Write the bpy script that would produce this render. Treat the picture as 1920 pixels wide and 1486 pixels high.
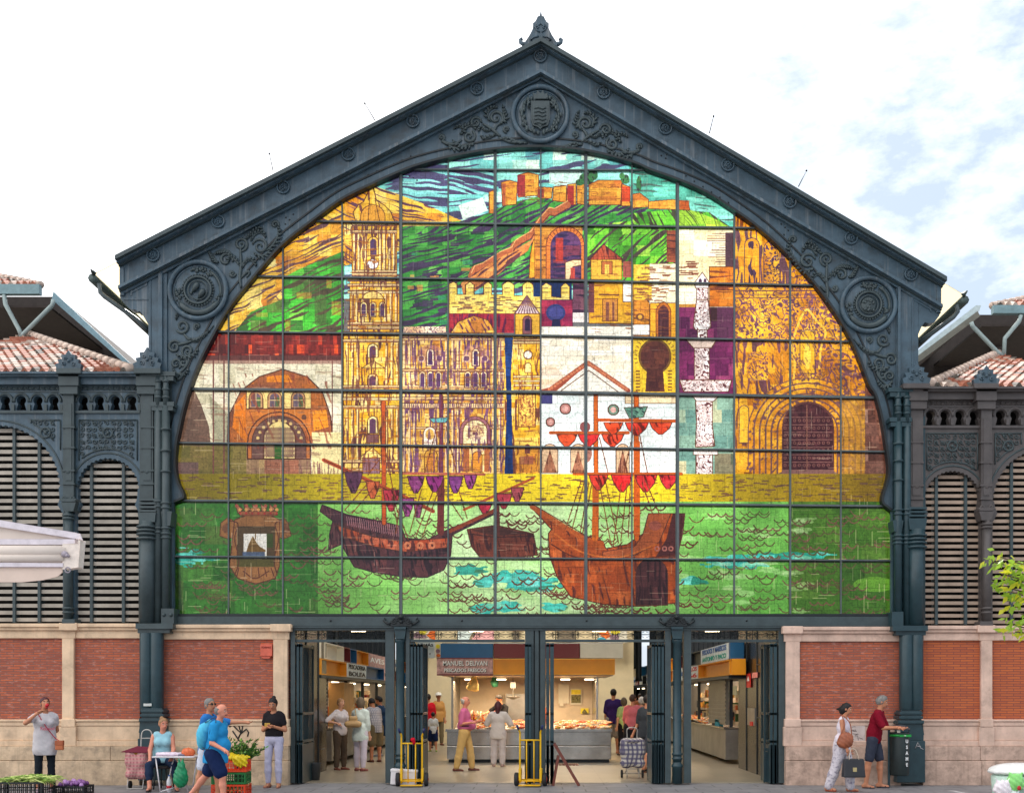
import bpy, bmesh, math, random
import numpy as np
from mathutils import Vector, Matrix, noise
from mathutils.geometry import tessellate_polygon
random.seed(7)
for o in list(bpy.data.objects): bpy.data.objects.remove(o)
scene = bpy.context.scene
# ------------------------------------------------------------------ camera, sky, sun, exposure
EYE, DIST = 1.67, 20.0
cam_d = bpy.data.cameras.new("camera"); cam = bpy.data.objects.new("camera", cam_d); scene.collection.objects.link(cam)
cam.location = (0, -DIST, EYE); cam.rotation_euler = (math.radians(90), 0, 0)
cam_d.sensor_width = 36; cam_d.sensor_fit = 'HORIZONTAL'; cam_d.lens = 36*DIST/19.2
cam_d.shift_x = (960-1013)/1920; cam_d.shift_y = (1303-743)/1920
cam_d.clip_start = 0.1; cam_d.clip_end = 600
scene.camera = cam
SUN_EL, SUN_AZ = math.radians(45), math.radians(-4)      # sun stands behind the hall, a little to the left
scene.view_settings.view_transform = 'Standard'; scene.view_settings.look = 'None'; scene.view_settings.exposure = 0.64; scene.view_settings.gamma = 1
W = bpy.data.worlds.new("World"); scene.world = W; W.use_nodes = True
nt = W.node_tree; nt.nodes.clear(); N = nt.nodes.new; K = nt.links.new
out = N('ShaderNodeOutputWorld'); bg = N('ShaderNodeBackground'); sky = N('ShaderNodeTexSky'); sky.sky_type = 'NISHITA'; sky.sun_disc = False
sky.sun_elevation = SUN_EL; sky.sun_rotation = SUN_AZ; sky.air_density = 1.2; sky.dust_density = 1.5
tc = N('ShaderNodeTexCoord'); sep = N('ShaderNodeSeparateXYZ'); K(tc.outputs['Generated'], sep.inputs[0])
mp = N('ShaderNodeMapping'); mp.inputs['Scale'].default_value = (1.6, 1.6, 3.2); mp.inputs['Rotation'].default_value = (0, .35, .2); K(tc.outputs['Generated'], mp.inputs[0])
n1 = N('ShaderNodeTexNoise'); n1.inputs['Scale'].default_value = 2.4; n1.inputs['Detail'].default_value = 9; n1.inputs['Roughness'].default_value = .62; K(mp.outputs[0], n1.inputs['Vector'])
n2 = N('ShaderNodeTexNoise'); n2.inputs['Scale'].default_value = 11; n2.inputs['Detail'].default_value = 6; n2.inputs['Roughness'].default_value = .6; K(mp.outputs[0], n2.inputs['Vector'])
def M2(op, a, b):
    m = N('ShaderNodeMath'); m.operation = op
    for i, v in enumerate((a, b)):
        if isinstance(v, (int, float)): m.inputs[i].default_value = v
        else: K(v, m.inputs[i])
    return m.outputs[0]
s1 = M2('ADD', M2('MULTIPLY', n1.outputs['Fac'], 1.25), M2('MULTIPLY', n2.outputs['Fac'], .9))
s2 = M2('ADD', s1, M2('MULTIPLY', sep.outputs['X'], -.80))
s3 = M2('ADD', s2, M2('SUBTRACT', M2('MULTIPLY', sep.outputs['Z'], 1.0), .78))
rp = N('ShaderNodeValToRGB'); rp.color_ramp.elements[0].position = .30; rp.color_ramp.elements[0].color = (.10, .10, .10, 1); rp.color_ramp.elements[1].position = 1.08; rp.color_ramp.elements[1].color = (1, 1, 1, 1); K(s3, rp.inputs[0])
sc_ = N('ShaderNodeVectorMath'); sc_.operation = 'SCALE'; sc_.inputs['Scale'].default_value = .05; K(sky.outputs[0], sc_.inputs[0])
# thin veil over the blue, then cloud
ml = N('ShaderNodeMix'); ml.data_type = 'RGBA'; ml.inputs['Factor'].default_value = .7; K(sc_.outputs[0], ml.inputs['A']); ml.inputs['B'].default_value = (.38, .50, .66, 1)
mx = N('ShaderNodeMix'); mx.data_type = 'RGBA'; K(rp.outputs[0], mx.inputs['Factor']); K(ml.outputs['Result'], mx.inputs['A']); mx.inputs['B'].default_value = (1.38, 1.38, 1.40, 1)
K(mx.outputs['Result'], bg.inputs[0]); bg.inputs[1].default_value = 1.0; K(bg.outputs[0], out.inputs[0])
sun_d = bpy.data.lights.new("sun", 'SUN'); sun = bpy.data.objects.new("sun", sun_d); scene.collection.objects.link(sun)
sun_d.energy = 3.15; sun_d.angle = math.radians(.5); sun_d.color = (1, .97, .93)
to_sun = Vector((math.sin(SUN_AZ)*math.cos(SUN_EL), math.cos(SUN_AZ)*math.cos(SUN_EL), math.sin(SUN_EL)))
sun.rotation_euler = to_sun.to_track_quat('Z', 'Y').to_euler(); sun.location = (0, 20, 30)
try:
    scene.cycles.max_bounces = 8; scene.cycles.diffuse_bounces = 4; scene.cycles.sample_clamp_indirect = 6; scene.cycles.use_denoising = True
    scene.cycles.use_adaptive_sampling = True; scene.cycles.adaptive_threshold = .015; scene.cycles.caustics_reflective = False; scene.cycles.caustics_refractive = False
except Exception: pass

# ------------------------------------------------------------------ from a measured drawing of the front (cm) to metres
def S(Y): return (DIST+Y)/DIST
def X(px, Y=0): return (px-1013)/100*S(Y)
def Z(py, Y=0): return EYE+(1303-py)/100*S(Y)
def P(px, py, Y=0): return Vector((X(px, Y), Y, Z(py, Y)))
def Yat(px, x): return DIST*(x/((px-1013)/100))-DIST
COL = scene.collection
def link(o, parent=None):
    COL.objects.link(o)
    if parent is not None: o.parent = parent
    return o
def tag(o, label=None, cat=None, group=None, kind=None):
    if label: o['label'] = label
    if cat: o['category'] = cat
    if group: o['group'] = group
    if kind: o['kind'] = kind
    return o
def thing(name, label, cat, loc=(0, 0, 0), group=None, rz=0):
    o = bpy.data.objects.new(name, None); o.empty_display_size = .1; o.location = loc; o.rotation_euler[2] = rz
    return tag(link(o), label, cat, group)

class MB:
    """collects shapes for one mesh; every face carries the slot that is current"""
    def __init__(s): s.v = []; s.f = []; s.m = []; s.sm = []; s.slot = 0; s.uv = None
    def add(s, vs, fs, smooth=False):
        b = len(s.v); s.v += [tuple(v) for v in vs]
        for f in fs: s.f.append(tuple(b+i for i in f)); s.m.append(s.slot); s.sm.append(smooth)
    def box(s, x0, y0, z0, x1, y1, z1):
        x0, x1 = sorted((x0, x1)); y0, y1 = sorted((y0, y1)); z0, z1 = sorted((z0, z1))
        s.add([(x0, y0, z0), (x1, y0, z0), (x1, y1, z0), (x0, y1, z0), (x0, y0, z1), (x1, y0, z1), (x1, y1, z1), (x0, y1, z1)],
              [(0, 3, 2, 1), (4, 5, 6, 7), (0, 1, 5, 4), (1, 2, 6, 5), (2, 3, 7, 6), (3, 0, 4, 7)]); return s
    def pbox(s, px0, py0, px1, py1, y0, y1):      # box whose front face (at depth y0) covers the drawn rectangle
        return s.box(X(px0, y0), y0, Z(py1, y0), X(px1, y0), y1, Z(py0, y0))
    def prism(s, pts, y0, y1, holes=()):           # pts: (x, z) outline in metres, front at y0, back at y1
        loops = [list(pts)]+[list(h) for h in holes]
        flat_ = [p for L in loops for p in L]; n = len(flat_)
        tris = tessellate_polygon([[Vector((p[0], p[1], 0)) for p in L] for L in loops])
        vs = [(p[0], y0, p[1]) for p in flat_]+[(p[0], y1, p[1]) for p in flat_]; fs = []
        for t in tris:
            a, b, c = [Vector(flat_[i]) for i in t]
            if (b-a).cross(c-a) < 0: t = (t[0], t[2], t[1])
            fs.append(tuple(t)); fs.append((t[0]+n, t[2]+n, t[1]+n))
        o = 0
        for li, L in enumerate(loops):
            ar = sum(L[i][0]*L[(i+1) % len(L)][1]-L[(i+1) % len(L)][0]*L[i][1] for i in range(len(L)))
            for i in range(len(L)):
                a, b = o+i, o+(i+1) % len(L); q = (a, a+n, b+n, b)
                if (ar > 0) != (li > 0): q = q[::-1]
                fs.append(q)
            o += len(L)
        s.add(vs, fs); return s
    def plate(s, ppts, y0, y1, holes=()):
        return s.prism([(X(a, y0), Z(b, y0)) for a, b in ppts], y0, y1, [[(X(a, y0), Z(b, y0)) for a, b in h] for h in holes])
    def tube(s, pts, r, n=8, caps=True, smooth=True, flat_y=1.0):
        pts = [Vector(p) for p in pts]; R = r if isinstance(r, (list, tuple)) else [r]*len(pts); rings = []; up = None
        for i, p in enumerate(pts):
            d = (pts[min(i+1, len(pts)-1)]-pts[max(i-1, 0)])
            if d.length < 1e-7: d = Vector((0, 0, 1))
            d.normalize()
            if up is None: up = Vector((0, 0, 1)) if abs(d.z) < .9 else Vector((1, 0, 0))
            a = d.cross(up)
            if a.length < 1e-4: a = d.cross(Vector((.3, 1, .2)))
            a.normalize(); b = a.cross(d).normalized(); up = b
            rg = []
            for k in range(n):
                q = (a*math.cos(2*math.pi*k/n)+b*math.sin(2*math.pi*k/n))*R[i]; q.y *= flat_y; rg.append(p+q)
            rings.append(rg)
        vs = [v for rg in rings for v in rg]; fs = []
        for i in range(len(pts)-1):
            for k in range(n): fs.append((i*n+k, i*n+(k+1) % n, (i+1)*n+(k+1) % n, (i+1)*n+k))
        if caps: fs.append(tuple(range(n))[::-1]); fs.append(tuple((len(pts)-1)*n+k for k in range(n)))
        s.add(vs, fs, smooth); return s
    def lathe(s, prof, c=(0, 0, 0), n=16, ax='z', smooth=True):
        vs = []; m = len(prof)
        for r, h in prof:
            for k in range(n):
                a, b = r*math.cos(2*math.pi*k/n), r*math.sin(2*math.pi*k/n)
                v = (a, b, h) if ax == 'z' else ((a, h, b) if ax == 'y' else (h, a, b))
                vs.append((c[0]+v[0], c[1]+v[1], c[2]+v[2]))
        fs = [(i*n+k, i*n+(k+1) % n, (i+1)*n+(k+1) % n, (i+1)*n+k) for i in range(m-1) for k in range(n)]
        fs.append(tuple(range(n))[::-1]); fs.append(tuple((m-1)*n+k for k in range(n)))
        if ax == 'y': fs = [f[::-1] for f in fs]
        s.add(vs, fs, smooth); return s
    def ball(s, c, r, n=10, m=7):
        rx, ry, rz = r if isinstance(r, (tuple, list)) else (r, r, r); vs = []; 
        for i in range(m+1):
            t = math.pi*i/m
            for k in range(n): vs.append((c[0]+rx*math.sin(t)*math.cos(2*math.pi*k/n), c[1]+ry*math.sin(t)*math.sin(2*math.pi*k/n), c[2]-rz*math.cos(t)))
        s.add(vs, [(i*n+k, i*n+(k+1) % n, (i+1)*n+(k+1) % n, (i+1)*n+k) for i in range(m) for k in range(n)], True); return s
    def quad(s, a, b, c, d): s.add([a, b, c, d], [(0, 1, 2, 3)]); return s
    def build(s, name, mats, parent=None, bevel=0):
        me = bpy.data.meshes.new(name); me.from_pydata(s.v, [], s.f)
        for m in (mats if isinstance(mats, (list, tuple)) else [mats]): me.materials.append(m)
        me.polygons.foreach_set('material_index', s.m); me.polygons.foreach_set('use_smooth', s.sm)
        me.validate(); me.update(); o = bpy.data.objects.new(name, me); link(o, parent)
        if bevel:
            b = o.modifiers.new('bevel', 'BEVEL'); b.width = bevel; b.segments = 2; b.limit_method = 'ANGLE'; b.angle_limit = math.radians(40)
        return o
def copy_tree(o, parent=None):
    c = o.copy(); link(c); c.parent = parent
    for ch in [q for q in bpy.data.objects if q.parent is o]: copy_tree(ch, c)
    return c

# ------------------------------------------------------------------ materials
def lin(r, g=None, b=None):
    if g is None: r, g, b = r
    f = lambda v: (v/255/12.92 if v/255 <= .04045 else ((v/255+.055)/1.055)**2.4)
    return (f(r), f(g), f(b), 1)
MATS = {}
def mat(name, col, rough=.7, metal=0, var=.12, scale=8.0, bump=0, streaks=0, streak_col=None, spec=.4, sheen=0, dirt=None, stretch=(1, 1, 1), coat=0):
    if name in MATS: return MATS[name]
    m = bpy.data.materials.new(name); m.use_nodes = True; nt = m.node_tree; n = nt.nodes; L = nt.links.new; b = n['Principled BSDF']
    b.inputs['Roughness'].default_value = rough; b.inputs['Metallic'].default_value = metal; b.inputs['Specular IOR Level'].default_value = spec
    if coat: b.inputs['Coat Weight'].default_value = coat
    tc = n.new('ShaderNodeTexCoord'); mp = n.new('ShaderNodeMapping'); mp.inputs['Scale'].default_value = stretch; L(tc.outputs['Object'], mp.inputs[0])
    nz = n.new('ShaderNodeTexNoise'); nz.inputs['Scale'].default_value = scale; nz.inputs['Detail'].default_value = 6; nz.inputs['Roughness'].default_value = .65; L(mp.outputs[0], nz.inputs['Vector'])
    c = tuple(col[:3]); lo = tuple(v*(1-var*1.6) for v in c)+(1,); hi = tuple(min(1, v*(1+var*1.4)) for v in c)+(1,)
    rp = n.new('ShaderNodeValToRGB'); rp.color_ramp.elements[0].position = .3; rp.color_ramp.elements[1].position = .7; rp.color_ramp.elements[0].color = lo; rp.color_ramp.elements[1].color = hi; L(nz.outputs['Fac'], rp.inputs[0]); cur = rp.outputs[0]
    if dirt:
        nd = n.new('ShaderNodeTexNoise'); nd.inputs['Scale'].default_value = dirt[1]; nd.inputs['Detail'].default_value = 8; nd.inputs['Roughness'].default_value = .7; L(mp.outputs[0], nd.inputs['Vector'])
        r2 = n.new('ShaderNodeValToRGB'); r2.color_ramp.elements[0].position = dirt[2]; r2.color_ramp.elements[1].position = dirt[2]+.16; L(nd.outputs['Fac'], r2.inputs[0])
        x = n.new('ShaderNodeMix'); x.data_type = 'RGBA'; mm = n.new('ShaderNodeMath'); mm.operation = 'MULTIPLY'; mm.inputs[1].default_value = dirt[3]; L(r2.outputs[0], mm.inputs[0]); L(mm.outputs[0], x.inputs['Factor']); L(cur, x.inputs['A']); x.inputs['B'].default_value = dirt[0]; cur = x.outputs['Result']
    if streaks:
        m2 = n.new('ShaderNodeMapping'); m2.inputs['Scale'].default_value = (9, 9, .35); L(tc.outputs['Object'], m2.inputs[0]); ns = n.new('ShaderNodeTexNoise'); ns.inputs['Scale'].default_value = 2; ns.inputs['Detail'].default_value = 4; L(m2.outputs[0], ns.inputs['Vector'])
        r3 = n.new('ShaderNodeValToRGB'); r3.color_ramp.elements[0].position = .55; r3.color_ramp.elements[1].position = .8; L(ns.outputs['Fac'], r3.inputs[0]); x = n.new('ShaderNodeMix'); x.data_type = 'RGBA'
        mm = n.new('ShaderNodeMath'); mm.operation = 'MULTIPLY'; mm.inputs[1].default_value = streaks; L(r3.outputs[0], mm.inputs[0]); L(mm.outputs[0], x.inputs['Factor']); L(cur, x.inputs['A']); x.inputs['B'].default_value = streak_col or (.3, .32, .33, 1); cur = x.outputs['Result']
    L(cur, b.inputs['Base Color'])
    if bump:
        bn = n.new('ShaderNodeTexNoise'); bn.inputs['Scale'].default_value = scale*5; bn.inputs['Detail'].default_value = 6; L(mp.outputs[0], bn.inputs['Vector']); bm = n.new('ShaderNodeBump'); bm.inputs['Strength'].default_value = bump; bm.inputs['Distance'].default_value = .02; L(bn.outputs['Fac'], bm.inputs['Height']); L(bm.outputs[0], b.inputs['Normal'])
    MATS[name] = m; return m
def brick_mat(name, c1, c2, mortar, bw, bh, msize, axes='xz', scuff=None, bump=.3, rough=.85, var2=None, off=.5):
    m = bpy.data.materials.new(name); m.use_nodes = True; nt = m.node_tree; n = nt.nodes; L = nt.links.new; b = n['Principled BSDF']; b.inputs['Roughness'].default_value = rough
    tc = n.new('ShaderNodeTexCoord'); sp = n.new('ShaderNodeSeparateXYZ'); L(tc.outputs['Object'], sp.inputs[0]); cb = n.new('ShaderNodeCombineXYZ'); L(sp.outputs[axes[0].upper()], cb.inputs[0]); L(sp.outputs[axes[1].upper()], cb.inputs[1])
    br = n.new('ShaderNodeTexBrick'); br.inputs['Scale'].default_value = 1; br.inputs['Brick Width'].default_value = bw; br.inputs['Row Height'].default_value = bh; br.inputs['Mortar Size'].default_value = msize; br.inputs['Mortar Smooth'].default_value = .2; br.inputs['Bias'].default_value = 0; br.offset = off
    br.inputs['Color1'].default_value = c1; br.inputs['Color2'].default_value = c2; br.inputs['Mortar'].default_value = mortar; L(cb.outputs[0], br.inputs['Vector']); cur = br.outputs['Color']
    for k, (colr, sc, pos, amt) in enumerate(scuff or []):
        mp = n.new('ShaderNodeMapping'); mp.inputs['Scale'].default_value = (1, 1, 3) if axes == 'xz' else (1, 1, 1); mp.inputs['Location'].default_value = (k*3.7, 0, 0); L(tc.outputs['Object'], mp.inputs[0])
        nd = n.new('ShaderNodeTexNoise'); nd.inputs['Scale'].default_value = sc; nd.inputs['Detail'].default_value = 8; nd.inputs['Roughness'].default_value = .72; L(mp.outputs[0], nd.inputs['Vector']); r2 = n.new('ShaderNodeValToRGB'); r2.color_ramp.elements[0].position = pos; r2.color_ramp.elements[1].position = pos+.14; L(nd.outputs['Fac'], r2.inputs[0])
        mm = n.new('ShaderNodeMath'); mm.operation = 'MULTIPLY'; mm.inputs[1].default_value = amt; L(r2.outputs[0], mm.inputs[0]); x = n.new('ShaderNodeMix'); x.data_type = 'RGBA'; L(mm.outputs[0], x.inputs['Factor']); L(cur, x.inputs['A']); x.inputs['B'].default_value = colr; cur = x.outputs['Result']
    L(cur, b.inputs['Base Color']); bm = n.new('ShaderNodeBump'); bm.invert = True; bm.inputs['Strength'].default_value = bump; bm.inputs['Distance'].default_value = .01; L(br.outputs['Fac'], bm.inputs['Height']); L(bm.outputs[0], b.inputs['Normal']); MATS[name] = m; return m
IRON = mat('painted_iron', lin(66, 86, 98), .45, 0, .2, 3, .14, .8, lin(126, 130, 132), dirt=(lin(50, 50, 46), 2.6, .52, .65))
IRON2 = mat('painted_iron_plain', lin(60, 72, 74), .42, 0, .14, 5, .08, dirt=(lin(90, 92, 88), 9, .66, .5))
IRON_TEAL = mat('painted_iron_teal', lin(40, 62, 68), .35, 0, .16, 6, .05, dirt=(lin(26, 40, 44), 3, .55, .6))
IRON_BR = mat('brown_grey_iron', lin(82, 76, 74), .5, 0, .14, 4, .1, dirt=(lin(58, 54, 50), 2.5, .55, .5))
IRON_D = mat('dark_iron', lin(28, 34, 36), .5, 0, .15, 6)
STONE = mat('sandstone', (.74, .53, .35, 1), .85, 0, .16, 2.4, .35, .30, (.34, .24, .16, 1), dirt=((.36, .27, .19, 1), 3.5, .56, .55))
STONE_P = mat('rosy_sandstone', (.66, .46, .36, 1), .85, 0, .16, 2.4, .35, .30, (.34, .22, .18, 1), dirt=((.38, .25, .2, 1), 3.5, .54, .6))
STONE_D = mat('worn_sandstone', (.60, .44, .29, 1), .9, 0, .22, 3.5, .5, .5, (.24, .18, .13, 1), dirt=((.26, .2, .15, 1), 5, .52, .6))
STONE_DP = mat('worn_rosy_sandstone', (.52, .36, .28, 1), .9, 0, .22, 3.5, .5, .5, (.2, .13, .1, 1), dirt=((.24, .17, .13, 1), 5, .50, .65))
BRICK = brick_mat('brick', (.54, .12, .045, 1), (.33, .08, .045, 1), (.20, .09, .07, 1), .25, .046, .009, 'xz', [((.58, .30, .24, 1), 7, .53, .7), ((.2, .07, .05, 1), 2.6, .55, .5), ((.62, .38, .32, 1), 17, .60, .6)])
BRICK_R = brick_mat('brick_clean', (.54, .13, .035, 1), (.42, .095, .035, 1), (.19, .06, .045, 1), .25, .046, .007, 'xz', [((.5, .24, .17, 1), 9, .60, .45), ((.22, .07, .05, 1), 2.6, .57, .5)])
PAVE = brick_mat('pavement_slabs', (.255, .245, .25, 1), (.215, .21, .215, 1), (.09, .085, .085, 1), .8, .5, .014, 'xy', [((.13, .125, .13, 1), 1.4, .47, .6), ((.36, .34, .33, 1), 5, .57, .5), ((.06, .055, .055, 1), 16, .68, .7)], .15, .6)
FLOOR = brick_mat('market_floor', (.36, .31, .23, 1), (.31, .27, .2, 1), (.25, .2, .15, 1), .6, .6, .006, 'xy', [((.26, .2, .15, 1), 1.1, .5, .5), ((.55, .48, .36, 1), 3, .6, .4)], .1, .32, off=0)
STEEL = mat('stainless_steel', (.42, .40, .37, 1), .24, .9, .15, 2, .03, dirt=((.2, .18, .16, 1), 1.2, .5, .4))
STEEL_D = mat('brushed_steel', (.30, .29, .27, 1), .38, .75, .15, 2, .03)
WHITEP = mat('white_paint', (.75, .73, .68, 1), .5, 0, .05, 6)
LOUVRE_L = mat('cream_louvre', (.39, .34, .28, 1), .6, 0, .16, 3, .1); LOUVRE_R = mat('tan_louvre', (.37, .27, .20, 1), .6, 0, .16, 3, .1)
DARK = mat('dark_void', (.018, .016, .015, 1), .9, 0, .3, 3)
CREAM = mat('cream_wall', (.72, .60, .38, 1), .8, 0, .06, 2)
def cloth(name, col, var=.035, scale=14, **k): return mat('cloth_'+name, lin(*col), .85, 0, var, scale, .15, spec=.15, **k)
# ---------------------------------------------------------------- painter for the leaded picture window
GX0, GY0, GX1, GY1, GS = 318, 268, 1682, 1160, 1.5
class Painter:
    def __init__(s, x0, y0, x1, y1, sc, base=(120, 120, 120), seed=3):
        s.x0, s.y0, s.sc = x0, y0, sc
        s.W, s.H = int((x1-x0)*sc), int((y1-y0)*sc)
        s.a = np.zeros((s.H, s.W, 3), np.float32) + np.array(base, np.float32)
        s.rs = np.random.RandomState(seed)
        s.clip = None
    def box(s, x0, y0, x1, y1):
        a = max(0, int((x0-s.x0)*s.sc)); b = max(0, int((y0-s.y0)*s.sc))
        c = min(s.W, int((x1-s.x0)*s.sc)+2); d = min(s.H, int((y1-s.y0)*s.sc)+2)
        if c <= a or d <= b: return None
        X = (np.arange(a, c)+.5)/s.sc+s.x0; Y = (np.arange(b, d)+.5)/s.sc+s.y0
        return slice(b, d), slice(a, c), X[None, :]+0*Y[:, None], Y[:, None]+0*X[None, :]
    def put(s, bx, m, col, al=1.0):
        sl = s.a[bx[0], bx[1]]
        if s.clip is not None: m = m & s.clip[bx[0], bx[1]]
        c = col if isinstance(col, np.ndarray) and col.ndim == 3 else np.array(col, np.float32)[None, None]
        c = np.broadcast_to(c, sl.shape)
        sl[m] = sl[m]*(1-al)+c[m]*al
    def mask(s, pts):
        P = np.array(pts, float); bx = s.box(P[:, 0].min(), P[:, 1].min(), P[:, 0].max(), P[:, 1].max())
        if bx is None: return None, None
        X, Y = bx[2], bx[3]; m = np.zeros(X.shape, bool)
        n = len(P)
        for i in range(n):
            xa, ya = P[i]; xb, yb = P[(i+1) % n]
            if ya == yb: continue
            c = (Y < max(ya, yb)) & (Y >= min(ya, yb))
            m ^= c & (X < (Y-ya)*(xb-xa)/(yb-ya)+xa)
        return bx, m
    def poly(s, pts, col, al=1.0, edge=None, ew=1.4):
        bx, m = s.mask(pts)
        if bx is None: return
        if callable(col): col = col(bx[2], bx[3])
        s.put(bx, m, col, al)
        if edge is not None: s.line(list(pts)+[pts[0]], ew, edge)
    def rect(s, x0, y0, x1, y1, col, al=1.0, edge=None, ew=1.2): s.poly([(x0, y0), (x1, y0), (x1, y1), (x0, y1)], col, al, edge, ew)
    def line(s, pts, w, col, al=1.0):
        for (xa, ya), (xb, yb) in zip(pts[:-1], pts[1:]):
            bx = s.box(min(xa, xb)-w, min(ya, yb)-w, max(xa, xb)+w, max(ya, yb)+w)
            if bx is None: continue
            X, Y = bx[2], bx[3]; dx, dy = xb-xa, yb-ya; L = dx*dx+dy*dy+1e-9
            t = np.clip(((X-xa)*dx+(Y-ya)*dy)/L, 0, 1)
            s.put(bx, (X-xa-t*dx)**2+(Y-ya-t*dy)**2 < (w/2)**2, col, al)
    def ell(s, cx, cy, rx, ry, col, al=1.0, inner=0, a0=None, a1=None):
        bx = s.box(cx-rx, cy-ry, cx+rx, cy+ry)
        if bx is None: return
        d = ((bx[2]-cx)/rx)**2+((bx[3]-cy)/ry)**2
        m = (d < 1) & (d >= inner*inner)
        if callable(col): col = col(bx[2], bx[3])
        s.put(bx, m, col, al)
    def arch(s, x0, x1, y0, yb, col, edge=None, pointed=0, ew=1.4):
        cx = (x0+x1)/2; r = (x1-x0)/2; p = []
        for i in range(13):
            t = math.pi*i/12; k = abs(math.cos(t))
            p.append((cx-r*math.cos(t), y0+r-r*math.sin(t)*(1+pointed*(1-k))))
        p += [(x1, yb), (x0, yb)]
        s.poly(p, col, 1, edge, ew)
    def curve(s, pts, w, col, n=14, al=1.0):
        P = np.array(pts, float); P = np.vstack([2*P[0]-P[1], P, 2*P[-1]-P[-2]]); out = []
        for i in range(1, len(P)-2):
            for k in range(n):
                t = k/n
                out.append(tuple(.5*((2*P[i])+(-P[i-1]+P[i+1])*t+(2*P[i-1]-5*P[i]+4*P[i+1]-P[i+2])*t*t+(-P[i-1]+3*P[i]-3*P[i+1]+P[i+2])*t**3)))
        out.append(tuple(P[-2])); s.line(out, w, col, al)

def vnoise(X, Y, seed=0):
    xi = np.floor(X).astype(np.int64); yi = np.floor(Y).astype(np.int64)
    fx = X-xi; fy = Y-yi; fx = fx*fx*(3-2*fx); fy = fy*fy*(3-2*fy)
    def h(a, b):
        n = (a*374761393+b*668265263+seed*1442695041) & 0xffffffff
        n = ((n ^ (n >> 13))*1274126177) & 0xffffffff
        return ((n ^ (n >> 16)) & 0xffff)/65535.0
    return (h(xi, yi)*(1-fx)+h(xi+1, yi)*fx)*(1-fy)+(h(xi, yi+1)*(1-fx)+h(xi+1, yi+1)*fx)*fy
def mixc(stops, t):
    t = np.clip(t, 0, 1); C = np.array([c for _, c in stops], np.float32); K = [k for k, _ in stops]
    return np.stack([np.interp(t, K, C[:, i]) for i in range(3)], -1).astype(np.float32)
def streak(cols, ang, L=60, W=3.2, dark=(84, 66, 92), thr=.38, seed=1, bend=0.0, cx=0, cy=0, cell=26):
    """brush strokes of `dark` running along ang over glass pieces coloured from `cols`"""
    def f(X, Y):
        t = math.radians(ang)+bend*(X-cx)/100.0
        u = X*np.cos(t)+Y*np.sin(t); v = -X*np.sin(t)+Y*np.cos(t)
        if bend: 
            u = X; v = (Y-cy)*1.0-np.tan(t)*(X-cx)
        w = vnoise(X/23, Y/23, seed+9)*5
        n = vnoise(u/(L*.8), (v+w)/(W*.58), seed); n2 = vnoise(u/(L*.45)+7, (v+w)/(W*.9)+3, seed+5)
        c = mixc(cols, vnoise(np.floor(X/cell+n2*.2)*1.7+.3, np.floor(Y/cell*1.3)*1.3+.7, seed+2)*1.1-.05)
        d = (n*.65+n2*.35) < thr
        c = c*(.9+.2*n2[..., None]); c[d] = np.array(dark, np.float32)*(.85+.3*n2[d][:, None])
        return c
    return f
def scroll(cols, dark, sc=14, thr=.5, seed=5, band=.16):
    """carved stone relief: contour lines of a warped noise"""
    def f(X, Y):
        wx = vnoise(X/sc/1.4, Y/sc/1.4, seed+1)*2.6; wy = vnoise(X/sc/1.4+9, Y/sc/1.4+4, seed+2)*2.6
        n = vnoise(X/sc+wx, Y/sc+wy, seed); m = vnoise(X/sc*2.3+wy, Y/sc*2.3+wx, seed+3)
        k = np.abs(((n*.6+m*.4)*3.2) % 1-.5)*(.6+.9*vnoise(X/sc*3, Y/sc*3, seed+8))
        c = mixc(cols, vnoise(X/31, Y/31, seed+6)*1.2-.1)
        c = c*(.86+.28*m[..., None]); d = k < band; c[d] = np.array(dark, np.float32)*(.9+.3*m[d][:, None])
        return c
    return f
def flat(cols, seed=1, cw=26, ch=17, jit=.06):
    def f(X, Y):
        r = np.floor(Y/ch); o = vnoise(r*3.1, r*1.7, seed)*cw
        q = np.floor((X+o)/cw); t = vnoise(q*2.17+.5, r*3.3+.5, seed+3)
        c = mixc(cols, t*1.2-.1); return c*(1-jit+2*jit*vnoise(X/5, Y/5, seed)[..., None])
    return f

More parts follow.
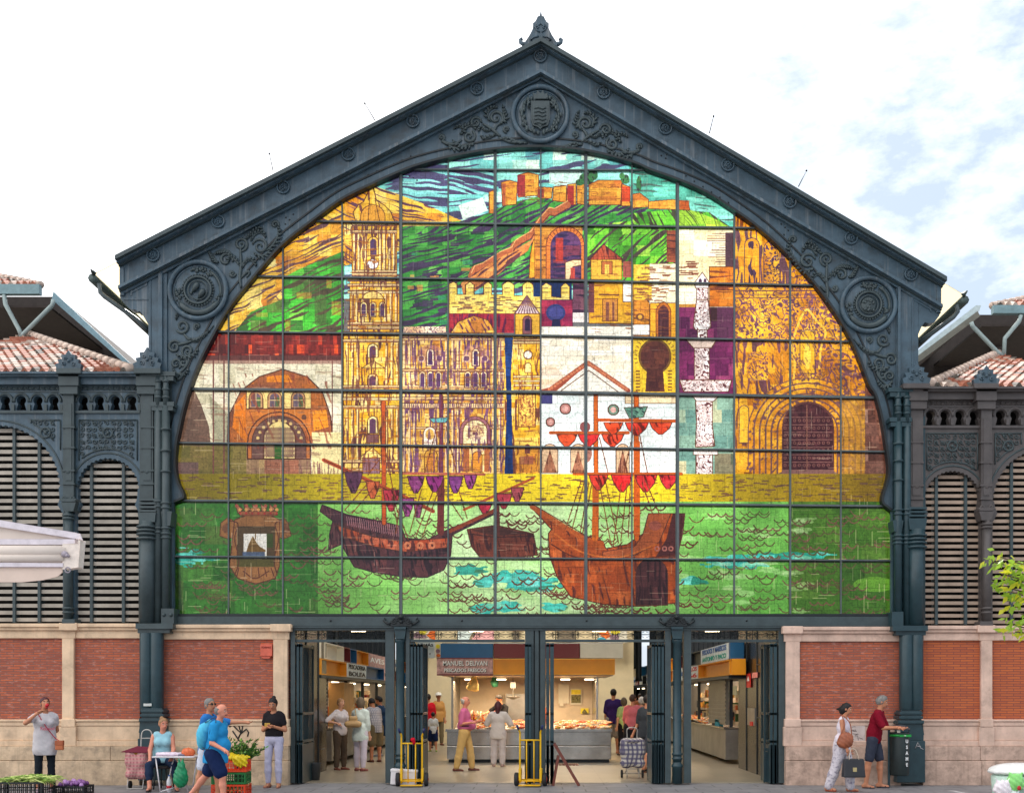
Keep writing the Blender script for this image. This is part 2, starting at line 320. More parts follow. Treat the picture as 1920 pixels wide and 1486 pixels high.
def paint_window():
    P = Painter(GX0, GY0, GX1, GY1, GS); R = P.rs
    U = lambda a, b: R.uniform(a, b)
    DK = (88, 58, 84); BR = (110, 58, 30); OUT = (94, 52, 40)
    sea0 = [(0, (58, 128, 40)), (.5, (88, 160, 58)), (1, (112, 178, 84))]
    # sky
    P.rect(318, 268, 1682, 560, streak([(0, (92, 158, 168)), (.35, (122, 214, 204)), (.7, (168, 240, 222)), (1, (226, 252, 232))], -8, 80, 7, (92, 92, 128), .40, 3))
    P.rect(1180, 268, 1682, 560, streak([(0, (72, 150, 130)), (.4, (96, 196, 170)), (1, (160, 240, 220))], 6, 70, 6, (90, 120, 110), .26, 4, cell=30))
    P.rect(752, 300, 840, 390, streak([(0, (110, 190, 190)), (1, (150, 225, 215))], 5, 80, 5, (84, 80, 118), .52, 6))
    P.rect(842, 320, 930, 365, streak([(0, (110, 190, 190)), (1, (150, 225, 215))], 12, 80, 5, (84, 76, 114), .56, 7))
    P.poly([(860, 385), (905, 370), (915, 395), (868, 412)], (232, 250, 238)); P.rect(1030, 322, 1090, 345, (214, 250, 236)); P.rect(1040, 345, 1075, 360, (200, 244, 230))
    # golden hill, left
    gold = [(0, (214, 128, 40)), (.35, (240, 176, 40)), (.7, (252, 214, 84)), (1, (250, 232, 150))]
    P.poly([(500, 480), (560, 410), (640, 372), (690, 345), (740, 362), (800, 384), (866, 414), (866, 440), (752, 470), (640, 500), (520, 600), (400, 625), (400, 600)],
           streak(gold, 24, 60, 4.2, (120, 70, 92), .36, 11, bend=-.11, cx=690, cy=340))
    P.poly([(352, 640), (440, 540), (530, 450), (645, 400), (645, 520), (532, 540), (480, 600), (420, 630)], streak(gold, -24, 60, 4.4, (122, 80, 82), .37, 12))
    # green fields, left
    grn = [(0, (64, 106, 50)), (.4, (70, 168, 52)), (.8, (84, 214, 62)), (1, (150, 224, 80))]
    P.poly([(532, 520), (560, 505), (645, 470), (645, 622), (440, 622), (470, 585), (532, 560)], streak(grn, -24, 50, 5, (96, 84, 62), .43, 13))
    for x, y, w, h, c in [(548, 520, 38, 36, (104, 100, 60)), (590, 518, 22, 90, (92, 80, 56)), (500, 560, 30, 26, (130, 110, 60)), (470, 600, 30, 22, (120, 84, 60)), (612, 520, 10, 20, (236, 170, 40)),
                          (556, 548, 28, 12, (228, 160, 44)), (622, 565, 18, 26, (226, 164, 46)), (480, 586, 22, 8, (232, 176, 50)), (535, 600, 10, 20, (230, 140, 44))]: P.rect(x, y, x+w, y+h, c, .45)
    # big dark green hill
    hill = [(0, (44, 88, 62)), (.4, (58, 150, 62)), (.75, (92, 184, 74)), (1, (128, 200, 96))]
    P.poly([(752, 425), (820, 418), (866, 414), (915, 400), (930, 392), (960, 380), (1010, 368), (1040, 376), (1070, 384), (1110, 378), (1185, 384), (1250, 396), (1270, 402), (1270, 500), (1180, 530), (1000, 540), (840, 540), (840, 622), (752, 622)],
           streak(hill, -28, 46, 4.2, (78, 62, 96), .47, 17))
    P.poly([(752, 440), (930, 432), (930, 480), (840, 530), (840, 622), (752, 622)], streak(hill, -14, 46, 4.2, (76, 62, 92), .47, 18))
    for i in range(26):
        x, y = U(760, 925), U(440, 610)
        P.rect(x, y, x+U(8, 24), y+U(4, 12), [(214, 150, 72), (84, 62, 100), (232, 180, 90), (60, 160, 110)][i % 4], .75)
    vivid = [(0, (70, 130, 40)), (.4, (92, 196, 50)), (.8, (140, 226, 60)), (1, (190, 232, 90))]
    P.poly([(1095, 425), (1270, 402), (1270, 520), (1185, 545), (1095, 500)], streak(vivid, -42, 60, 4.4, (92, 78, 70), .42, 19))
    P.poly([(1185, 400), (1268, 392), (1330, 398), (1376, 430), (1270, 432), (1185, 430)], streak(vivid, 62, 60, 4.4, (84, 84, 60), .42, 20))
    P.poly([(1268, 396), (1296, 394), (1340, 410), (1376, 430), (1274, 430)], streak([(0, (120, 190, 50)), (1, (220, 236, 70))], 50, 60, 4, (84, 104, 50), .36, 21, bend=.5, cx=1290, cy=390))
    # fortress on the hill
    fort = flat([(0, (208, 120, 48)), (.6, (238, 166, 52)), (1, (250, 190, 70))], 4, 30, 8)
    for pts in ([(930, 355), (930, 400), (922, 400), (917, 400), (917, 360)], [(940, 342), (942, 386), (968, 383), (970, 342), (955, 338)], [(972, 328), (972, 370), (1010, 366), (1010, 328), (990, 323)], [(1010, 350), (1012, 372), (1034, 372), (1036, 352)],
                [(1038, 350), (1036, 376), (1062, 380), (1062, 348)], [(1064, 346), (1062, 384), (1080, 384), (1080, 344)], [(1082, 342), (1082, 382), (1096, 384), (1098, 342)], [(1104, 346), (1104, 384), (1164, 384), (1166, 338), (1122, 338)],
                [(1166, 345), (1165, 386), (1182, 386), (1180, 350)], [(1186, 364), (1186, 390), (1216, 388), (1216, 374), (1200, 362)], [(1216, 378), (1216, 391), (1270, 393), (1294, 394), (1290, 378), (1262, 374)]):
        P.poly(pts, fort, 1, (120, 60, 40), 1.4)
    for x, y, x1, y1, c in [(970, 328, 985, 368, (170, 40, 60)), (942, 345, 948, 384, (190, 90, 60)), (1064, 348, 1076, 384, (176, 36, 50)), (1166, 350, 1182, 378, (214, 62, 34)), (1270, 376, 1292, 392, (196, 88, 30)), (1008, 355, 1020, 371, (160, 60, 60))]: P.rect(x, y, x1, y1, c, .85)
    for i in range(70):
        x, y = U(940, 1170), U(340, 382); P.line([(x, y), (x+U(4, 14), y+U(-1, 1))], 1.2, (150, 80, 40), .8)
    for cx, cy, rx, ry in [(1100, 335, 14, 11), (1112, 328, 9, 10), (1087, 342, 8, 6), (1172, 336, 8, 9), (1198, 345, 5, 15), (1166, 330, 5, 6)]: P.ell(cx, cy, rx, ry, streak([(0, (40, 96, 60)), (1, (84, 150, 84))], 80, 10, 3, (64, 66, 66), .4, 22))
    # zigzag wall down the hill
    zz = [(1064, 384), (1040, 398), (1030, 396), (1012, 416), (1004, 428), (996, 440), (975, 452), (966, 458), (960, 470), (940, 478), (930, 484), (905, 500), (890, 505), (884, 518)]
    P.line(zz, 13, (196, 110, 66)); P.line([(x, y-7) for x, y in zz], 1.6, (250, 190, 120)); P.line([(x, y+7) for x, y in zz], 1.8, (120, 60, 50)); P.line([(x+2, y+12) for x, y in zz[4:]], 5, (216, 140, 76)); P.line([(x+2, y+15) for x, y in zz[4:]], 1.5, (130, 62, 50))
    P.poly([(898, 508), (930, 486), (966, 470), (1000, 448), (990, 470), (950, 500), (930, 520), (870, 560), (864, 530)], streak([(0, (206, 120, 60)), (1, (240, 170, 90))], -35, 40, 4, (120, 66, 74), .42, 23))
    P.rect(752, 415, 842, 424, (252, 222, 120)); 
    # great arch on the hill
    P.poly([(1003, 440), (1003, 520), (992, 522), (994, 478), (1000, 450), (1012, 444)], flat([(0, (222, 150, 40)), (1, (246, 186, 50))], 3, 30, 6), 1, BR)
    P.rect(1003, 424, 1092, 524, streak([(0, (200, 120, 50)), (1, (236, 170, 60))], 2, 30, 5, (140, 80, 50), .3, 24))
    P.arch(1024, 1096, 424, 524, (226, 130, 54), (110, 50, 50)); P.arch(1032, 1090, 433, 524, streak([(0, (110, 66, 110)), (.6, (84, 60, 104)), (1, (150, 60, 70))], 0, 30, 5, (64, 48, 92), .42, 25))
    for i in range(16):
        t = math.pi*i/15; P.line([(1060-29*math.cos(t), 462-29*math.sin(t)), (1060-36*math.cos(t), 460-36*math.sin(t))], 1.1, (130, 60, 50))
    P.rect(1042, 446, 1056, 490, (204, 64, 44), .8); P.poly([(1060, 524), (1060, 492), (1075, 487), (1090, 487), (1090, 497), (1074, 500), (1068, 524)], (236, 206, 160), 1, BR); P.rect(1070, 502, 1078, 522, (206, 80, 66))
    # small house with red roof
    P.poly([(1104, 488), (1132, 458), (1168, 486)], streak([(0, (166, 74, 52)), (1, (204, 92, 56))], 82, 30, 3, (116, 50, 52), .4, 26), 1, (90, 44, 50)); P.rect(1108, 487, 1166, 524, (244, 190, 64), 1, BR); P.rect(1128, 490, 1148, 514, (206, 120, 60), 1, BR); P.rect(1134, 496, 1142, 514, (250, 212, 90)); P.rect(1168, 490, 1184, 520, (176, 92, 78))
    # crenellated wall
    wal = [(0, (238, 208, 90)), (1, (254, 230, 130))]
    pts = [(842, 588)]
    x = 842
    for k in range(5):
        pts += [(x, 545), (x, 532), (x+8, 527), (x+16, 532), (x+16, 552), (x+33, 552)]; x += 34
    pts += [(1014, 560), (1014, 588)]
    P.poly([(842, 588), (842, 532), (850, 528), (857, 532), (857, 552), (873, 552), (873, 534), (881, 528), (889, 534), (889, 552), (907, 552), (907, 534), (915, 528), (922, 534), (922, 552), (942, 552), (942, 534), (953, 526), (964, 534), (964, 554), (980, 554), (980, 534), (990, 526), (1000, 534), (1002, 552), (1014, 554), (1014, 588)], flat(wal, 3, 30, 12, .03), 1, BR, 1.6)
    P.rect(1000, 528, 1014, 556, (20, 56, 110)); P.rect(1015, 528, 1072, 562, (24, 50, 104))
    P.poly([(1016, 562), (1016, 536), (1024, 530), (1034, 536), (1034, 556), (1052, 558), (1052, 537), (1060, 530), (1068, 537), (1068, 564)], flat(wal, 5, 30, 12, .03), 1, BR, 1.4)
    for i in range(60):
        x, y = U(846, 1010), U(556, 584); w = U(6, 12); P.line([(x, y), (x+w, y)], 2.2, (124, 84, 74), .85)
    for i in range(14):
        x, y = [848, 882, 914, 950, 990, 1022, 1058][i % 7], 540+(i//7)*8; P.line([(x-4, y), (x+5, y)], 2, (124, 84, 74))
    P.rect(842, 588, 964, 624, streak([(0, (150, 30, 60)), (1, (192, 54, 66))], 90, 30, 4, (110, 30, 80), .4, 27))
    # minaret with striped cone
    P.poly([(988, 553), (1012, 588), (964, 588)], (236, 214, 210), 1, BR)
    for k in range(9): P.line([(988, 556), (966+k*5.6, 587)], 2, (128, 84, 104))
    P.rect(966, 588, 1012, 627, (246, 190, 60), 1, BR); P.arch(980, 997, 592, 626, (150, 92, 100), BR); P.arch(984, 994, 597, 620, (60, 40, 80))
    # keyhole left
    P.rect(1015, 562, 1074, 612, flat([(0, (142, 30, 84)), (1, (200, 60, 90))], 6, 18, 14), 1, DK); P.ell(1042, 586, 18, 16, (54, 66, 128)); P.ell(1042, 586, 14, 12, (78, 80, 150)); P.poly([(1036, 598), (1050, 598), (1053, 628), (1032, 628)], (36, 36, 84))
    # stairs and yellow houses
    P.rect(1074, 524, 1102, 600, streak([(0, (110, 60, 90)), (1, (140, 90, 104))], 0, 60, 4, (70, 40, 70), .5, 28)); P.rect(1015, 612, 1210, 632, (250, 246, 230)); P.rect(1074, 586, 1110, 604, (240, 232, 226))
    P.rect(1104, 528, 1190, 606, flat([(0, (236, 170, 30)), (1, (250, 196, 50))], 7, 60, 20), 1, BR); P.rect(1104, 528, 1114, 586, (126, 66, 74)); P.rect(1130, 560, 1158, 602, (222, 150, 60), 1, BR); P.rect(1136, 566, 1142, 602, (150, 90, 70)); P.rect(1148, 566, 1152, 602, (150, 90, 70)); P.line([(1124, 552), (1160, 553)], 3, (140, 80, 50))
    P.rect(1168, 530, 1184, 566, (250, 250, 240), 1, BR); P.poly([(1188, 534), (1218, 568), (1218, 632), (1188, 632)], streak([(0, (206, 130, 40)), (1, (236, 164, 50))], 2, 60, 4, (130, 76, 50), .36, 29), 1, BR); P.ell(1200, 594, 8, 7, (130, 80, 50)); P.ell(1200, 594, 4, 4, (230, 170, 60))
    P.rect(1188, 496, 1230, 530, flat([(0, (246, 196, 50)), (1, (252, 222, 90))], 8, 30, 12)); P.rect(1185, 608, 1218, 628, (250, 248, 238), 1, BR)
    P.rect(1218, 494, 1268, 570, flat([(0, (240, 226, 180)), (1, (252, 248, 220))], 9, 24, 10)); P.rect(1188, 530, 1222, 562, (246, 200, 60))
    for i in range(46):
        x, y = U(1190, 1262), U(498, 564); w = U(8, 16); P.line([(x, y), (x+w, y)], 2.4, (150, 92, 66), .85)
    P.rect(1219, 568, 1268, 632, (250, 182, 40), 1, BR); P.arch(1230, 1258, 570, 632, (206, 120, 40), BR, .35); P.arch(1234, 1254, 575, 632, (92, 46, 54), None, .35)
    # big keyhole arch
    P.rect(1187, 634, 1268, 736, flat([(0, (246, 196, 30)), (1, (254, 220, 60))], 2, 50, 30), 1, BR)
    P.ell(1228, 668, 31, 33, (130, 92, 40)); P.ell(1228, 668, 27, 29, flat([(0, (92, 46, 42)), (1, (122, 66, 50))], 4, 17, 11)); P.poly([(1213, 690), (1243, 690), (1246, 734), (1210, 734)], flat([(0, (84, 40, 40)), (1, (112, 60, 46))], 6, 17, 11))
    for k in range(20):
        t = math.pi*(-.1+1.2*k/19); P.line([(1228-34*math.cos(t), 668-36*math.sin(t)), (1228-39*math.cos(t), 668-42*math.sin(t))], 1.6, (150, 96, 40))
    for k in range(7):
        for x in (1196, 1256): P.rect(x-4, 694+k*6, x+4, 697+k*6, (140, 90, 40))
    # cream houses
    cream = flat([(0, (240, 226, 196)), (.5, (250, 242, 222)), (1, (254, 252, 244))], 12, 40, 9, .015)
    P.rect(1015, 630, 1102, 738, cream); P.rect(1102, 630, 1186, 738, cream); P.rect(1015, 738, 1268, 888, flat([(0, (226, 240, 238)), (1, (252, 254, 250))], 13, 34, 16, .015))
    P.ell(1030, 712, 26, 26, (196, 150, 110), .35); P.poly([(1015, 736), (1038, 736), (1100, 690), (1110, 684), (1100, 676), (1030, 726), (1015, 730)], (170, 84, 60))
    P.poly([(1038, 738), (1100, 684), (1175, 738)], (250, 246, 232)); P.line([(1026, 734), (1103, 680), (1178, 732)], 8, (178, 84, 62))
    for k in range(15):
        P.ell(1030+k*5.2, 730-k*3.6, 3, 3, (214, 130, 90)); P.ell(1106+k*4.9, 682+k*3.4, 3, 3, (214, 130, 90))
    P.line([(1044, 738), (1104, 694), (1164, 738)], 1.6, BR); P.rect(1015, 738, 1036, 757, (74, 70, 130)); P.rect(1172, 740, 1268, 756, (246, 222, 180), 1, BR)
    for x, y, r, c in [(1060, 766, 11, (206, 140, 130)), (1032, 791, 9, (206, 140, 130)), (1150, 768, 11, (120, 150, 130))]: P.ell(x, y, r, r, OUT); P.ell(x, y, r-2, r-2, c); P.ell(x, y, r*.5, r*.5, (232, 180, 170))
    # cream wall in the 12th column and stripes
    P.rect(1272, 430, 1377, 602, flat([(0, (244, 226, 170)), (.6, (252, 240, 196)), (1, (254, 248, 222))], 14, 40, 30, .02)); P.rect(1360, 436, 1377, 500, (92, 62, 72))
    for i in range(30):
        x = U(1326, 1350); y = 436+i*2.2; P.line([(x, y), (1360, y)], 1.6, (150, 96, 80), .9) if i % 2 else None
    for i in range(22): x, y = U(1272, 1300), U(490, 524); P.line([(x, y), (x+U(8, 18), y)], 2.2, (146, 86, 66))
    P.rect(1330, 500, 1377, 575, streak([(0, (206, 110, 24)), (1, (232, 150, 40))], 0, 50, 4, (140, 70, 40), .36, 31), 1, BR); P.rect(1272, 570, 1310, 576, (210, 150, 60))
    P.rect(1250, 432, 1268, 492, streak([(0, (140, 70, 50)), (1, (170, 90, 60))], 0, 50, 4, (100, 50, 50), .4, 32))
    P.rect(1272, 576, 1377, 738, flat([(0, (96, 28, 80)), (.5, (140, 44, 104)), (1, (170, 70, 120))], 15, 26, 22), 1)
    P.rect(1332, 576, 1345, 602, (80, 40, 50)); P.rect(1345, 576, 1374, 632, (112, 56, 92))
    P.rect(1272, 742, 1377, 912, flat([(0, (104, 150, 140)), (.5, (150, 186, 164)), (1, (220, 206, 160))], 16, 34, 24))
    P.rect(1340, 850, 1377, 912, flat([(0, (96, 110, 88)), (1, (150, 140, 110))], 17, 20, 30))
    # carved white column
    wh = scroll([(0, (230, 206, 200)), (1, (255, 250, 248))], (110, 56, 60), 9, .5, 8, .12)
    P.poly([(1302, 530), (1317, 510), (1330, 530), (1328, 540), (1304, 540)], (246, 236, 232), 1, BR); P.ell(1313, 527, 3, 5, DK); P.ell(1322, 527, 3, 5, DK)
    P.rect(1306, 540, 1328, 562, wh, 1, BR); P.poly([(1306, 562), (1328, 562), (1333, 612), (1328, 618), (1304, 618), (1300, 612)], wh, 1, BR, 1.8); P.rect(1308, 618, 1326, 634, wh, 1, BR)
    P.poly([(1286, 636), (1344, 636), (1334, 652), (1300, 652)], (240, 216, 200), 1, BR, 1.8); P.rect(1302, 652, 1330, 712, wh, 1, BR, 1.8); P.poly([(1274, 712), (1372, 712), (1366, 734), (1282, 734)], wh, 1, BR, 2)
    P.poly([(1298, 742), (1348, 742), (1338, 752), (1306, 752)], (250, 240, 236), 1, BR); P.poly([(1304, 752), (1336, 752), (1336, 800), (1340, 836), (1304, 838), (1306, 790)], wh, 1, BR, 1.8)
    P.rect(1300, 842, 1346, 852, (250, 240, 236), 1, BR); P.rect(1305, 852, 1336, 902, wh, 1, BR, 1.8); P.poly([(1300, 902), (1342, 902), (1350, 912), (1292, 912)], wh, 1, BR)
    # cathedral tower
    yel = [(0, (222, 150, 20)), (.4, (246, 190, 40)), (.75, (254, 214, 96)), (1, (255, 230, 160))]
    vs = lambda seed, thr=.34, W=5: streak(yel, 90, 60, W, (130, 76, 66), thr, seed, cell=15)
    P.poly([(667, 416), (662, 398), (672, 384), (682, 378), (690, 360), (693, 348), (699, 348), (702, 360), (706, 376), (720, 384), (732, 396), (740, 416)], streak(yel[:3], 80, 30, 5, (140, 80, 60), .33, 41), 1, BR, 1.8)
    P.arch(676, 722, 384, 416, (240, 170, 50), BR); P.line([(693, 372), (690, 416)], 1.5, BR); P.line([(703, 372), (712, 416)], 1.5, BR)
    P.rect(660, 418, 744, 520, vs(42), 1, BR); P.rect(656, 520, 750, 622, vs(43), 1, BR); P.rect(644, 622, 750, 738, vs(44), 1, BR); P.rect(644, 738, 750, 888, vs(45), 1, BR)
    def cornice(x0, x1, y, h=6, c=(255, 236, 170)): P.rect(x0, y, x1, y+h, c); P.line([(x0, y), (x1, y)], 1.4, BR); P.line([(x0, y+h), (x1, y+h)], 1.8, (120, 66, 60)); P.line([(x0, y+h*.55), (x1, y+h*.55)], .9, (190, 120, 60))
    for y in (418, 432, 506, 512): cornice(660, 744, y, 5)
    for y in (522, 532, 545, 604, 612): cornice(652, 750, y, 5)
    for y in (624, 636, 722, 745, 760, 862, 878): cornice(643, 751, y, 5)
    for x in (664, 672, 684, 712, 720, 730, 738): P.line([(x, 440), (x, 505)], 2.4, (255, 230, 160)); P.line([(x+3, 440), (x+3, 505)], 1.4, (130, 70, 70))
    for x in (660, 668, 680, 722, 732, 742): P.line([(x, 552), (x, 604)], 3, (255, 228, 160)); P.line([(x+3, 552), (x+3, 604)], 1.6, (140, 80, 70))
    for x in (650, 660, 670, 724, 734, 744):
        for a, b in ((644, 720), (768, 860)): P.line([(x, a), (x, b)], 3, (255, 226, 150)); P.line([(x+3, a), (x+3, b)], 1.6, (140, 84, 70))
    P.arch(690, 710, 444, 480, (250, 206, 90), BR); P.arch(694, 706, 448, 478, (96, 66, 110)); P.ell(676, 455, 4, 12, (130, 80, 80)); P.ell(729, 455, 4, 12, (130, 80, 80))
    P.ell(699, 495, 11, 10, (130, 80, 80)); P.ell(699, 495, 9.5, 8.5, (255, 252, 246)); P.line([(699, 495), (699, 488)], 1, BR)
    for cx in (682, 699, 717): P.arch(cx-6, cx+6, 566, 594, (254, 230, 150), BR); P.arch(cx-4, cx+4, 569, 593, (94, 62, 100))
    P.arch(676, 722, 546, 560, (250, 216, 120), BR)
    for cx, y0, y1 in ((699, 644, 670), (699, 700, 722), (699, 780, 812)): P.arch(cx-10, cx+10, y0, y1, (255, 236, 160), BR); P.arch(cx-6, cx+6, y0+4, y1, (112, 70, 100))
    P.poly([(678, 690), (700, 676), (722, 690)], (250, 214, 110), 1, BR); P.poly([(674, 858), (698, 838), (718, 858)], (252, 226, 130), 1, BR); P.rect(680, 858, 712, 888, (150, 110, 120), 1, BR); P.rect(688, 814, 710, 830, (140, 90, 90), 1, BR)
    # cathedral front
    prp = [(0, (196, 120, 50)), (.3, (230, 170, 60)), (.6, (250, 200, 90)), (1, (252, 220, 160))]
    P.rect(752, 625, 945, 888, streak(prp, 90, 60, 5, (132, 84, 122), .37, 51, cell=14)); P.rect(945, 630, 1012, 888, streak(yel, 90, 60, 5, (140, 80, 60), .33, 52, cell=14))
    P.rect(757, 612, 836, 624, scroll([(0, (240, 190, 130)), (1, (255, 240, 220))], (120, 76, 100), 6, .5, 9)); P.poly([(845, 624), (858, 604), (888, 592), (915, 600), (930, 624)], streak(prp, 60, 20, 4, (130, 70, 90), .35, 53), 1, BR)
    for y, h in ((626, 6), (634, 4), (692, 5), (722, 6), (732, 5), (744, 6), (756, 9), (800, 4)): cornice(752, 945, y, h, (250, 220, 158))
    for x in range(760, 940, 4): P.line([(x, 757), (x, 763)], 1.2, (120, 80, 110))
    for x in (757, 767, 776, 836, 848, 858, 924, 936):
        for a, b in ((640, 690), (698, 722), (770, 884)): P.line([(x, a), (x, b)], 3, (254, 222, 160)); P.line([(x+3, a), (x+3, b)], 1.8, (130, 84, 130))
    for cx in (807, 892):
        P.ell(cx, 664, 24, 18, (196, 140, 150), .5); P.arch(cx-7, cx+7, 654, 686, (255, 230, 190), BR); P.arch(cx-4, cx+4, 658, 684, (86, 60, 110)); P.ell(cx-17, 672, 7, 7, (240, 200, 160)); P.ell(cx-17, 672, 5, 5, (124, 84, 120)); P.ell(cx+17, 672, 7, 7, (240, 200, 160)); P.ell(cx+17, 672, 5, 5, (124, 84, 120))
        for k in (-15, 0, 15): P.arch(cx+k-6, cx+k+6, 696, 726, (255, 234, 180), BR); P.arch(cx+k-4, cx+k+4, 699, 725, (100, 66, 110))
    P.arch(862, 920, 780, 832, (170, 110, 120), BR); P.arch(868, 914, 787, 832, (255, 236, 180), BR); P.ell(892, 812, 16, 15, scroll([(0, (240, 200, 130)), (1, (255, 246, 220))], (140, 84, 90), 7, .5, 10)); P.arch(886, 904, 846, 884, (240, 160, 50), BR); P.rect(868, 840, 880, 884, (190, 110, 60)); P.rect(908, 840, 918, 884, (190, 110, 60))
    P.arch(794, 818, 800, 838, (255, 240, 220), BR); P.ell(806, 814, 8, 10, (240, 190, 90)); P.arch(796, 820, 842, 884, (240, 180, 60), BR); P.arch(800, 816, 850, 884, (220, 140, 50))
    P.poly([(946, 632), (962, 632), (958, 700), (962, 888), (946, 888), (950, 760)], flat([(0, (14, 46, 108)), (1, (40, 80, 150))], 20, 20, 22)); P.rect(962, 632, 1012, 735, streak(yel, 90, 40, 4, (150, 90, 60), .28, 55, cell=12)); P.ell(990, 665, 9, 9, BR); P.ell(990, 665, 7, 7, (254, 240, 220)); P.arch(984, 996, 680, 698, (255, 230, 150), BR)
    for y in (635, 640, 704, 712, 720, 730): cornice(963, 1012, y, 4)
    P.rect(972, 738, 1004, 800, scroll([(0, (240, 170, 50)), (1, (255, 220, 110))], (170, 100, 60), 7, .5, 11), 1, BR); P.rect(966, 806, 1012, 836, streak(yel[:3], 0, 40, 4, (170, 96, 50), .3, 56)); P.rect(966, 838, 1012, 886, flat([(0, (216, 130, 40)), (1, (246, 190, 60))], 21, 22, 14)); P.arch(984, 994, 832, 850, (130, 70, 60)); P.rect(975, 855, 1000, 870, (150, 80, 90), .6)
    # roof tiles band and pale walls, left
    P.poly([(350, 622), (641, 622), (641, 676), (352, 676)], flat([(0, (92, 28, 32)), (.5, (128, 40, 36)), (.8, (176, 54, 40)), (1, (232, 86, 36))], 30, 7, 17, .1))
    P.rect(330, 666, 641, 676, (110, 60, 56)); P.rect(330, 676, 641, 888, flat([(0, (222, 214, 180)), (1, (240, 232, 206))], 31, 30, 18, .03)); P.rect(330, 674, 641, 682, (150, 96, 84), .6)
    P.poly([(330, 730), (362, 726), (378, 760), (392, 800), (400, 888), (320, 888)], flat([(0, (112, 84, 70)), (1, (140, 110, 92))], 32, 34, 16)); P.rect(326, 832, 428, 912, flat([(0, (112, 104, 48)), (1, (140, 120, 64))], 33, 34, 22)); P.poly([(392, 740), (428, 776), (428, 830), (402, 830)], (120, 120, 90), .5)
    for x in (400, 420, 623): P.line([(x, 676), (x, 888)], 2.2, (130, 76, 70))
    P.poly([(426, 830), (428, 780), (452, 732), (486, 706), (530, 692), (576, 706), (604, 734), (620, 780), (624, 830)], flat([(0, (140, 84, 60)), (.6, (190, 110, 50)), (1, (226, 130, 30))], 34, 50, 40, .1), 1, OUT, 2)
    P.poly([(500, 706), (540, 702), (548, 716), (500, 716)], (232, 140, 30)); P.poly([(440, 760), (460, 738), (462, 830), (436, 800)], (230, 130, 24)); P.poly([(586, 770), (612, 768), (616, 800), (588, 808)], (236, 150, 30)); P.rect(585, 810, 640, 888, (236, 220, 160)); P.rect(430, 832, 470, 888, flat([(0, (120, 112, 50)), (1, (150, 130, 70))], 35, 22, 26))
    P.rect(462, 730, 530, 766, (238, 210, 130), 1, OUT); P.rect(533, 730, 583, 766, (238, 210, 130), 1, OUT)
    for cx in (480, 515, 559): P.arch(cx-13, cx+13, 733, 765, (200, 150, 100), OUT); P.arch(cx-9, cx+9, 737, 763, (116, 96, 110)); P.rect(cx+2, 745, cx+9, 763, (84, 124, 60), .7); P.line([(cx, 737), (cx, 763)], 1, (220, 190, 130)); P.line([(cx-9, 750), (cx+9, 750)], 1, (220, 190, 130))
    P.rect(462, 768, 583, 888, (214, 128, 50)); P.rect(462, 832, 583, 888, flat([(0, (130, 96, 84)), (1, (220, 190, 120))], 36, 16, 22))
    P.arch(464, 582, 772, 860, (200, 120, 60), OUT, 0, 2.4); P.arch(472, 574, 779, 860, (120, 84, 76), OUT); P.arch(494, 554, 792, 860, (236, 214, 140), OUT, .12, 2.2)
    for k in range(-6, 7):
        for q in range(7):
            x, y = 524+k*4.4, 805+q*8
            if ((x-524)/28)**2+(max(0, 822-y)/30)**2 < 1: P.line([(x-3, y-3), (x+3, y+3)], 1.5, (110, 66, 76)); P.line([(x-3, y+3), (x+3, y-3)], 1.5, (110, 66, 76))
    for k in range(13):
        t = math.pi*k/12; P.ell(524-42*math.cos(t), 832-44*math.sin(t), 3, 3, (222, 190, 120))
    P.rect(515, 832, 528, 860, (60, 112, 44)); P.rect(496, 862, 560, 888, (170, 110, 84)); P.ell(570, 782, 5, 5, (120, 80, 60))
    for i in range(30): x = U(560, 636); P.line([(x, 888), (x+U(-2, 2), U(862, 884))], 1.6, (140, 96, 90), .8)
    P.rect(326, 866, 372, 888, (116, 90, 84))
    # golden carved portal
    gld = [(0, (200, 124, 24)), (.5, (232, 160, 30)), (1, (252, 196, 50))]
    P.rect(1378, 390, 1690, 912, scroll(gld, (128, 80, 84), 15, .5, 60, .17))
    P.poly([(1378, 396), (1378, 430), (1426, 430), (1400, 408)], streak(gld, 90, 40, 5, (150, 80, 40), .4, 61)); P.rect(1378, 432, 1480, 536, streak(gld, 90, 50, 6, (122, 78, 90), .42, 62)); 
    P.arch(1396, 1424, 446, 530, gld[1][1], DK); P.arch(1400, 1420, 452, 530, streak(gld, 90, 30, 5, DK, .5, 63)); P.arch(1432, 1462, 452, 534, scroll(gld, DK, 9, .5, 64), DK)
    for y in (538, 545, 552, 558): P.line([(1378, y), (1560, y)], 2, (110, 66, 80))
    P.rect(1378, 560, 1578, 634, scroll(gld, (120, 74, 92), 11, .5, 65, .2))
    P.rect(1378, 640, 1480, 738, streak(gld, 90, 50, 7, (130, 80, 84), .4, 66)); P.rect(1400, 660, 1440, 712, scroll(gld, (122, 72, 88), 9, .5, 67)); P.rect(1378, 742, 1412, 905, streak(gld, 90, 40, 7, (140, 84, 70), .38, 68)); P.arch(1386, 1404, 760, 830, gld[2][1], DK)
    P.curve([(1485, 640), (1500, 600), (1513, 580), (1530, 600), (1548, 622), (1540, 650), (1536, 690)], 4, (250, 200, 70)); P.curve([(1485, 640), (1490, 680), (1486, 730)], 4, (250, 200, 70)); P.arch(1500, 1528, 618, 700, (246, 186, 40), DK); P.ell(1514, 668, 7, 24, (252, 214, 80)); P.ell(1514, 640, 5, 6, (252, 214, 80))
    for r in range(9):
        rx = 47+r*10.5; P.ell(1514, 820, rx+96-84, 72+r*10.5+6, (132, 84, 76), .0)
    bx = P.box(1400, 690, 1650, 905); X, Y = bx[2], bx[3]
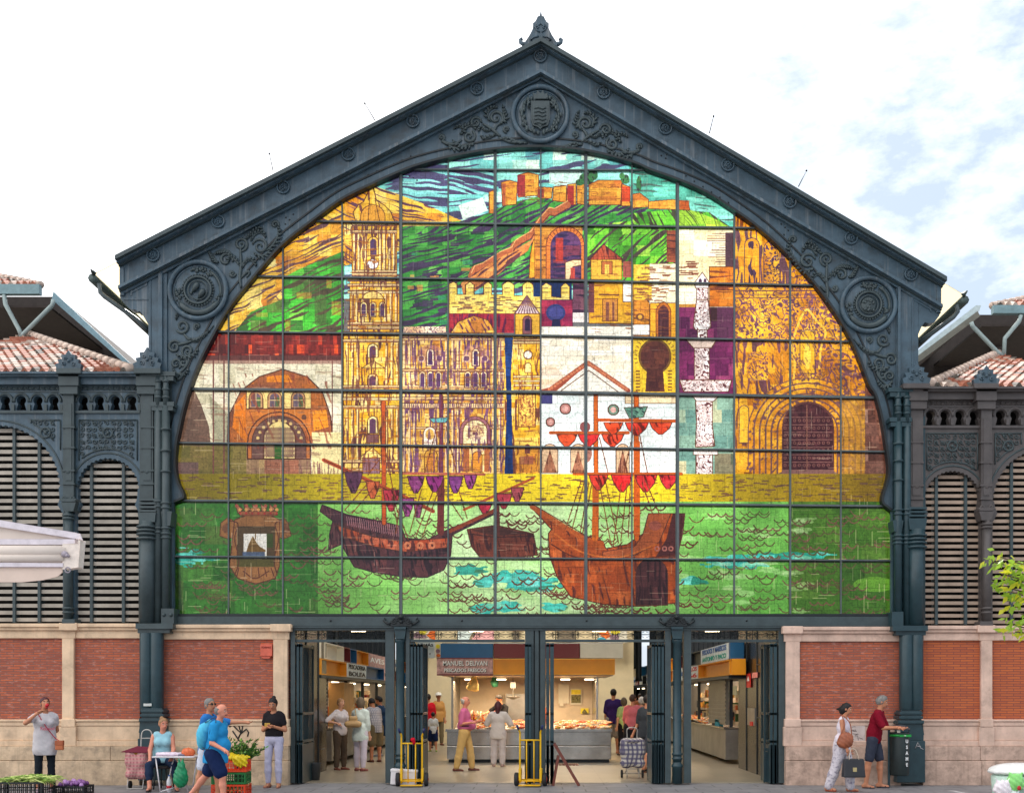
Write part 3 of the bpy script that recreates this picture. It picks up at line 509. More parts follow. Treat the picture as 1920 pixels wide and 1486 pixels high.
    rr = np.hypot((X-1514)/1.0, np.minimum(0, Y-808)*1.12); ang = np.arctan2(808-Y, X-1514)
    band = (rr > 46) & (rr < 112)
    k = (rr/11.0) % 1; m2 = vnoise(ang*22, rr/6.0, 71)
    col = mixc(gld, vnoise(X/18, Y/18, 72)); col = col*(.9+.2*m2[..., None]); dk = (k < .28) | ((m2 < .30) & (np.floor(rr/11) % 2 == 1)); col[dk] = np.array((134, 90, 84))
    P.put(bx, band & (Y < 906), col)
    P.arch(1466, 1564, 752, 882, (110, 66, 60)); P.arch(1468, 1562, 756, 880, flat([(0, (74, 36, 44)), (1, (96, 52, 56))], 73, 12, 9, .12)); 
    for y in range(782, 880, 14): P.line([(1470, y), (1560, y)], 1.6, (150, 104, 96)); [P.ell(1472+q*9, y+6, 3, 3, (140, 92, 84), 1, .5) for q in range(10)]
    P.line([(1513, 760), (1513, 880)], 2.5, (150, 100, 84))
    P.poly([(1410, 912), (1470, 882), (1562, 882), (1612, 912)], flat([(0, (130, 100, 84)), (1, (164, 126, 104))], 74, 30, 15)); P.rect(1466, 880, 1564, 892, (140, 100, 92))
    P.poly([(1622, 700), (1632, 700), (1672, 880), (1672, 912), (1622, 912)], flat([(0, (92, 54, 40)), (.6, (130, 84, 70)), (1, (170, 130, 110))], 75, 14, 24, .12)); P.rect(1578, 745, 1622, 905, flat([(0, (176, 124, 40)), (1, (214, 160, 70))], 76, 16, 26, .1), .72); P.rect(1378, 880, 1405, 912, (236, 170, 20)); P.rect(1395, 885, 1410, 912, (150, 90, 20))
    # strip of yellow sand
    P.rect(318, 888, 1682, 946, flat([(0, (246, 214, 30)), (1, (254, 226, 50))], 80, 80, 60, .02)); P.rect(318, 888, 1682, 946, lambda X, Y: mixc([(0, (118, 104, 22)), (.12, (140, 128, 20)), (.3, (206, 182, 20)), (.36, (250, 222, 30)), (.66, (250, 222, 34)), (.76, (176, 150, 20)), (.9, (140, 112, 22)), (1, (112, 84, 26))], np.floor((X-318)/34)*34/1364), .85)  # both ends darkened, weaker backlight put into the yellows
    for i in range(330):
        x, y = U(326, 1664), U(893, 938); w = U(5, 18); P.line([(x, y), (x+w, y+U(-1, 1))], U(1.6, 2.8), (132, 92, 60) if 600 < x < 1400 else (116, 84, 66), .9)
    # sea
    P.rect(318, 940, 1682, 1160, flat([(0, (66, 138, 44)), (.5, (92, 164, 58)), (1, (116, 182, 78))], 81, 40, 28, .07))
    def sea_light(X, Y):  # paler in the middle, stronger backlight put into the greens
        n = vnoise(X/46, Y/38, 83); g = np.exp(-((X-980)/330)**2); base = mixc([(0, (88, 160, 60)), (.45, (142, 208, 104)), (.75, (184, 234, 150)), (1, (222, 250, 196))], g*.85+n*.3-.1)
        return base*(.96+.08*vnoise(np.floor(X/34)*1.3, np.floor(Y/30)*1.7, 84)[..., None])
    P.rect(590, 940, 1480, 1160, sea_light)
    P.rect(318, 940, 596, 1160, flat([(0, (46, 104, 38)), (.5, (58, 130, 48)), (1, (88, 122, 54))], 85, 46, 34, .1)); P.rect(1478, 940, 1682, 1160, flat([(0, (62, 104, 36)), (.5, (78, 122, 40)), (1, (100, 138, 52))], 86, 44, 34, .08)); P.rect(318, 1100, 1682, 1160, (66, 116, 40), .25)  # outer pieces and bottom darkened, weaker backlight put into the greens
    def teal(a, b, c, d):
        bx = P.box(a-8, b-6, c+8, d+6); q = ((bx[2]-(a+c)/2)/((c-a)/2))**2+((bx[3]-(b+d)/2)/((d-b)/2))**2+(vnoise(bx[2]/16, bx[3]/4.5, int(a))-.5)*1.7
        P.put(bx, q < .95, streak([(0, (40, 150, 130)), (.5, (50, 186, 176)), (1, (120, 222, 214))], 3, 26, 4, (60, 130, 100), .26, int(b)), .9) if 0 else P.put(bx, q < .95, streak([(0, (40, 150, 130)), (.5, (50, 186, 176)), (1, (120, 222, 214))], 3, 26, 4, (60, 130, 100), .26, int(b))(bx[2], bx[3]), .9)
    for q in [(326, 1028, 382, 1062), (380, 1040, 410, 1052), (850, 1058, 910, 1078), (930, 1066, 1010, 1100), (960, 1080, 1050, 1108), (890, 1080, 940, 1100), (880, 1130, 940, 1150), (930, 1125, 985, 1146), (1015, 1128, 1066, 1146), (1308, 1040, 1480, 1054), (1320, 1048, 1450, 1066), (1400, 1034, 1560, 1050), (1274, 1080, 1325, 1096)]: teal(*q)
    P.ell(1640, 1095, 40, 14, (150, 220, 70), .45)  # pool of sunlight painted into the glass
    def wave(x, y, w, c=(112, 72, 48), lw=2.2):
        n = max(1, int(w/15)); st = w/n; pts = []
        for k in range(n): pts += [(x+k*st, y-st*.10), (x+(k+.22)*st, y+st*.16), (x+(k+.5)*st, y+st*.26), (x+(k+.78)*st, y+st*.16), (x+(k+.99)*st, y-st*.10)]
        P.line(pts, lw, c)
    for i in range(90): x, y = U(850, 1500), U(950, 1140); bx = P.box(x, y, x+40, y+14); P.put(bx, (((bx[2]-x-20)/20)**2+((bx[3]-y-7)/6)**2+(vnoise(bx[2]/9, bx[3]/3, i)-.5)*1.5) < .8, (214, 240, 190), .35)
    for i in range(430):
        y = 950+200*R.rand()**.8; x = U(326, 1640); w = U(18, 58)
        wave(x, y, w, (112, 66, 50) if 800 < x < 1300 else ((96, 92, 56) if i % 3 else (124, 86, 72)), U(1.5, 2.8))
    # crest on the sea
    cr = (150, 104, 62)
    P.poly([(436, 974), (455, 1000), (428, 1010), (412, 1004), (414, 980), (426, 970)], cr, 1, OUT); P.poly([(526, 974), (510, 1000), (532, 1010), (546, 1004), (540, 980), (532, 970)], cr, 1, OUT)
    P.poly([(440, 974), (470, 962), (500, 962), (524, 974), (524, 1060), (516, 1084), (480, 1094), (446, 1084), (430, 1060)], cr, 1, OUT, 2); P.rect(444, 986, 516, 1058, (84, 66, 44)); P.rect(457, 1000, 500, 1046, (208, 206, 200)); P.poly([(474, 1004), (484, 1022), (497, 1030), (497, 1040), (460, 1040), (466, 1020)], (130, 96, 44)); P.rect(455, 1034, 497, 1046, (62, 88, 130), .8); P.rect(444, 1046, 516, 1062, (90, 84, 40)); P.rect(500, 1000, 512, 1026, (62, 76, 34))
    for k in range(6): P.curve([(448+k*12, 1064), (444+k*14, 1080)], 2, OUT)
    for k in range(5): P.poly([(446+k*15, 962), (441+k*16, 944), (456+k*15, 954)], (170, 120, 84), 1, OUT); P.ell(444+k*18, 948, 3.4, 3.4, (170, 90, 70))
    P.rect(450, 958, 520, 966, (150, 90, 60), 1, OUT)
    P.curve([(430, 975), (446, 982), (440, 1010), (448, 1050), (440, 1078)], 2, OUT); P.curve([(530, 975), (516, 982), (522, 1010), (514, 1050), (520, 1078)], 2, OUT); P.ell(424, 990, 7, 9, (120, 80, 56)); P.ell(536, 990, 7, 9, (120, 80, 56)); P.curve([(456, 1070), (478, 1084), (504, 1070)], 2, OUT)
    for k in range(7): P.ell(450+k*11.5, 955, 3, 3, (206, 150, 90)); P.ell(450+k*11.5, 962, 2, 2, (170, 50, 50))
    P.poly([(474, 1004), (479, 1014), (490, 1028), (498, 1030), (498, 1034), (462, 1034), (468, 1018)], (112, 84, 40)); P.line([(479, 1000), (479, 1010)], 1.6, (112, 84, 40))
    # ships
    mar = (96, 52, 62)
    P.poly([(604, 946), (650, 964), (720, 978), (752, 986), (760, 1008), (800, 1012), (840, 992), (926, 958), (924, 965), (848, 1002), (845, 1040), (832, 1068), (800, 1082), (752, 1080), (700, 1072), (664, 1062), (640, 1020), (616, 1030), (618, 1000), (624, 976), (600, 958)], streak([(0, (74, 44, 56)), (1, (120, 66, 66))], 78, 26, 4, (58, 36, 48), .38, 90), 1, (60, 34, 44), 2)
    P.poly([(632, 984), (700, 1006), (752, 1014), (840, 1008), (838, 1026), (760, 1034), (700, 1024), (640, 1004)], streak([(0, (176, 74, 40)), (1, (200, 110, 80))], 85, 20, 4, (110, 52, 50), .4, 91), 1, OUT)
    for x in (764, 788, 810): P.ell(x, 1022, 7, 7, (214, 130, 90), 1, .4)
    for i in range(26): x = 650+i*4; P.line([(x, 968+i*.7), (x+2, 984+i*.9)], 1.4, (170, 120, 130))
    P.poly([(876, 992), (930, 984), (1000, 1000), (1008, 1040), (950, 1046), (900, 1044), (884, 1024)], streak([(0, (100, 50, 40)), (1, (132, 66, 50))], 80, 26, 4, (80, 40, 42), .33, 92), 1, OUT, 2); P.curve([(880, 1000), (930, 1006), (1002, 1004)], 2, (70, 40, 40)); P.poly([(884, 994), (930, 986), (990, 1000), (930, 1004)], (84, 48, 44))
    hul = streak([(0, (150, 66, 26)), (.6, (178, 84, 32)), (1, (206, 108, 50))], 80, 40, 6, (120, 54, 40), .3, 93, cell=20)
    P.poly([(990, 944), (1060, 986), (1098, 1004), (1130, 1014), (1136, 1028), (1176, 1020), (1206, 1000), (1216, 962), (1284, 962), (1280, 1000), (1270, 1040), (1268, 1130), (1200, 1136), (1130, 1132), (1070, 1118), (1044, 1080), (1030, 1040), (1028, 1000), (1034, 992)], hul, 1, (96, 44, 30), 2)
    P.poly([(1262, 962), (1284, 962), (1280, 1000), (1268, 1044), (1230, 1044), (1250, 1010)], (86, 44, 44), 1, OUT); P.arch(1192, 1252, 1046, 1134, streak([(0, (74, 40, 44)), (1, (104, 60, 60))], 86, 60, 4, (60, 34, 40), .4, 94), OUT)
    P.poly([(1216, 962), (1258, 962), (1236, 1016), (1190, 1040), (1130, 1046), (1130, 1034), (1190, 1024), (1206, 1000)], (176, 92, 50), 1, OUT); P.ell(1228, 985, 12, 9, (150, 84, 90), .5)
    P.curve([(1040, 1000), (1090, 1034), (1160, 1044), (1230, 1020)], 3, (206, 110, 44)); P.curve([(1034, 1020), (1080, 1044), (1160, 1050), (1268, 1040)], 2.2, (96, 44, 30)); P.curve([(1100, 1018), (1126, 1020)], 14, (176, 84, 30))
    for cx in (1232, 1246, 1258): P.ell(cx, 1028, 5, 5, (176, 110, 100), 1, .5)
    P.line([(998, 950), (1100, 1012)], 9, (190, 96, 40)); P.line([(994, 942), (1100, 1004)], 1.6, OUT)
    # masts, yards, sails
    def mast(x, y0, y1, w, c): P.line([(x, y0), (x+1, y1)], w+2, OUT); P.line([(x, y0), (x+1, y1)], w, c)
    mast(719, 755, 980, 7, (206, 92, 34)); mast(827, 742, 1000, 6, (132, 60, 76)); P.line([(827, 900), (826, 996)], 13, (120, 52, 50)); mast(932, 940, 1000, 7, (104, 56, 52)); mast(1117, 738, 1008, 7, (214, 104, 24)); P.line([(1117, 890), (1116, 1008)], 12, (206, 104, 24)); mast(1193, 738, 1010, 8, (222, 106, 20)); P.line([(1194, 830), (1194, 1000)], 12, (216, 100, 20))
    P.line([(607, 862), (752, 928), (812, 958)], 7, (186, 80, 40)); P.line([(607, 862), (812, 958)], 1.4, OUT); P.line([(755, 887), (908, 889)], 5, (200, 110, 80)); P.line([(870, 955), (1000, 896)], 5, (186, 90, 44)); P.line([(842, 996), (930, 955)], 7, (150, 70, 44))
    P.line([(1032, 811), (1178, 811)], 6, (204, 96, 30)); P.line([(1120, 787), (1266, 789)], 6, (214, 96, 24)); P.line([(1076, 888), (1278, 888)], 5, (204, 96, 24))
    def sail(x0, x1, y, h, c): P.curve([(x0, y), ((x0+x1)/2, y+1), (x1, y)], 2, OUT); P.poly([(x0, y), (x1, y), (x1-(x1-x0)*.12, y+h*.5), ((x0+x1)/2+3, y+h), ((x0+x1)/2-4, y+h), (x0+(x1-x0)*.12, y+h*.5)], streak([(0, c), (1, tuple(min(255, v+26) for v in c))], 70, 20, 5, tuple(int(v*.62) for v in c), .34, int(x0)), 1, OUT, 1.6)
    for x0, x1, y, h, c in [(764, 796, 892, 32, (130, 50, 110)), (798, 832, 892, 30, (144, 40, 120)), (840, 868, 892, 32, (120, 46, 120)), (870, 894, 890, 26, (142, 50, 120)), (1044, 1082, 814, 23, (226, 76, 26)), (1084, 1124, 814, 23, (214, 34, 34)), (1128, 1170, 814, 23, (228, 66, 30)),
                            (1132, 1168, 792, 22, (228, 74, 24)), (1172, 1216, 792, 24, (226, 50, 24)), (1218, 1260, 792, 22, (224, 66, 24)), (1104, 1140, 890, 28, (212, 50, 30)), (1146, 1186, 890, 32, (222, 30, 30)), (1190, 1232, 890, 32, (206, 36, 36)), (1236, 1270, 890, 26, (202, 34, 40)),
                            (646, 680, 884, 40, (84, 44, 72)), (686, 712, 902, 32, (186, 84, 40)), (718, 750, 918, 40, (170, 36, 54)), (752, 776, 934, 34, (150, 60, 130)), (776, 792, 944, 26, (150, 66, 120)), (930, 960, 925, 28, (170, 44, 60)), (958, 982, 914, 26, (160, 66, 76)), (896, 922, 944, 18, (196, 40, 70))]: sail(x0, x1, y, h, c)
    P.poly([(1170, 764), (1214, 762), (1206, 782), (1180, 784)], streak([(0, (96, 150, 130)), (1, (140, 190, 160))], 30, 12, 3, (66, 96, 90), .4, 95), 1, OUT); P.poly([(804, 784), (842, 782), (836, 792), (812, 792)], (110, 190, 190), 1, OUT); P.ell(1097, 800, 10, 10, (150, 84, 84)); P.ell(1096, 850, 14, 18, (160, 90, 70), .8)
    for x0, x1 in ((1016, 1046), (1070, 1098), (1155, 1180)): P.arch(x0, x1, 832, 886, (226, 190, 150), OUT); P.poly([(x0+2, 886), ((x0+x1)/2, 842), (x1-2, 886)], streak([(0, (150, 90, 60)), (1, (190, 130, 100))], 90, 20, 3, (120, 66, 50), .4, int(x0)))
    rig = [((1090, 900), (1060, 992)), ((1096, 900), (1072, 994)), ((1104, 905), (1088, 998)), ((1110, 905), (1092, 1002)), ((1124, 905), (1146, 1022)), ((1136, 905), (1160, 1018)), ((1165, 905), (1150, 1022)), ((1176, 905), (1164, 1014)), ((1182, 905), (1178, 1008)), ((1204, 905), (1224, 964)), ((1210, 900), (1236, 962)), ((1196, 800), (1214, 886)), ((1190, 800), (1170, 886)), ((1124, 820), (1140, 886)),
           ((745, 955), (765, 1010)), ((790, 918), (768, 1000)), ((812, 920), (780, 1004)), ((820, 925), (792, 1006)), ((838, 930), (868, 975)), ((860, 918), (876, 972)), ((820, 798), (796, 886)), ((836, 798), (856, 886)), ((700, 915), (660, 962)), ((690, 905), (646, 956)), ((724, 850), (745, 960)), ((712, 860), (690, 890)), ((735, 930), (745, 984)), ((752, 930), (742, 1000))]
    for a, b in rig: P.line([a, b], 1.8, (140, 74, 40)); [P.ell(a[0]+(b[0]-a[0])*k, a[1]+(b[1]-a[1])*k, 1.8, 1.8, (110, 56, 40)) for k in (.35, .6)]
    def ink(x0, y0, x1, y1, ang, L, W_, thr, col, al, seed):
        bx = P.box(x0, y0, x1, y1); t = math.radians(ang); u = bx[2]*math.cos(t)+bx[3]*math.sin(t); v = -bx[2]*math.sin(t)+bx[3]*math.cos(t)
        m = (vnoise(u/L, v/W_, seed)*.6+vnoise(u/L*2.1, v/W_*1.7+5, seed+1)*.4) < thr; P.put(bx, m & (bx[3] < 886), np.array(col, np.float32), al)
    for q in ((644, 420, 750, 888, 90, 24, 2.6, .36, (120, 66, 60), .75, 201), (752, 626, 945, 888, 90, 22, 2.6, .38, (118, 70, 110), .75, 203), (752, 626, 945, 888, 0, 20, 2.4, .30, (150, 96, 60), .6, 205), (644, 420, 750, 888, 0, 22, 2.2, .28, (190, 110, 30), .7, 207), (962, 632, 1012, 888, 90, 16, 2.4, .34, (140, 76, 50), .7, 209),
              (1378, 560, 1640, 740, 60, 20, 3.2, .33, (120, 72, 90), .6, 211), (1102, 490, 1268, 630, 2, 30, 2.4, .27, (150, 84, 50), .7, 213), (330, 676, 641, 888, 4, 36, 3, .25, (150, 110, 90), .5, 215), (430, 700, 620, 840, 70, 30, 4, .30, (150, 70, 50), .6, 217), (842, 552, 1014, 588, 2, 22, 3, .30, (190, 140, 70), .5, 219)): ink(*q)
    # thin joints between the pieces of glass, and age
    bx = P.box(GX0, GY0, GX1, GY1); X, Y = bx[2], bx[3]
    A = P.a; A *= (.93+.12*vnoise(X/2.3, Y/2.3, 97)+.05*vnoise(X/30, Y/30, 98)-.02)[..., None]
    hs = vnoise(np.floor(X/34)+.5, np.floor(Y/26)+.5, 99)
    A *= (.90+.20*hs)[..., None]; q = np.abs(vnoise(X/7, Y/2.2, 140)-.5); A *= (1-.22*np.exp(-(q/.03)**2))[..., None]; q = np.abs(vnoise(X/2.4, Y/8, 141)-.5); A *= (1-.16*np.exp(-(q/.03)**2))[..., None]
    r_ = np.floor(Y/18+.3*np.floor(X/100)); o_ = vnoise(r_*3.7, np.floor(X/100)*1.3, 150)*30; jt = ((Y/18+.3*np.floor(X/100)) % 1 < .065) | (((X+o_)/(26+8*(r_ % 3))) % 1 < .045); A[jt] = A[jt]*.86
    big = vnoise(X/120, Y/90, 160); A *= (.88+.2*big)[..., None]; lu = A.mean(-1, keepdims=True); A[:] = (A*.90+lu*.10)*.97
    for i in range(1500):
        x = U(330, 1665); y = U(285, 1148); edge = min(1, (abs(x-1000)/660)**2+max(0, (y-900)/400))
        if R.rand() < .5: P.line([(x, y), (x, y+U(10, 34))], 1.0, (226, 210, 180), (.10+.34*edge))
        else: P.line([(x, y), (x+U(10, 40), y)], 1.0, (226, 210, 180), (.10+.34*edge))
    return np.clip(A, 0, 255)
# ------------------------------------------------------------------ ground
g = MB(); g.quad((-120, -150, 0), (120, -150, 0), (120, .32, 0), (-120, .32, 0)); tag(g.build('pavement', PAVE), kind='structure')
g = MB(); g.quad((-120, .32, -.004), (120, .32, -.004), (120, 250, -.004), (-120, 250, -.004)); tag(g.build('ground', mat('far_ground', (.3, .27, .23, 1), .9)), kind='structure')
g = MB(); g.box(-8.3, .32, -.1, 8.3, 44, .012); tag(g.build('market_floor', FLOOR), kind='structure')

# ------------------------------------------------------------------ the hall
hall = thing('market_hall', 'iron market hall with gabled front, great arched window and three doorways', 'market hall')
arcL = [(326, 1150), (326, 941), (337, 937), (345, 932), (343, 920), (334, 901), (329, 870), (331, 833), (337, 802), (346, 762), (359, 720), (377, 674.7), (405, 620.6), (433, 572.6), (478, 517), (530, 458), (591, 410), (642, 373), (702, 343.6), (740, 326.5), (780, 311), (839, 295.6), (926, 280), (1014, 275.5)]
arcR = [(1099, 283), (1184, 304), (1220, 319), (1268, 336), (1324, 360.6), (1375, 393), (1426, 430), (1480, 480), (1530, 535.5), (1578, 605), (1605.6, 659), (1629, 720), (1641, 740), (1652, 780), (1661, 836), (1666, 879), (1661, 907), (1654, 929), (1655, 943), (1664, 951), (1671, 957), (1671, 1150)]
def smooth_pts(pts, n=4):
    P_ = np.array(pts, float); Q = np.vstack([2*P_[0]-P_[1], P_, 2*P_[-1]-P_[-2]]); o = []
    for i in range(1, len(Q)-2):
        for k in range(n):
            t = k/n; o.append(tuple(.5*(2*Q[i]+(-Q[i-1]+Q[i+1])*t+(2*Q[i-1]-5*Q[i]+4*Q[i+1]-Q[i+2])*t*t+(-Q[i-1]+3*Q[i]-3*Q[i+1]+Q[i+2])*t**3)))
    o.append(tuple(P_[-1])); return o
arc = arcL[:1]+smooth_pts(arcL[1:]+arcR[:-1])+arcR[-1:]
def offs(pts, d):          # move an open outline sideways
    o = []
    for i in range(len(pts)):
        a = np.array(pts[max(0, i-1)]); b = np.array(pts[min(len(pts)-1, i+1)]); t = b-a; t = t/(np.hypot(*t)+1e-9); o.append((pts[i][0]+t[1]*d, pts[i][1]-t[0]*d))
    return o
GY = .10                   # plane of the glass
# spandrel plate round the window
m = MB(); m.plate([(312, 507), (1014, 146), (1681, 537), (1681, 1156)]+[(x, y) for x, y in offs(arc, 1)][::-1]+[(312, 1156)], 0, .16); sp_ = m.build('spandrel_plate', IRON, hall)
# two raised edges following the window
m = MB(); a = arc[1:-1]; m.plate(offs(a, 0)+offs(a, 4)[::-1], -.05, .12); m.plate(offs(a[26:-26], 16)+offs(a[26:-26], 19)[::-1], -.02, .01); m.build('arch_moulding', IRON_D, hall)
# rivets in the bare stretches of the arch
m = MB()
for px, py in [(768, 330), (775, 334), (782, 338), (560, 446), (570, 440), (556, 436), (536, 408), (543, 412), (550, 402), (535, 420), (548, 423), (1240, 292), (1248, 297), (1250, 290), (1465, 420), (1472, 426), (1478, 432), (1470, 440)]+[(690+i*16, 328-i*7) for i in range(6)]+[(1270+i*16, 320+i*10) for i in range(7)]: m.ball(P(px, py, -.004), (.016, .012, .016), 6, 4)
m.build('rivets', IRON_D, hall)
# raking cornices
def rake(parent, name, L0, A, R0, h, y0, y1, mt=IRON):
    m = MB(); m.plate([L0, A, (A[0], A[1]+h), (L0[0], L0[1]+h)], y0, y1); m.plate([A, R0, (R0[0], R0[1]+h), (A[0], A[1]+h)], y0, y1); return m.build(name, mt, parent)
rake(hall, 'cornice_band', (224, 492), (1014, 84), (1765, 524), 49, -.06, .16)
rake(hall, 'top_moulding', (215, 478), (1014, 69), (1776, 518), 8, -.30, .2, IRON2); rake(hall, 'top_moulding', (218, 486.5), (1014, 77.5), (1772, 526), 6, -.22, .18); rake(hall, 'top_moulding', (222, 493), (1014, 84), (1768, 532), 6, -.12, .17, IRON2)
rake(hall, 'lower_moulding', (221, 535), (1014, 129), (1768, 570), 6, -.20, .15); rake(hall, 'lower_moulding', (223, 541.5), (1014, 135.5), (1766, 576), 5, -.12, .14, IRON2); rake(hall, 'lower_moulding', (226, 547), (1014, 141), (1764, 581), 6, -.07, .13)
# band returns at the two ends
m = MB(); m.pbox(225, 500, 232, 553, -.08, .3); m.build('band_end', IRON, hall); m = MB(); m.pbox(1757, 528, 1764, 585, -.08, .3); m.build('band_end', IRON, hall)
# star rosettes along the band
def rosette(px, py, r=.112, Y=-.075):
    m = MB(); c = P(px, py, Y)
    ring = [c+Vector((r*math.cos(t), -.01, r*math.sin(t))) for t in [2*math.pi*k/28 for k in range(29)]]; m.tube(ring, .018, 6, False)
    m.lathe([(r*.93, .02), (r*.93, .0), (r*.5, -.006), (.001, -.01)][::-1], c, 24, 'y')
    for tri in (0, 1):
        v = [c+Vector((r*.72*math.sin(2*math.pi*k/3+tri*math.pi), -.02, r*.72*math.cos(2*math.pi*k/3+tri*math.pi))) for k in range(4)]
        for a_, b_ in zip(v[:-1], v[1:]): m.tube([a_, b_], .011, 5)
    m.ball(c+Vector((0, -.02, 0)), .02, 8, 5); return m
for px, py in [(1013, 105), (894, 166), (774, 227), (653, 289), (531, 351), (409, 415), (287, 478), (1132, 173), (1248, 240), (1365, 309), (1481, 378), (1596, 446), (1708, 514)]: rosette(px, py).build('star_rosette', IRON, hall)
# crest on the apex
cr = MB(); L = [(983, 81), (993, 66), (998, 56), (1001, 47), (999, 44), (1003, 41), (1006, 36), (1008, 31), (1012, 30), (1014, 26)]
cr.plate(L+[(2028-x, y) for x, y in L[::-1]]+[(1044, 86), (1014, 70), (984, 86)], -.2, -.08); cr.slot = 0
for sgn in (-1, 1):
    cr.tube([P(1014+sgn*x, y, -.15) for x, y in [(28, 84), (33, 83), (38, 80), (39, 75), (36, 73), (35, 76)]], [.045, .04, .035, .03, .03, .02], 8); cr.tube([P(1014+sgn*x, y, -.21) for x, y in [(2, 60), (8, 56), (11, 50), (7, 46), (4, 51), (7, 54)]], .014, 6)
    cr.tube([P(1014+sgn*x, y, -.21) for x, y in [(4, 68), (13, 70), (19, 75), (14, 78), (11, 74)]], .014, 6)
    cr.tube([P(1014+sgn*x, y, -.21) for x, y in [(0, 44), (12, 52)]], .012, 6)
cr.tube([P(1014, 32, -.15), P(1014, 22, -.15)], [.03, .005], 6); cr.build('apex_crest', IRON, hall)
# --- relief ornament
def spiral(cx, cy, r, turns, a0, d=1, k=.16, n=26):
    o = []
    for i in range(n+1):
        t = i/n; a = a0+d*turns*2*math.pi*t; rr = r*((1-t)**.8*(1-k)+k); o.append((cx+rr*math.cos(a), cy+rr*math.sin(a)))
    return o
def scrollwork(m, items, T, Y=-.010, w=.025):
    """items: stem polylines, spirals and leaf fans in drawing units, T maps them on the plate"""
    for it in items:
        kind = it[0]
        if kind == 'c': pts = smooth_pts(it[1], 5); w0 = it[2] if len(it) > 2 else 1
        elif kind == 's': pts = spiral(*it[1]); w0 = it[2] if len(it) > 2 else 1
        elif kind == 'l':            # leaf: fan of short fingers along a curve
            pts = smooth_pts(it[1], 5); w0 = .8; side = it[2]; ln = it[3]
            for i in range(1, len(pts)-1, 2):
                tx, ty = pts[i+1][0]-pts[i-1][0], pts[i+1][1]-pts[i-1][1]; q = math.hypot(tx, ty)+1e-6; tx /= q; ty /= q; f = ln*math.sin(math.pi*(i/(len(pts)-1))**.8)+2
                e = (pts[i][0]+(-ty*side*.8+tx*.6)*f, pts[i][1]+(tx*side*.8+ty*.6)*f)
                m.tube([P(*T(*pts[i]), Y), P(*T((pts[i][0]+e[0])/2+tx, (pts[i][1]+e[1])/2+ty), Y-.035), P(*T(*e), Y)], [w*.8, w*.85, w*.25], 6)
        n = len(pts); rr = [w*w0*(.55+.65*math.sin(math.pi*min(1, (i+1)/n)**.7)) for i in range(n)]
        m.tube([P(*T(*p), Y) for p in pts], rr, 7)
        e = pts[-1]
        if kind == 's': m.ball(P(*T(*e), Y-.02), w*.9, 8, 5)
# one branch (drawn in the left spandrel, x 390..530, y 410..540)
BR_A = [('c', [(452, 540), (450, 520), (452, 496), (451, 470), (452, 462)], 1.0), ('s', (452, 458, 13, 1.5, 1.57, -1)), ('c', [(451, 500), (462, 488), (470, 487), (478, 494)]), ('l', [(452, 505), (463, 490), (474, 488), (480, 500)], -1, 6),
        ('l', [(450, 498), (440, 486), (432, 484), (428, 492)], 1, 6), ('s', (424, 487, 13, 1.25, .3, -1)), ('l', [(436, 478), (425, 470), (412, 470), (400, 476)], -1, 8), ('l', [(410, 492), (404, 488), (398, 478), (392, 470)], -1, 7), ('c', [(453, 520), (463, 510), (468, 512), (462, 520)]),
        ('s', (436, 513, 6, 1.2, 0, 1)), ('s', (488, 462, 15, 1.35, 3.4, 1)), ('l', [(470, 452), (478, 440), (490, 436), (498, 446)], -1, 8), ('l', [(476, 474), (490, 480), (504, 472), (512, 455)], 1, 9), ('l', [(500, 470), (515, 455), (522, 438), (520, 424)], 1, 9), ('s', (516, 421, 7, 1.1, .5, -1)), ('l', [(460, 450), (470, 440), (482, 430), (492, 428)], -1, 7)]
BR_B = [('s', (342, 612, 13, 1.3, 2.6, -1)), ('l', [(330, 600), (334, 590), (344, 588), (352, 594)], -1, 7), ('c', [(345, 626), (355, 636), (372, 634), (390, 622), (400, 610)]), ('s', (370, 612, 6, 1.1, 1.6, 1)), ('l', [(352, 634), (366, 640), (382, 632), (396, 616)], -1, 8), ('s', (327, 650, 12, 1.4, -.5, -1)), ('c', [(334, 646), (352, 642), (370, 634)]),
        ('l', [(330, 664), (345, 668), (362, 664), (372, 652)], 1, 8), ('s', (352, 658, 11, 1.2, 2.2, 1)), ('s', (330, 682, 10, 1.3, 1, -1)), ('l', [(324, 690), (332, 700), (345, 700), (354, 690)], 1, 7), ('c', [(356, 660), (354, 676), (346, 690), (334, 702)]), ('s', (344, 680, 9, 1.2, 4, 1)), ('l', [(326, 706), (334, 712), (344, 706), (350, 694)], -1, 6)]
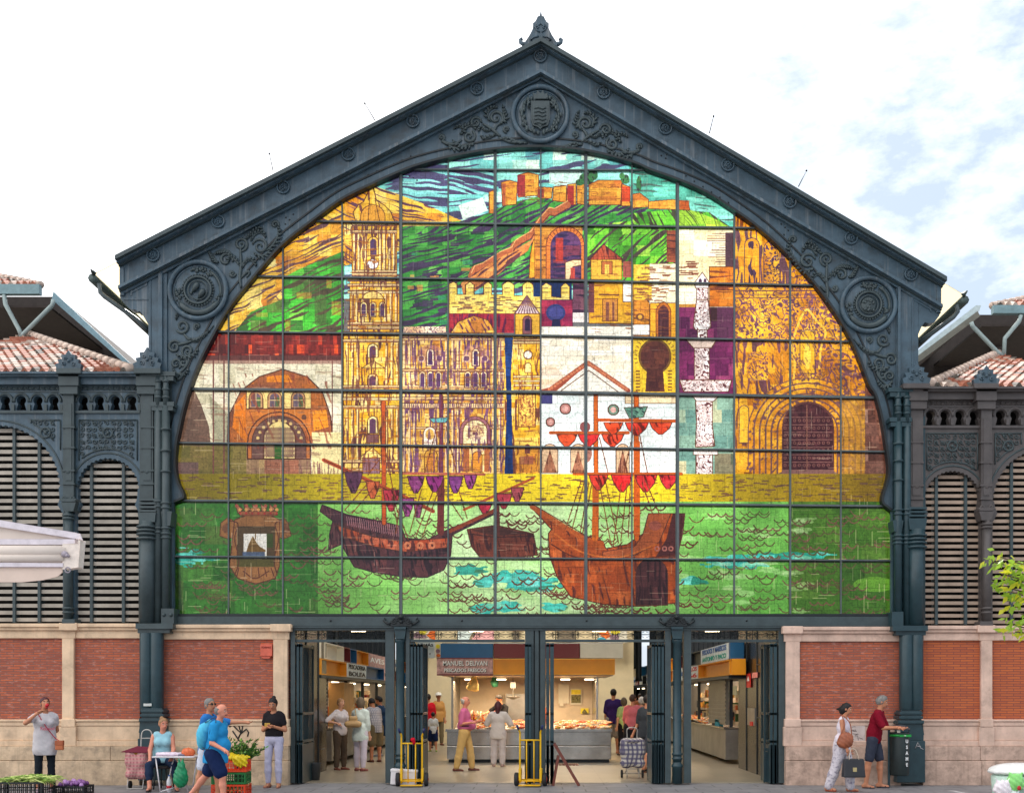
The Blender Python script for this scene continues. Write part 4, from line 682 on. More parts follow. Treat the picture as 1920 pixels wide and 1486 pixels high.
BR_C = [('c', [(984, 268), (960, 267), (944, 262), (935, 258)]), ('l', [(990, 268), (970, 266), (950, 258), (936, 262)], -1, 5), ('s', (950, 243, 6, 1.1, 1.5, 1)), ('c', [(938, 256), (924, 244), (912, 236), (905, 232)]), ('s', (892, 230, 11, 1.4, 0, -1)), ('l', [(932, 252), (918, 258), (908, 262), (900, 254)], 1, 7), ('l', [(924, 242), (912, 246), (902, 240), (898, 246)], 1, 6),
        ('s', (930, 221, 14, 1.35, 1.2, -1)), ('l', [(920, 228), (914, 214), (922, 204), (934, 202)], -1, 9), ('c', [(926, 246), (930, 238), (936, 232)]), ('l', [(936, 232), (946, 224), (944, 212), (942, 196)], 1, 8), ('s', (880, 256, 12, 1.3, 5.2, 1)), ('l', [(866, 250), (872, 240), (884, 236), (892, 244)], -1, 9), ('l', [(890, 268), (876, 274), (862, 272), (848, 262)], -1, 9), ('l', [(862, 252), (870, 244), (862, 238), (850, 242)], 1, 7), ('s', (828, 258, 6, 1.1, 1.5, -1)), ('c', [(828, 264), (840, 270), (854, 270), (866, 262)], 1.2), ('l', [(834, 266), (850, 278), (866, 276), (880, 268)], 1, 7)]
def mir(c0, c1, dy=0, k=1):      # reflect about the left centre c0 onto right centre c1
    return lambda x, y: (c1-(x-c0)*k, y+dy)
ident = lambda x, y: (x, y)
for items, T in ((BR_A, ident), (BR_B, ident), (BR_C, ident), (BR_C, lambda x, y: (2026-x+2, y+6+(1013-x)*.06)), (BR_A, lambda x, y: (1628-(x-372)*.98, 572+(y-545)*.99)), (BR_B, lambda x, y: (1628-(x-372)*.95, 572+(y-545)*.97))):
    m = MB(); scrollwork(m, items, T); m.build('scroll_ornament', IRON2, hall)
def medallion(cx, cy, r, kind):
    root = MB(); c = P(cx, cy, -.02); R = r/100
    circ = lambda q, n=40, dy=0: [c+Vector((q*math.cos(2*math.pi*k/n), dy, q*math.sin(2*math.pi*k/n))) for k in range(n+1)]
    root.tube(circ(R, 48, -.03), .045, 10, False); root.tube(circ(R*.86, 48, -.005), .014, 6, False)
    root.lathe([(R, .03), (R*.9, -.005), (.001, -.008)][::-1], c, 40, 'y'); o = root.build('medallion', IRON, hall); m = MB()
    if kind == 'arms':
        sh = [(-17, -26), (17, -26), (18, 8), (14, 20), (4, 23), (0, 27), (-4, 23), (-14, 20), (-18, 8)]; m.plate([(cx+x, cy+y) for x, y in sh], -.085, 0); m.plate([(cx+x*.82, cy+y*.82) for x, y in sh], -.10, 0)
        for k in range(5): m.tube([P(cx-11, cy-12+k*7, -.105), P(cx-3, cy-14+k*7, -.11), P(cx+4, cy-11+k*7, -.11), P(cx+11, cy-13+k*7, -.105)], .014, 6)
        m.plate([(cx-12, cy-30), (cx-14, cy-42), (cx-8, cy-38), (cx-5, cy-46), (cx, cy-40), (cx+5, cy-46), (cx+8, cy-38), (cx+14, cy-42), (cx+12, cy-30)], -.09, 0)
        for s_ in (-1, 1):
            m.tube([P(cx+s_*x, cy+y, -.06) for x, y in [(4, 34), (18, 30), (30, 18), (35, 0), (32, -18), (22, -34)]], .02, 6)
            for k in range(26):
                t = k/25; a_ = math.radians(78-155*t); x, y = 35*math.cos(a_), 34*math.sin(a_); q = .3+random.random()*.6
                m.ball(P(cx+s_*(x+random.uniform(-5, 5)), cy+y+random.uniform(-3, 3), -.06), (.032, .035, .045), 6, 4)
            m.tube([P(cx+s_*x, cy+y, -.07) for x, y in [(18, -24), (24, -20), (22, -12), (19, -16)]], .02, 6)
    else:
        m.tube(circ(R*.47, 36, -.04), .022, 8, False); m.tube(circ(R*.34, 36, -.04), .012, 6, False)
        for k in range(34): a_ = 2*math.pi*k/34; m.ball(c+Vector((R*.55*math.cos(a_), -.03, R*.55*math.sin(a_))), .022, 6, 4)
        if kind == 'fish':
            for x0, y0 in ((-6, -7), (5, 5)): m.tube([P(cx+x0-5, cy+y0+9, -.05), P(cx+x0-1, cy+y0+3, -.07), P(cx+x0+3, cy+y0-4, -.075), P(cx+x0+6, cy+y0-9, -.05)], [.012, .05, .055, .01], 8); m.tube([P(cx+x0-5, cy+y0+9, -.05), P(cx+x0-9, cy+y0+12, -.05)], [.01, .035], 6)
        else:
            m.ball(P(cx, cy, -.03), (.16, .05, .16), 14, 8)
            for k in range(16): m.ball(P(cx+random.uniform(-10, 10), cy+random.uniform(-10, 10), -.07), (.03, .03, .03), 6, 4)
        m.tube([P(cx+r*.78*math.cos(a_), cy+r*.78*math.sin(a_), -.04) for a_ in [math.radians(d) for d in range(150, 20, -12)]], [.02]+[.055]*9+[.03], 8)
        m.tube([P(cx+r*.80*math.cos(a_), cy+r*.80*math.sin(a_), -.04) for a_ in [math.radians(d) for d in range(15, -60, -12)]], .03, 6)
        for k in range(46):
            a_ = math.radians(random.uniform(-110, -50) if k % 2 else random.choice([random.uniform(150, 185), random.uniform(10, 40)])); q = r*random.uniform(.66, .84); m.ball(P(cx+q*math.cos(a_), cy+q*math.sin(a_), -.035), (random.uniform(.02, .04), .03, random.uniform(.02, .04)), 6, 4)
    m.build('medallion_relief', IRON2, o)
medallion(1013, 215, 51, 'arms'); medallion(372, 545, 53, 'fish'); medallion(1628, 572, 50, 'sun')
# --- posts that carry the gable, left and right
def stack(parent, name, specs, y0=-.12, mt=IRON):      # boxes (x0,y0,x1,y1,front)
    m = MB()
    for a_, b_, c_, d_, f_ in specs: m.pbox(a_, b_, c_, d_, f_, .2)
    return m.build(name, mt, parent, .006)
stack(hall, 'gable_post', [(278, 512, 313, 702, -.04), (296, 512, 304, 702, -.09), (280, 520, 283, 700, -.055)]); stack(hall, 'gable_post', [(1681, 536, 1722, 730, -.04), (1684, 536, 1689, 730, -.09), (1710, 545, 1713, 730, -.055)])
m = MB(); m.plate([(224, 553), (279, 523), (279, 610), (273, 600), (266, 588), (262, 583), (258, 584), (254, 580), (248, 580), (240, 576), (232, 568), (226, 560)], -.03, .18); m.plate([(244, 546), (276, 530), (276, 534), (247, 549), (247, 554), (244, 554)], -.045, -.03); m.pbox(232, 560, 278, 562, -.045, -.03); m.build('eave_bracket', IRON, hall)
m = MB(); m.plate([(1722, 553), (1764, 580), (1761, 592), (1752, 604), (1742, 606), (1734, 604), (1728, 612), (1722, 626)], -.03, .18); m.plate([(1714, 560), (1718, 560), (1746, 576), (1746, 585), (1743, 580), (1714, 563)], -.05, -.03); m.build('eave_bracket', IRON, hall)
# --- roof: side strips, bay left open behind the gable so sun backlights the window, solid further back
roof = MB()
def slab(x0, z0, x1, z1, y0, y1, t=.10): roof.add([(x0, y0, z0), (x1, y0, z1), (x1, y1, z1), (x0, y1, z0), (x0, y0, z0-t), (x1, y0, z1-t), (x1, y1, z1-t), (x0, y1, z0-t)], [(0, 1, 2, 3), (7, 6, 5, 4), (0, 4, 5, 1), (2, 6, 7, 3), (1, 5, 6, 2), (3, 7, 4, 0)])
zl = lambda x: Z(76)+ (x*.512 if x < 0 else -x*.589)
OPEN0, OPEN1 = .5, 10.8
for sx, xe in ((-1, -7.92), (1, 7.55)):
    slab(xe, zl(xe), 0, zl(0), .21, OPEN0); slab(xe, zl(xe), sx*4.5, zl(sx*4.5), 8.9, OPEN1); slab(xe, zl(xe), 0, zl(0), OPEN1, 26); slab(xe, zl(xe), sx*3.4, zl(sx*3.4), 26, 40)
eave = MB(); roof_, roof = roof, eave
for sx, xi, xe in ((-1, -7.9, -8.46), (1, 7.53, 8.06)): slab(xe, zl(xe)-.02, xi, zl(xi)-.02, .1, 40, .012)
roof = roof_; em = bpy.data.materials.new('eave_panel'); em.use_nodes = True; n_ = em.node_tree.nodes; t_ = n_.new('ShaderNodeBsdfTranslucent'); t_.inputs[0].default_value = (.8, .74, .6, 1); em.node_tree.links.new(t_.outputs[0], n_['Material Output'].inputs[0]); eave.build('eave_panel', em, hall)
roof.build('roof', mat('roof_sheet', (.55, .5, .4, 1), .6), hall)
m = MB()      # eave gutters running back along the roof, with brackets and drainpipes
m.tube([P(173, 521, .1), (X(173, .1), 40, Z(521, .1))], .085, 8); m.tube([P(170, 505, -.05), P(176, 512, .1)], [.01, .05], 6); m.tube([P(1809, 562, .1), (X(1809, .1), 40, Z(562, .1))], .085, 8); m.tube([P(1814, 545, 0), P(1806, 553, .1)], [.01, .05], 6); m.build('gutter', mat('gutter_metal', lin(70, 84, 80), .5), hall)
m = MB(); m.tube([P(186, 532, .1), P(188, 548, .1), P(196, 556, .1), P(258, 600, .15), P(276, 618, .15)], .042, 8); m.build('drain_pipe', IRON2, hall); m = MB(); m.tube([P(1794, 572, .1), P(1796, 584, .1), P(1788, 594, .1), P(1724, 642, .15)], .042, 8); m.build('drain_pipe', IRON2, hall)
m = MB(); m.box(-7.3, .3, Z(700), -7.2, 40, zl(-7.3)-.15); m.box(6.95, .3, Z(700), 7.05, 40, zl(7.05)-.15); m.build('upper_side_wall', IRON_D, hall)
for a_, b_ in (((684, 194), (703, 226)), ((1338, 218), (1330, 250)), ((1512, 320), (1497, 350)), ((505, 288), (512, 320))):
    m = MB(); m.tube([P(*a_, .3), P(*b_, .3)], [.006, .010], 5); m.ball(P(*a_, .3), .02, 6, 4); m.build('lightning_rod', IRON_D, hall)
# --- column clusters left and right of the window
def shaft(m, px, r, py0, py1, Y, rings=(), n=14):
    x = X(px, Y); prof = [(r, Z(py1, Y)), (r, Z(py0, Y))]; m.lathe(prof, (x, Y, 0), n)
    for q in rings: m.lathe([(r, Z(q+2.4, Y)), (r*1.28, Z(q+1.6, Y)), (r*1.28, Z(q-1.6, Y)), (r, Z(q-2.4, Y))], (x, Y, 0), n)
def cluster(side):
    root = []
    L = side < 0
    f = (lambda v: v) if L else (lambda v: {}.get(v, v))
    m = MB()
    if L:
        m.pbox(262, 700, 322, 1172, -.02, .22); shaft(m, 276, .15, 978, 1168, -.14, (988, 995, 1002, 1010)); shaft(m, 297, .075, 700, 1168, -.12, (940, 950, 990, 998)); shaft(m, 311, .075, 760, 1168, -.14, (805, 845, 884, 943, 952, 990, 1000, 1008))
        for q, w_ in ((700, 6), (709, 3), (757, 4), (765, 2)): m.pbox(286-w_, q-4, 322+w_, q+4, -.18-w_*.006, .1)
        m.pbox(286, 640, 300, 700, -.03, .1)
        shaft(m, 311, .055, 700, 760, -.16, (715, 730, 745)); shaft(m, 297, .055, 700, 760, -.16, (715, 730, 745))
        for q in (936, 943, 950, 957): m.pbox(260, q-2, 292, q+2, -.2-(q-936)*.001, .1)
        m.plate([(258, 960), (292, 960), (290, 978), (261, 978)], -.24, .1); m.plate([(302, 958), (322, 958), (319, 985), (305, 985)], -.2, .1)
        m.pbox(254, 1168, 324, 1178, -.30, .2); m.pbox(258, 1178, 318, 1186, -.24, .2); m.pbox(302, 1140, 326, 1168, -.22, .1)
        for q in (307, 320): m.ball(P(q, 1152, -.23), .035, 8, 5)
    else:
        m.pbox(1674, 730, 1735, 1172, -.02, .22); shaft(m, 1718, .15, 992, 1172, -.14, (1004, 1011, 1018, 1026)); shaft(m, 1700, .075, 730, 1172, -.12, (956, 964, 1004, 1011, 1018)); shaft(m, 1684, .075, 790, 1172, -.14, (832, 864, 900, 956, 964, 1004, 1011, 1018))
        for q, w_ in ((730, 6), (739, 3), (786, 4), (795, 2)): m.pbox(1672-w_, q-4, 1706+w_, q+4, -.18-w_*.006, .1)
        shaft(m, 1684, .055, 730, 790, -.16, (745, 760, 775)); shaft(m, 1700, .055, 730, 790, -.16, (745, 760, 775))
        for q in (952, 959, 966, 973): m.pbox(1704, q-2, 1738, q+2, -.2-(q-952)*.001, .1)
        m.plate([(1704, 975), (1738, 975), (1735, 992), (1706, 992)], -.24, .1); m.plate([(1674, 975), (1694, 975), (1691, 996), (1677, 996)], -.2, .1)
        m.pbox(1674, 1172, 1740, 1182, -.30, .2); m.pbox(1680, 1182, 1736, 1190, -.24, .2); m.pbox(1672, 1146, 1694, 1172, -.22, .1)
    m.build('column_cluster', IRON_TEAL if not L else IRON2, hall)
    m = MB(); a_, b_ = (264, 305) if L else (1688, 1729); q = 0 if L else 4
    cx = (a_+b_)/2
    for c_, r_ in ((a_+11, .125), (b_-11, .125)):
        shaft(m, c_, r_, 1186+q, 1330, -.16, (), 18)
    m.pbox(a_+4, 1186+q, b_-4, 1335, -.12, .2)
    m.pbox(a_+1, 1327+q, b_-1, 1353+q, -.285, .2)
    for i, (q0, h_, w_) in enumerate(((1330, 5, 1), (1338, 5, 2), (1346, 6, 4))): m.pbox(a_-w_, q0+q, b_+w_, q0+h_+q, -.30-w_*.012, .2)
    m.plate([(a_, 1352+q), (b_, 1352+q), (b_+3, 1372+q), (a_-3, 1372+q)], -.30, .2); m.pbox(a_-3, 1372+q, b_+3, 1384+q, -.30, .2); m.pbox(a_-6, 1384+q, b_+6, 1462+q, -.36, .2); m.build('column_base', IRON_TEAL, hall, .008)
cluster(-1); cluster(1)
# white sticker and marks
m = MB(); m.pbox(269, 1318, 284, 1323, -.292, -.28); m.build('sticker', mat('old_paper', (.6, .62, .58, 1), .8), hall)
m = MB(); c0 = [(1716, 1402), (1721, 1391), (1726, 1401), (1731, 1404)]; m.tube([P(x, y, -.365) for x, y in c0], .008, 5); m.tube([P(1719, 1398, -.365), P(1726, 1398, -.365)], .008, 5); m.build('graffiti_mark', mat('silver_spray', (.45, .42, .42, 1), .6), hall)
# --- the window itself
win = bpy.data.objects.new('arched_window', None); link(win, hall)
m = MB(); go = [(X(x, GY), Z(y, GY)) for x, y in arc]; m.prism(go, GY, GY+.012); glass = m.build('stained_glass', [], win)
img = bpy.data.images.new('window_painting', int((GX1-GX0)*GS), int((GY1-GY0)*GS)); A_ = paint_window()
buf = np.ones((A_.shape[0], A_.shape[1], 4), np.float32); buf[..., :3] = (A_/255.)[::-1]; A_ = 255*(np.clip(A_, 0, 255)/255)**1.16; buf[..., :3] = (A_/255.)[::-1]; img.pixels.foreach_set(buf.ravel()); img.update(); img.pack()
uvl = glass.data.uv_layers.new(name='uv'); co = [glass.data.vertices[l.vertex_index].co for l in glass.data.loops]
uvl.data.foreach_set('uv', [k for c in co for k in (((c.x/S(GY)*100+1013)-GX0)/(GX1-GX0), 1-((1303-(c.z-EYE)*100/S(GY))-GY0)/(GY1-GY0))])
gm = bpy.data.materials.new('coloured_glass'); gm.use_nodes = True; n_ = gm.node_tree.nodes; L_ = gm.node_tree.links.new; n_.clear()
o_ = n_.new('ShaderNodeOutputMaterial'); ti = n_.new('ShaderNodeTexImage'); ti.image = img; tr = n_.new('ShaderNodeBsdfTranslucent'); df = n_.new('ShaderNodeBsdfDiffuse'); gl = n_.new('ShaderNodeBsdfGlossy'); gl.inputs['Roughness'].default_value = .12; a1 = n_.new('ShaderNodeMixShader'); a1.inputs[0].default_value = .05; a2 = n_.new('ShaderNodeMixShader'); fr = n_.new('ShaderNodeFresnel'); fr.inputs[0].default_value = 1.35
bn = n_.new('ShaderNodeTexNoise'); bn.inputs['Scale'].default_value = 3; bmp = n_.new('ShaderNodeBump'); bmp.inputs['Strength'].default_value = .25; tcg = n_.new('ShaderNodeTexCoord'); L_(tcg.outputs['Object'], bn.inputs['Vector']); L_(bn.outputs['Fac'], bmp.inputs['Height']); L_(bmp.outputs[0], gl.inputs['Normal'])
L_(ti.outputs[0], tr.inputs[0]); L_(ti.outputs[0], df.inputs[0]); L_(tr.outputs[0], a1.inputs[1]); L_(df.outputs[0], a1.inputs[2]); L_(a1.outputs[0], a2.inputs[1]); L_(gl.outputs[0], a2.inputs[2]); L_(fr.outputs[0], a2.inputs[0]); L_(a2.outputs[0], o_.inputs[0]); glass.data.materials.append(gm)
clr = bpy.data.materials.new('clear_back'); clr.use_nodes = True; n_ = clr.node_tree.nodes; n_.remove(n_['Principled BSDF']); t_ = n_.new('ShaderNodeBsdfTransparent'); t_.inputs[0].default_value = (1, 1, 1, 1); clr.node_tree.links.new(t_.outputs[0], n_['Material Output'].inputs[0]); glass.data.materials.append(clr)
for p_ in glass.data.polygons: p_.material_index = 0 if p_.normal.y < -.5 else 1
# glazing bars
def inside_span_y(px):     # top of the opening at px
    ys = []
    for (xa, ya), (xb, yb) in zip(arc[:-1], arc[1:]):
        if (xa-px)*(xb-px) <= 0 and xa != xb: ys.append(ya+(yb-ya)*(px-xa)/(xb-xa))
    return min(ys) if ys else 1150
def span_x(row):
    f = lambda x: np.interp(x, [330, 1014, 1665], row); xs = []
    for (xa, ya), (xb, yb) in zip(arc[:-1], arc[1:]):
        da, db = ya-f(xa), yb-f(xb)
        if da*db <= 0 and da != db: xs.append(xa+(xb-xa)*da/(da-db))
    return min(xs), max(xs), f
BAR = mat('glazing_bar', lin(84, 92, 92), .5, 0, .15, 6)
m = MB()
for px, w_ in ((428, 2.6), (530, 3.2), (641, 3), (752, 5), (840, 3), (929, 5), (1014, 3), (1099, 6), (1185, 3), (1271, 6), (1377, 4), (1482, 4), (1577, 3)):
    w_ *= .82; t_ = inside_span_y(px); m.pbox(px-w_/2, t_, px+w_/2, 1150, .05, .14)
    if w_ >= 4: m.pbox(px-w_/2-1.6, t_, px-w_/2-.6, 1150, .06, .13)
for row, w_ in (((314, 318, 318), 3), ((410, 420, 431), 3.4), ((515, 524, 537), 3.4), ((620, 628, 641), 3.4), ((728, 734, 745), 5.5), ((829, 837, 846), 3.2), ((937, 942, 948), 4.2), ((1042, 1045.5, 1050), 3)):
    w_ *= .8; a_, b_, f = span_x(row)
    ks = [a_]+[x for x in (428, 641, 840, 1014, 1185, 1377, 1577) if a_ < x < b_]+[b_]
    for x0, x1 in zip(ks[:-1], ks[1:]): m.plate([(x0, f(x0)-w_/2), (x1, f(x1)-w_/2), (x1, f(x1)+w_/2), (x0, f(x0)+w_/2)], .056, .134)
m.build('glazing_bars', BAR, win)
# --- beam under the window
m = MB(); m.pbox(322, 1150, 1674, 1155, .02, .25); m.build('window_sill', IRON_D, hall)
m = MB(); m.add([(X(545), .26, 2.99), (X(1474), .26, 2.99), (X(1474), 2.9, 3.16), (X(545), 2.9, 3.16), (X(545), .26, 3.03), (X(1474), .26, 3.03), (X(1474), 2.9, 3.2), (X(545), 2.9, 3.2)], [(3, 2, 1, 0), (4, 5, 6, 7), (0, 1, 5, 4), (1, 2, 6, 5), (2, 3, 7, 6), (3, 0, 4, 7)]); m.pbox(324, 1155, 1672, 1173, -.03, .25); m.pbox(324, 1173.5, 1672, 1176, -.07, .25); m.pbox(545, 1176, 1474, 1181, -.02, .25); m.build('beam_and_sun_baffle', IRON2, hall)  # sloping sheet behind the beam is added to keep sun off the pavement
m = MB(); m.pbox(545, 1152.5, 1672, 1154, -.031, .0); 
for px in (866, 1100, 620, 1400): m.ball(P(px, 1163, -.032), .02, 6, 4)
m.build('beam_fittings', IRON_D, hall)
def beam_crest(cx):
    m = MB(); pts = [(-20, 1173), (-18, 1164), (-11, 1156), (0, 1152), (11, 1156), (18, 1164), (20, 1173)]; m.plate([(cx+a_, b_) for a_, b_ in pts], -.12, -.03)
    for s_ in (-1, 1):
        m.tube([P(cx+s_*a_, b_, -.12) for a_, b_ in spiral(13, 1163, 6, 1.3, 0, 1)], .014, 6); m.tube([P(cx+s_*a_, b_, -.08) for a_, b_ in [(18, 1170), (26, 1168), (33, 1163), (31, 1158), (28, 1162)]], [.03, .025, .02, .018, .012], 6); m.tube([P(cx+s_*a_, b_, -.12) for a_, b_ in spiral(5, 1160, 4, 1.2, 3, -1)], .012, 6)
    m.ball(P(cx, 1156, -.13), .045, 8, 6); m.ball(P(cx, 1165, -.13), .035, 8, 6); m.build('beam_crest', IRON_D, hall)
beam_crest(752); beam_crest(1269)
# --- entrance columns, posts, transoms, folding gates
def ecol(cx):
    m = MB(); Y = .0; m.pbox(cx-11, 1174, cx+11, 1179, -.14, .2); m.plate([(cx-11, 1180), (cx+11, 1180), (cx+8, 1197), (cx-8, 1197)], -.1, .2); m.lathe([(.095, 0.02), (.095, .32), (.11, .33), (.11, .36), (.085, .40), (.085, .42)], (X(cx, 0), .02, 0), 14)
    m.lathe([(.085, .42), (.085, .47), (.10, .475), (.10, .50), (.085, .51), (.085, .55), (.1, .555), (.1, .58), (.082, .6), (.078, Z(1205)), (.1, Z(1202)), (.1, Z(1197))], (X(cx, 0), .02, 0), 14); m.build('entrance_column', IRON_TEAL, hall)
ecol(750); ecol(1270)
m = MB()
for a_, b_ in ((545, 553), (722.5, 739), (761, 768), (984.5, 1000.5), (1003, 1010), (1013, 1023), (1247, 1258), (1282, 1296), (1460, 1474)): m.pbox(a_, 1181, b_, 1467, .0, .18)
for a_, b_ in ((553, 722), (768, 984), (1023, 1247), (1296, 1460)): m.pbox(a_, 1198, b_, 1203, .05, .12)
m.build('door_frame', IRON2, hall)
m = MB(); m.pbox(1000.5, 1181, 1003, 1467, .06, .12); m.pbox(1010, 1181, 1013, 1467, .06, .12); m.build('frame_groove', IRON_D, hall)
def grille(a_, b_, n):
    m = MB()
    for k in range(n): x = a_+(b_-a_)*(k+.5)/n; m.tube([P(x, 1181, .08), P(x, 1198, .08)], .008, 5)
    m.tube([P(a_, 1189, .08), P(b_, 1189, .08)], .009, 5); w_ = (b_-a_)/n
    for k in range(n):
        x = a_+w_*(k+.5)
        for s_ in (-1, 1):
            m.tube([P(x+s_*q[0], q[1], .075) for q in spiral(4.5, 1186, 2.6, 1.0, 3.1, 1, n=10)], .006, 4); m.tube([P(x+s_*q[0], q[1], .075) for q in spiral(4.5, 1193, 2.6, 1.0, 3.1, -1, n=10)], .006, 4); m.tube([P(x, 1189, .075), P(x+s_*w_*.45, 1184, .075)], .005, 4); m.tube([P(x, 1189, .075), P(x+s_*w_*.45, 1194, .075)], .005, 4)
    m.build('transom_grille', IRON_D, hall)
grille(553, 722, 5); grille(768, 984, 6); grille(1023, 1247, 6); grille(1296, 1460, 5)
def gate(px, y0, y1, w=4, x_shift=0):            # a folded leaf standing edge-on, running back from y0 to y1
    m = MB(); x0, x1 = X(px, y0), X(px+w, y0)
    m.box(x0, y0, .02, x1, y0+.06, Z(1205, y0)); m.box(x0, y1-.06, .02, x1, y1, Z(1205, y0)); m.box(x0+.005, y0, .02, x1-.005, y1, .75)
    for z_ in (.78, 1.3, Z(1212, y0)): m.box(x0, y0, z_, x1, y1, z_+.05)
    k = y0+.14
    while k < y1-.08: m.box((x0+x1)/2-.008, k, .8, (x0+x1)/2+.008, k+.016, Z(1207, y0)); k += .11
    m.build('gate_leaf', IRON_TEAL, hall, .004)
for px, y0, y1, w_ in ((769.5, .02, .95, 4.5), (776, .04, .9, 4), (782.5, .02, .85, 3.2), (788, .05, .98, 4.6), (984, -.05, .02, 6), (991, -.1, -.02, 5), (1024, -.06, .03, 6), (1031.5, -.1, .02, 7), (1222, .05, .95, 4.6), (1228, .04, .92, 4), (1234, .02, .9, 4.5), (1240.5, .0, .9, 4.5), (556, .02, .9, 4.5), (562.5, .05, 1.1, 4.5), (1444, .02, .9, 5), (1451, .0, .95, 6)): gate(px, y0+.0, max(y1, y0+.12), w_)
m = MB()             # open grille leaf at the right door, swung back
m.box(X(1432, .25), .25, .02, X(1434.5, .25), .30, Z(1207, .25)); m.box(X(1445, .25), .25, .02, X(1447, .25), .3, Z(1207, .25))
for z_ in (.03, .62, 1.55, Z(1212, .25)): m.box(X(1432, .25), .26, z_, X(1447, .25), .29, z_+.05)
m.box(X(1433, .25), .27, .05, X(1446, .25), .28, .6)
for k in range(4): m.box(X(1435+k*3, .25), .27, .6, X(1436+k*3, .25), .283, Z(1210, .25))
m.build('gate_leaf', IRON_TEAL, hall)
# --- low brick walls with stone base, cap and piers (between the columns and the doors)
def low_wall(parent, x0, x1, piers, brick, st, sd, dy=0, y=0.0, cap_end=None, nm='wall'):
    yb = .25
    m = MB(); m.pbox(x0, 1198+dy, x1, 1348, y, yb); m.build('brick_panel', brick, parent)
    m = MB(); m.pbox(x0-(6 if cap_end == 'L' else 0), 1170+dy, x1+(6 if cap_end == 'R' else 0), 1177+dy, y-.14, yb); m.pbox(x0-(4 if cap_end == 'L' else 0), 1177.4+dy, x1+(4 if cap_end == 'R' else 0), 1183+dy, y-.10, yb); m.pbox(x0, 1183.4+dy, x1, 1198+dy, y-.05, yb); m.build('stone_cap', st, parent, .012)
    m = MB(); m.pbox(x0, 1348, x1, 1352, y-.09, yb); m.pbox(x0, 1352.4, x1, 1360, y-.065, yb); m.pbox(x0, 1360.4, x1, 1388, y-.05, yb); m.pbox(x0, 1388.4, x1, 1398, y-.09, yb); m.build('stone_base', st, parent, .01)
    m = MB(); k = x0; i = 0
    while k < x1-1:
        e = min(x1, k+random.uniform(95, 150)); e = x1 if x1-e < 40 else e; m.pbox(k, 1398.4, e-.5, 1425, y-.14, yb); k = e
    k = x0
    while k < x1-1:
        e = min(x1, k+random.uniform(90, 160)); e = x1 if x1-e < 40 else e; m.pbox(k, 1425.8, e-.5, 1472, y-.16, yb); k = e
    m.build('plinth_block', sd, parent, .012)
    for a_, b_ in piers:
        m = MB(); m.pbox(a_, 1198+dy, b_, 1348, y-.08, y); m.pbox(a_-3, 1183.2+dy, b_+3, 1198.2+dy, y-.085, y); m.pbox(a_-6, 1169+dy, b_+6, 1183+dy, y-.17, y); m.pbox(a_-2, 1347, b_+2, 1362, y-.12, y); m.pbox(a_-4, 1362, b_+4, 1398, y-.11, y)
        m.build('stone_pier', st, parent, .01)
low_wall(hall, 306, 541, [(512, 539)], BRICK, STONE, STONE_D, 0, cap_end='R'); low_wall(hall, 1474, 1690, [(1474, 1500)], BRICK, STONE_P, STONE_DP, 4, cap_end='L')
m = MB(); m.pbox(488, 1207, 510, 1229, -.10, .0); m.plate([(489, 1229), (509, 1229), (504, 1233), (494, 1233)], -.08, 0); mb_ = m.build('alarm_box', mat('red_box', (.62, .12, .07, 1), .5), None, .006); tag(mb_, 'small red box screwed to the brick wall beside the left doorway', 'alarm box')
def text(s_, px, py, Y, h, col, parent, ax='front', x=None, w=None, align='CENTER', bold=0, sc_x=1.0, name='lettering', vertical=False):
    c = bpy.data.curves.new(name, 'FONT'); c.body = s_; c.size = h; c.align_x = align; c.align_y = 'CENTER'; c.extrude = .003; c.offset = bold
    t = bpy.data.objects.new(name, c); link(t); bpy.context.view_layer.update(); me = bpy.data.meshes.new_from_object(t.evaluated_get(bpy.context.evaluated_depsgraph_get())); bpy.data.objects.remove(t); me.name = name; me.materials.clear(); me.materials.append(col)
    o = bpy.data.objects.new(name, me); link(o, parent)
    return max((v.co.x for v in me.vertices), default=.1)-min((v.co.x for v in me.vertices), default=0), o
def text_front(s_, px, py, Y, h, col, parent, width=None, bold=0, rot=0):
    c, o = text(s_, px, py, Y, h, col, parent, bold=bold); o.location = P(px, py, Y); o.rotation_euler = (math.radians(90), rot, 0)
    if width: o.scale = (width/max(c, .01), 1, 1)
    return o
INK = mat('ink_black', (.02, .02, .02, 1), .6); INKW = mat('ink_white', (.8, .8, .78, 1), .6); INKB = mat('ink_blue', lin(40, 90, 150), .6); INKG = mat('ink_green', lin(0, 150, 130), .6); INKR = mat('ink_red', lin(190, 40, 50), .6)
text_front('FORMAS', 499, 1213, -.104, .05, mat('ink_maroon', (.2, .02, .02, 1)), mb_, .17)
# tags sprayed on the stone
m = MB(); 
for pts in ([(430, 1362), (436, 1358), (444, 1366), (452, 1374), (447, 1357), (455, 1361), (453, 1371), (446, 1384)], [(452, 1374), (462, 1366), (466, 1372), (464, 1380)], [(436, 1369), (446, 1384), (449, 1390)]): m.tube([P(x, y, -.055) for x, y in pts], .014, 5, flat_y=.3)
m.build('graffiti_mark', INK, hall)
m = MB(); m.pbox(1590, 1356, 1622, 1397, -.06, -.04); pn = m.build('whitewashed_patch', mat('whitewash', (.6, .5, .46, 1), .8), hall)
m = MB()
for k in range(8):
    a_, b_ = random.uniform(1593, 1612), random.uniform(1361, 1390); m.tube([P(a_, b_, -.062), P(a_+random.uniform(3, 9), b_+random.uniform(-5, 5), -.062), P(a_+random.uniform(3, 9), b_+random.uniform(-2, 7), -.062)], .005, 4, flat_y=.3)
m.build('graffiti_mark', mat('faded_ink', (.16, .11, .11, 1)), hall)

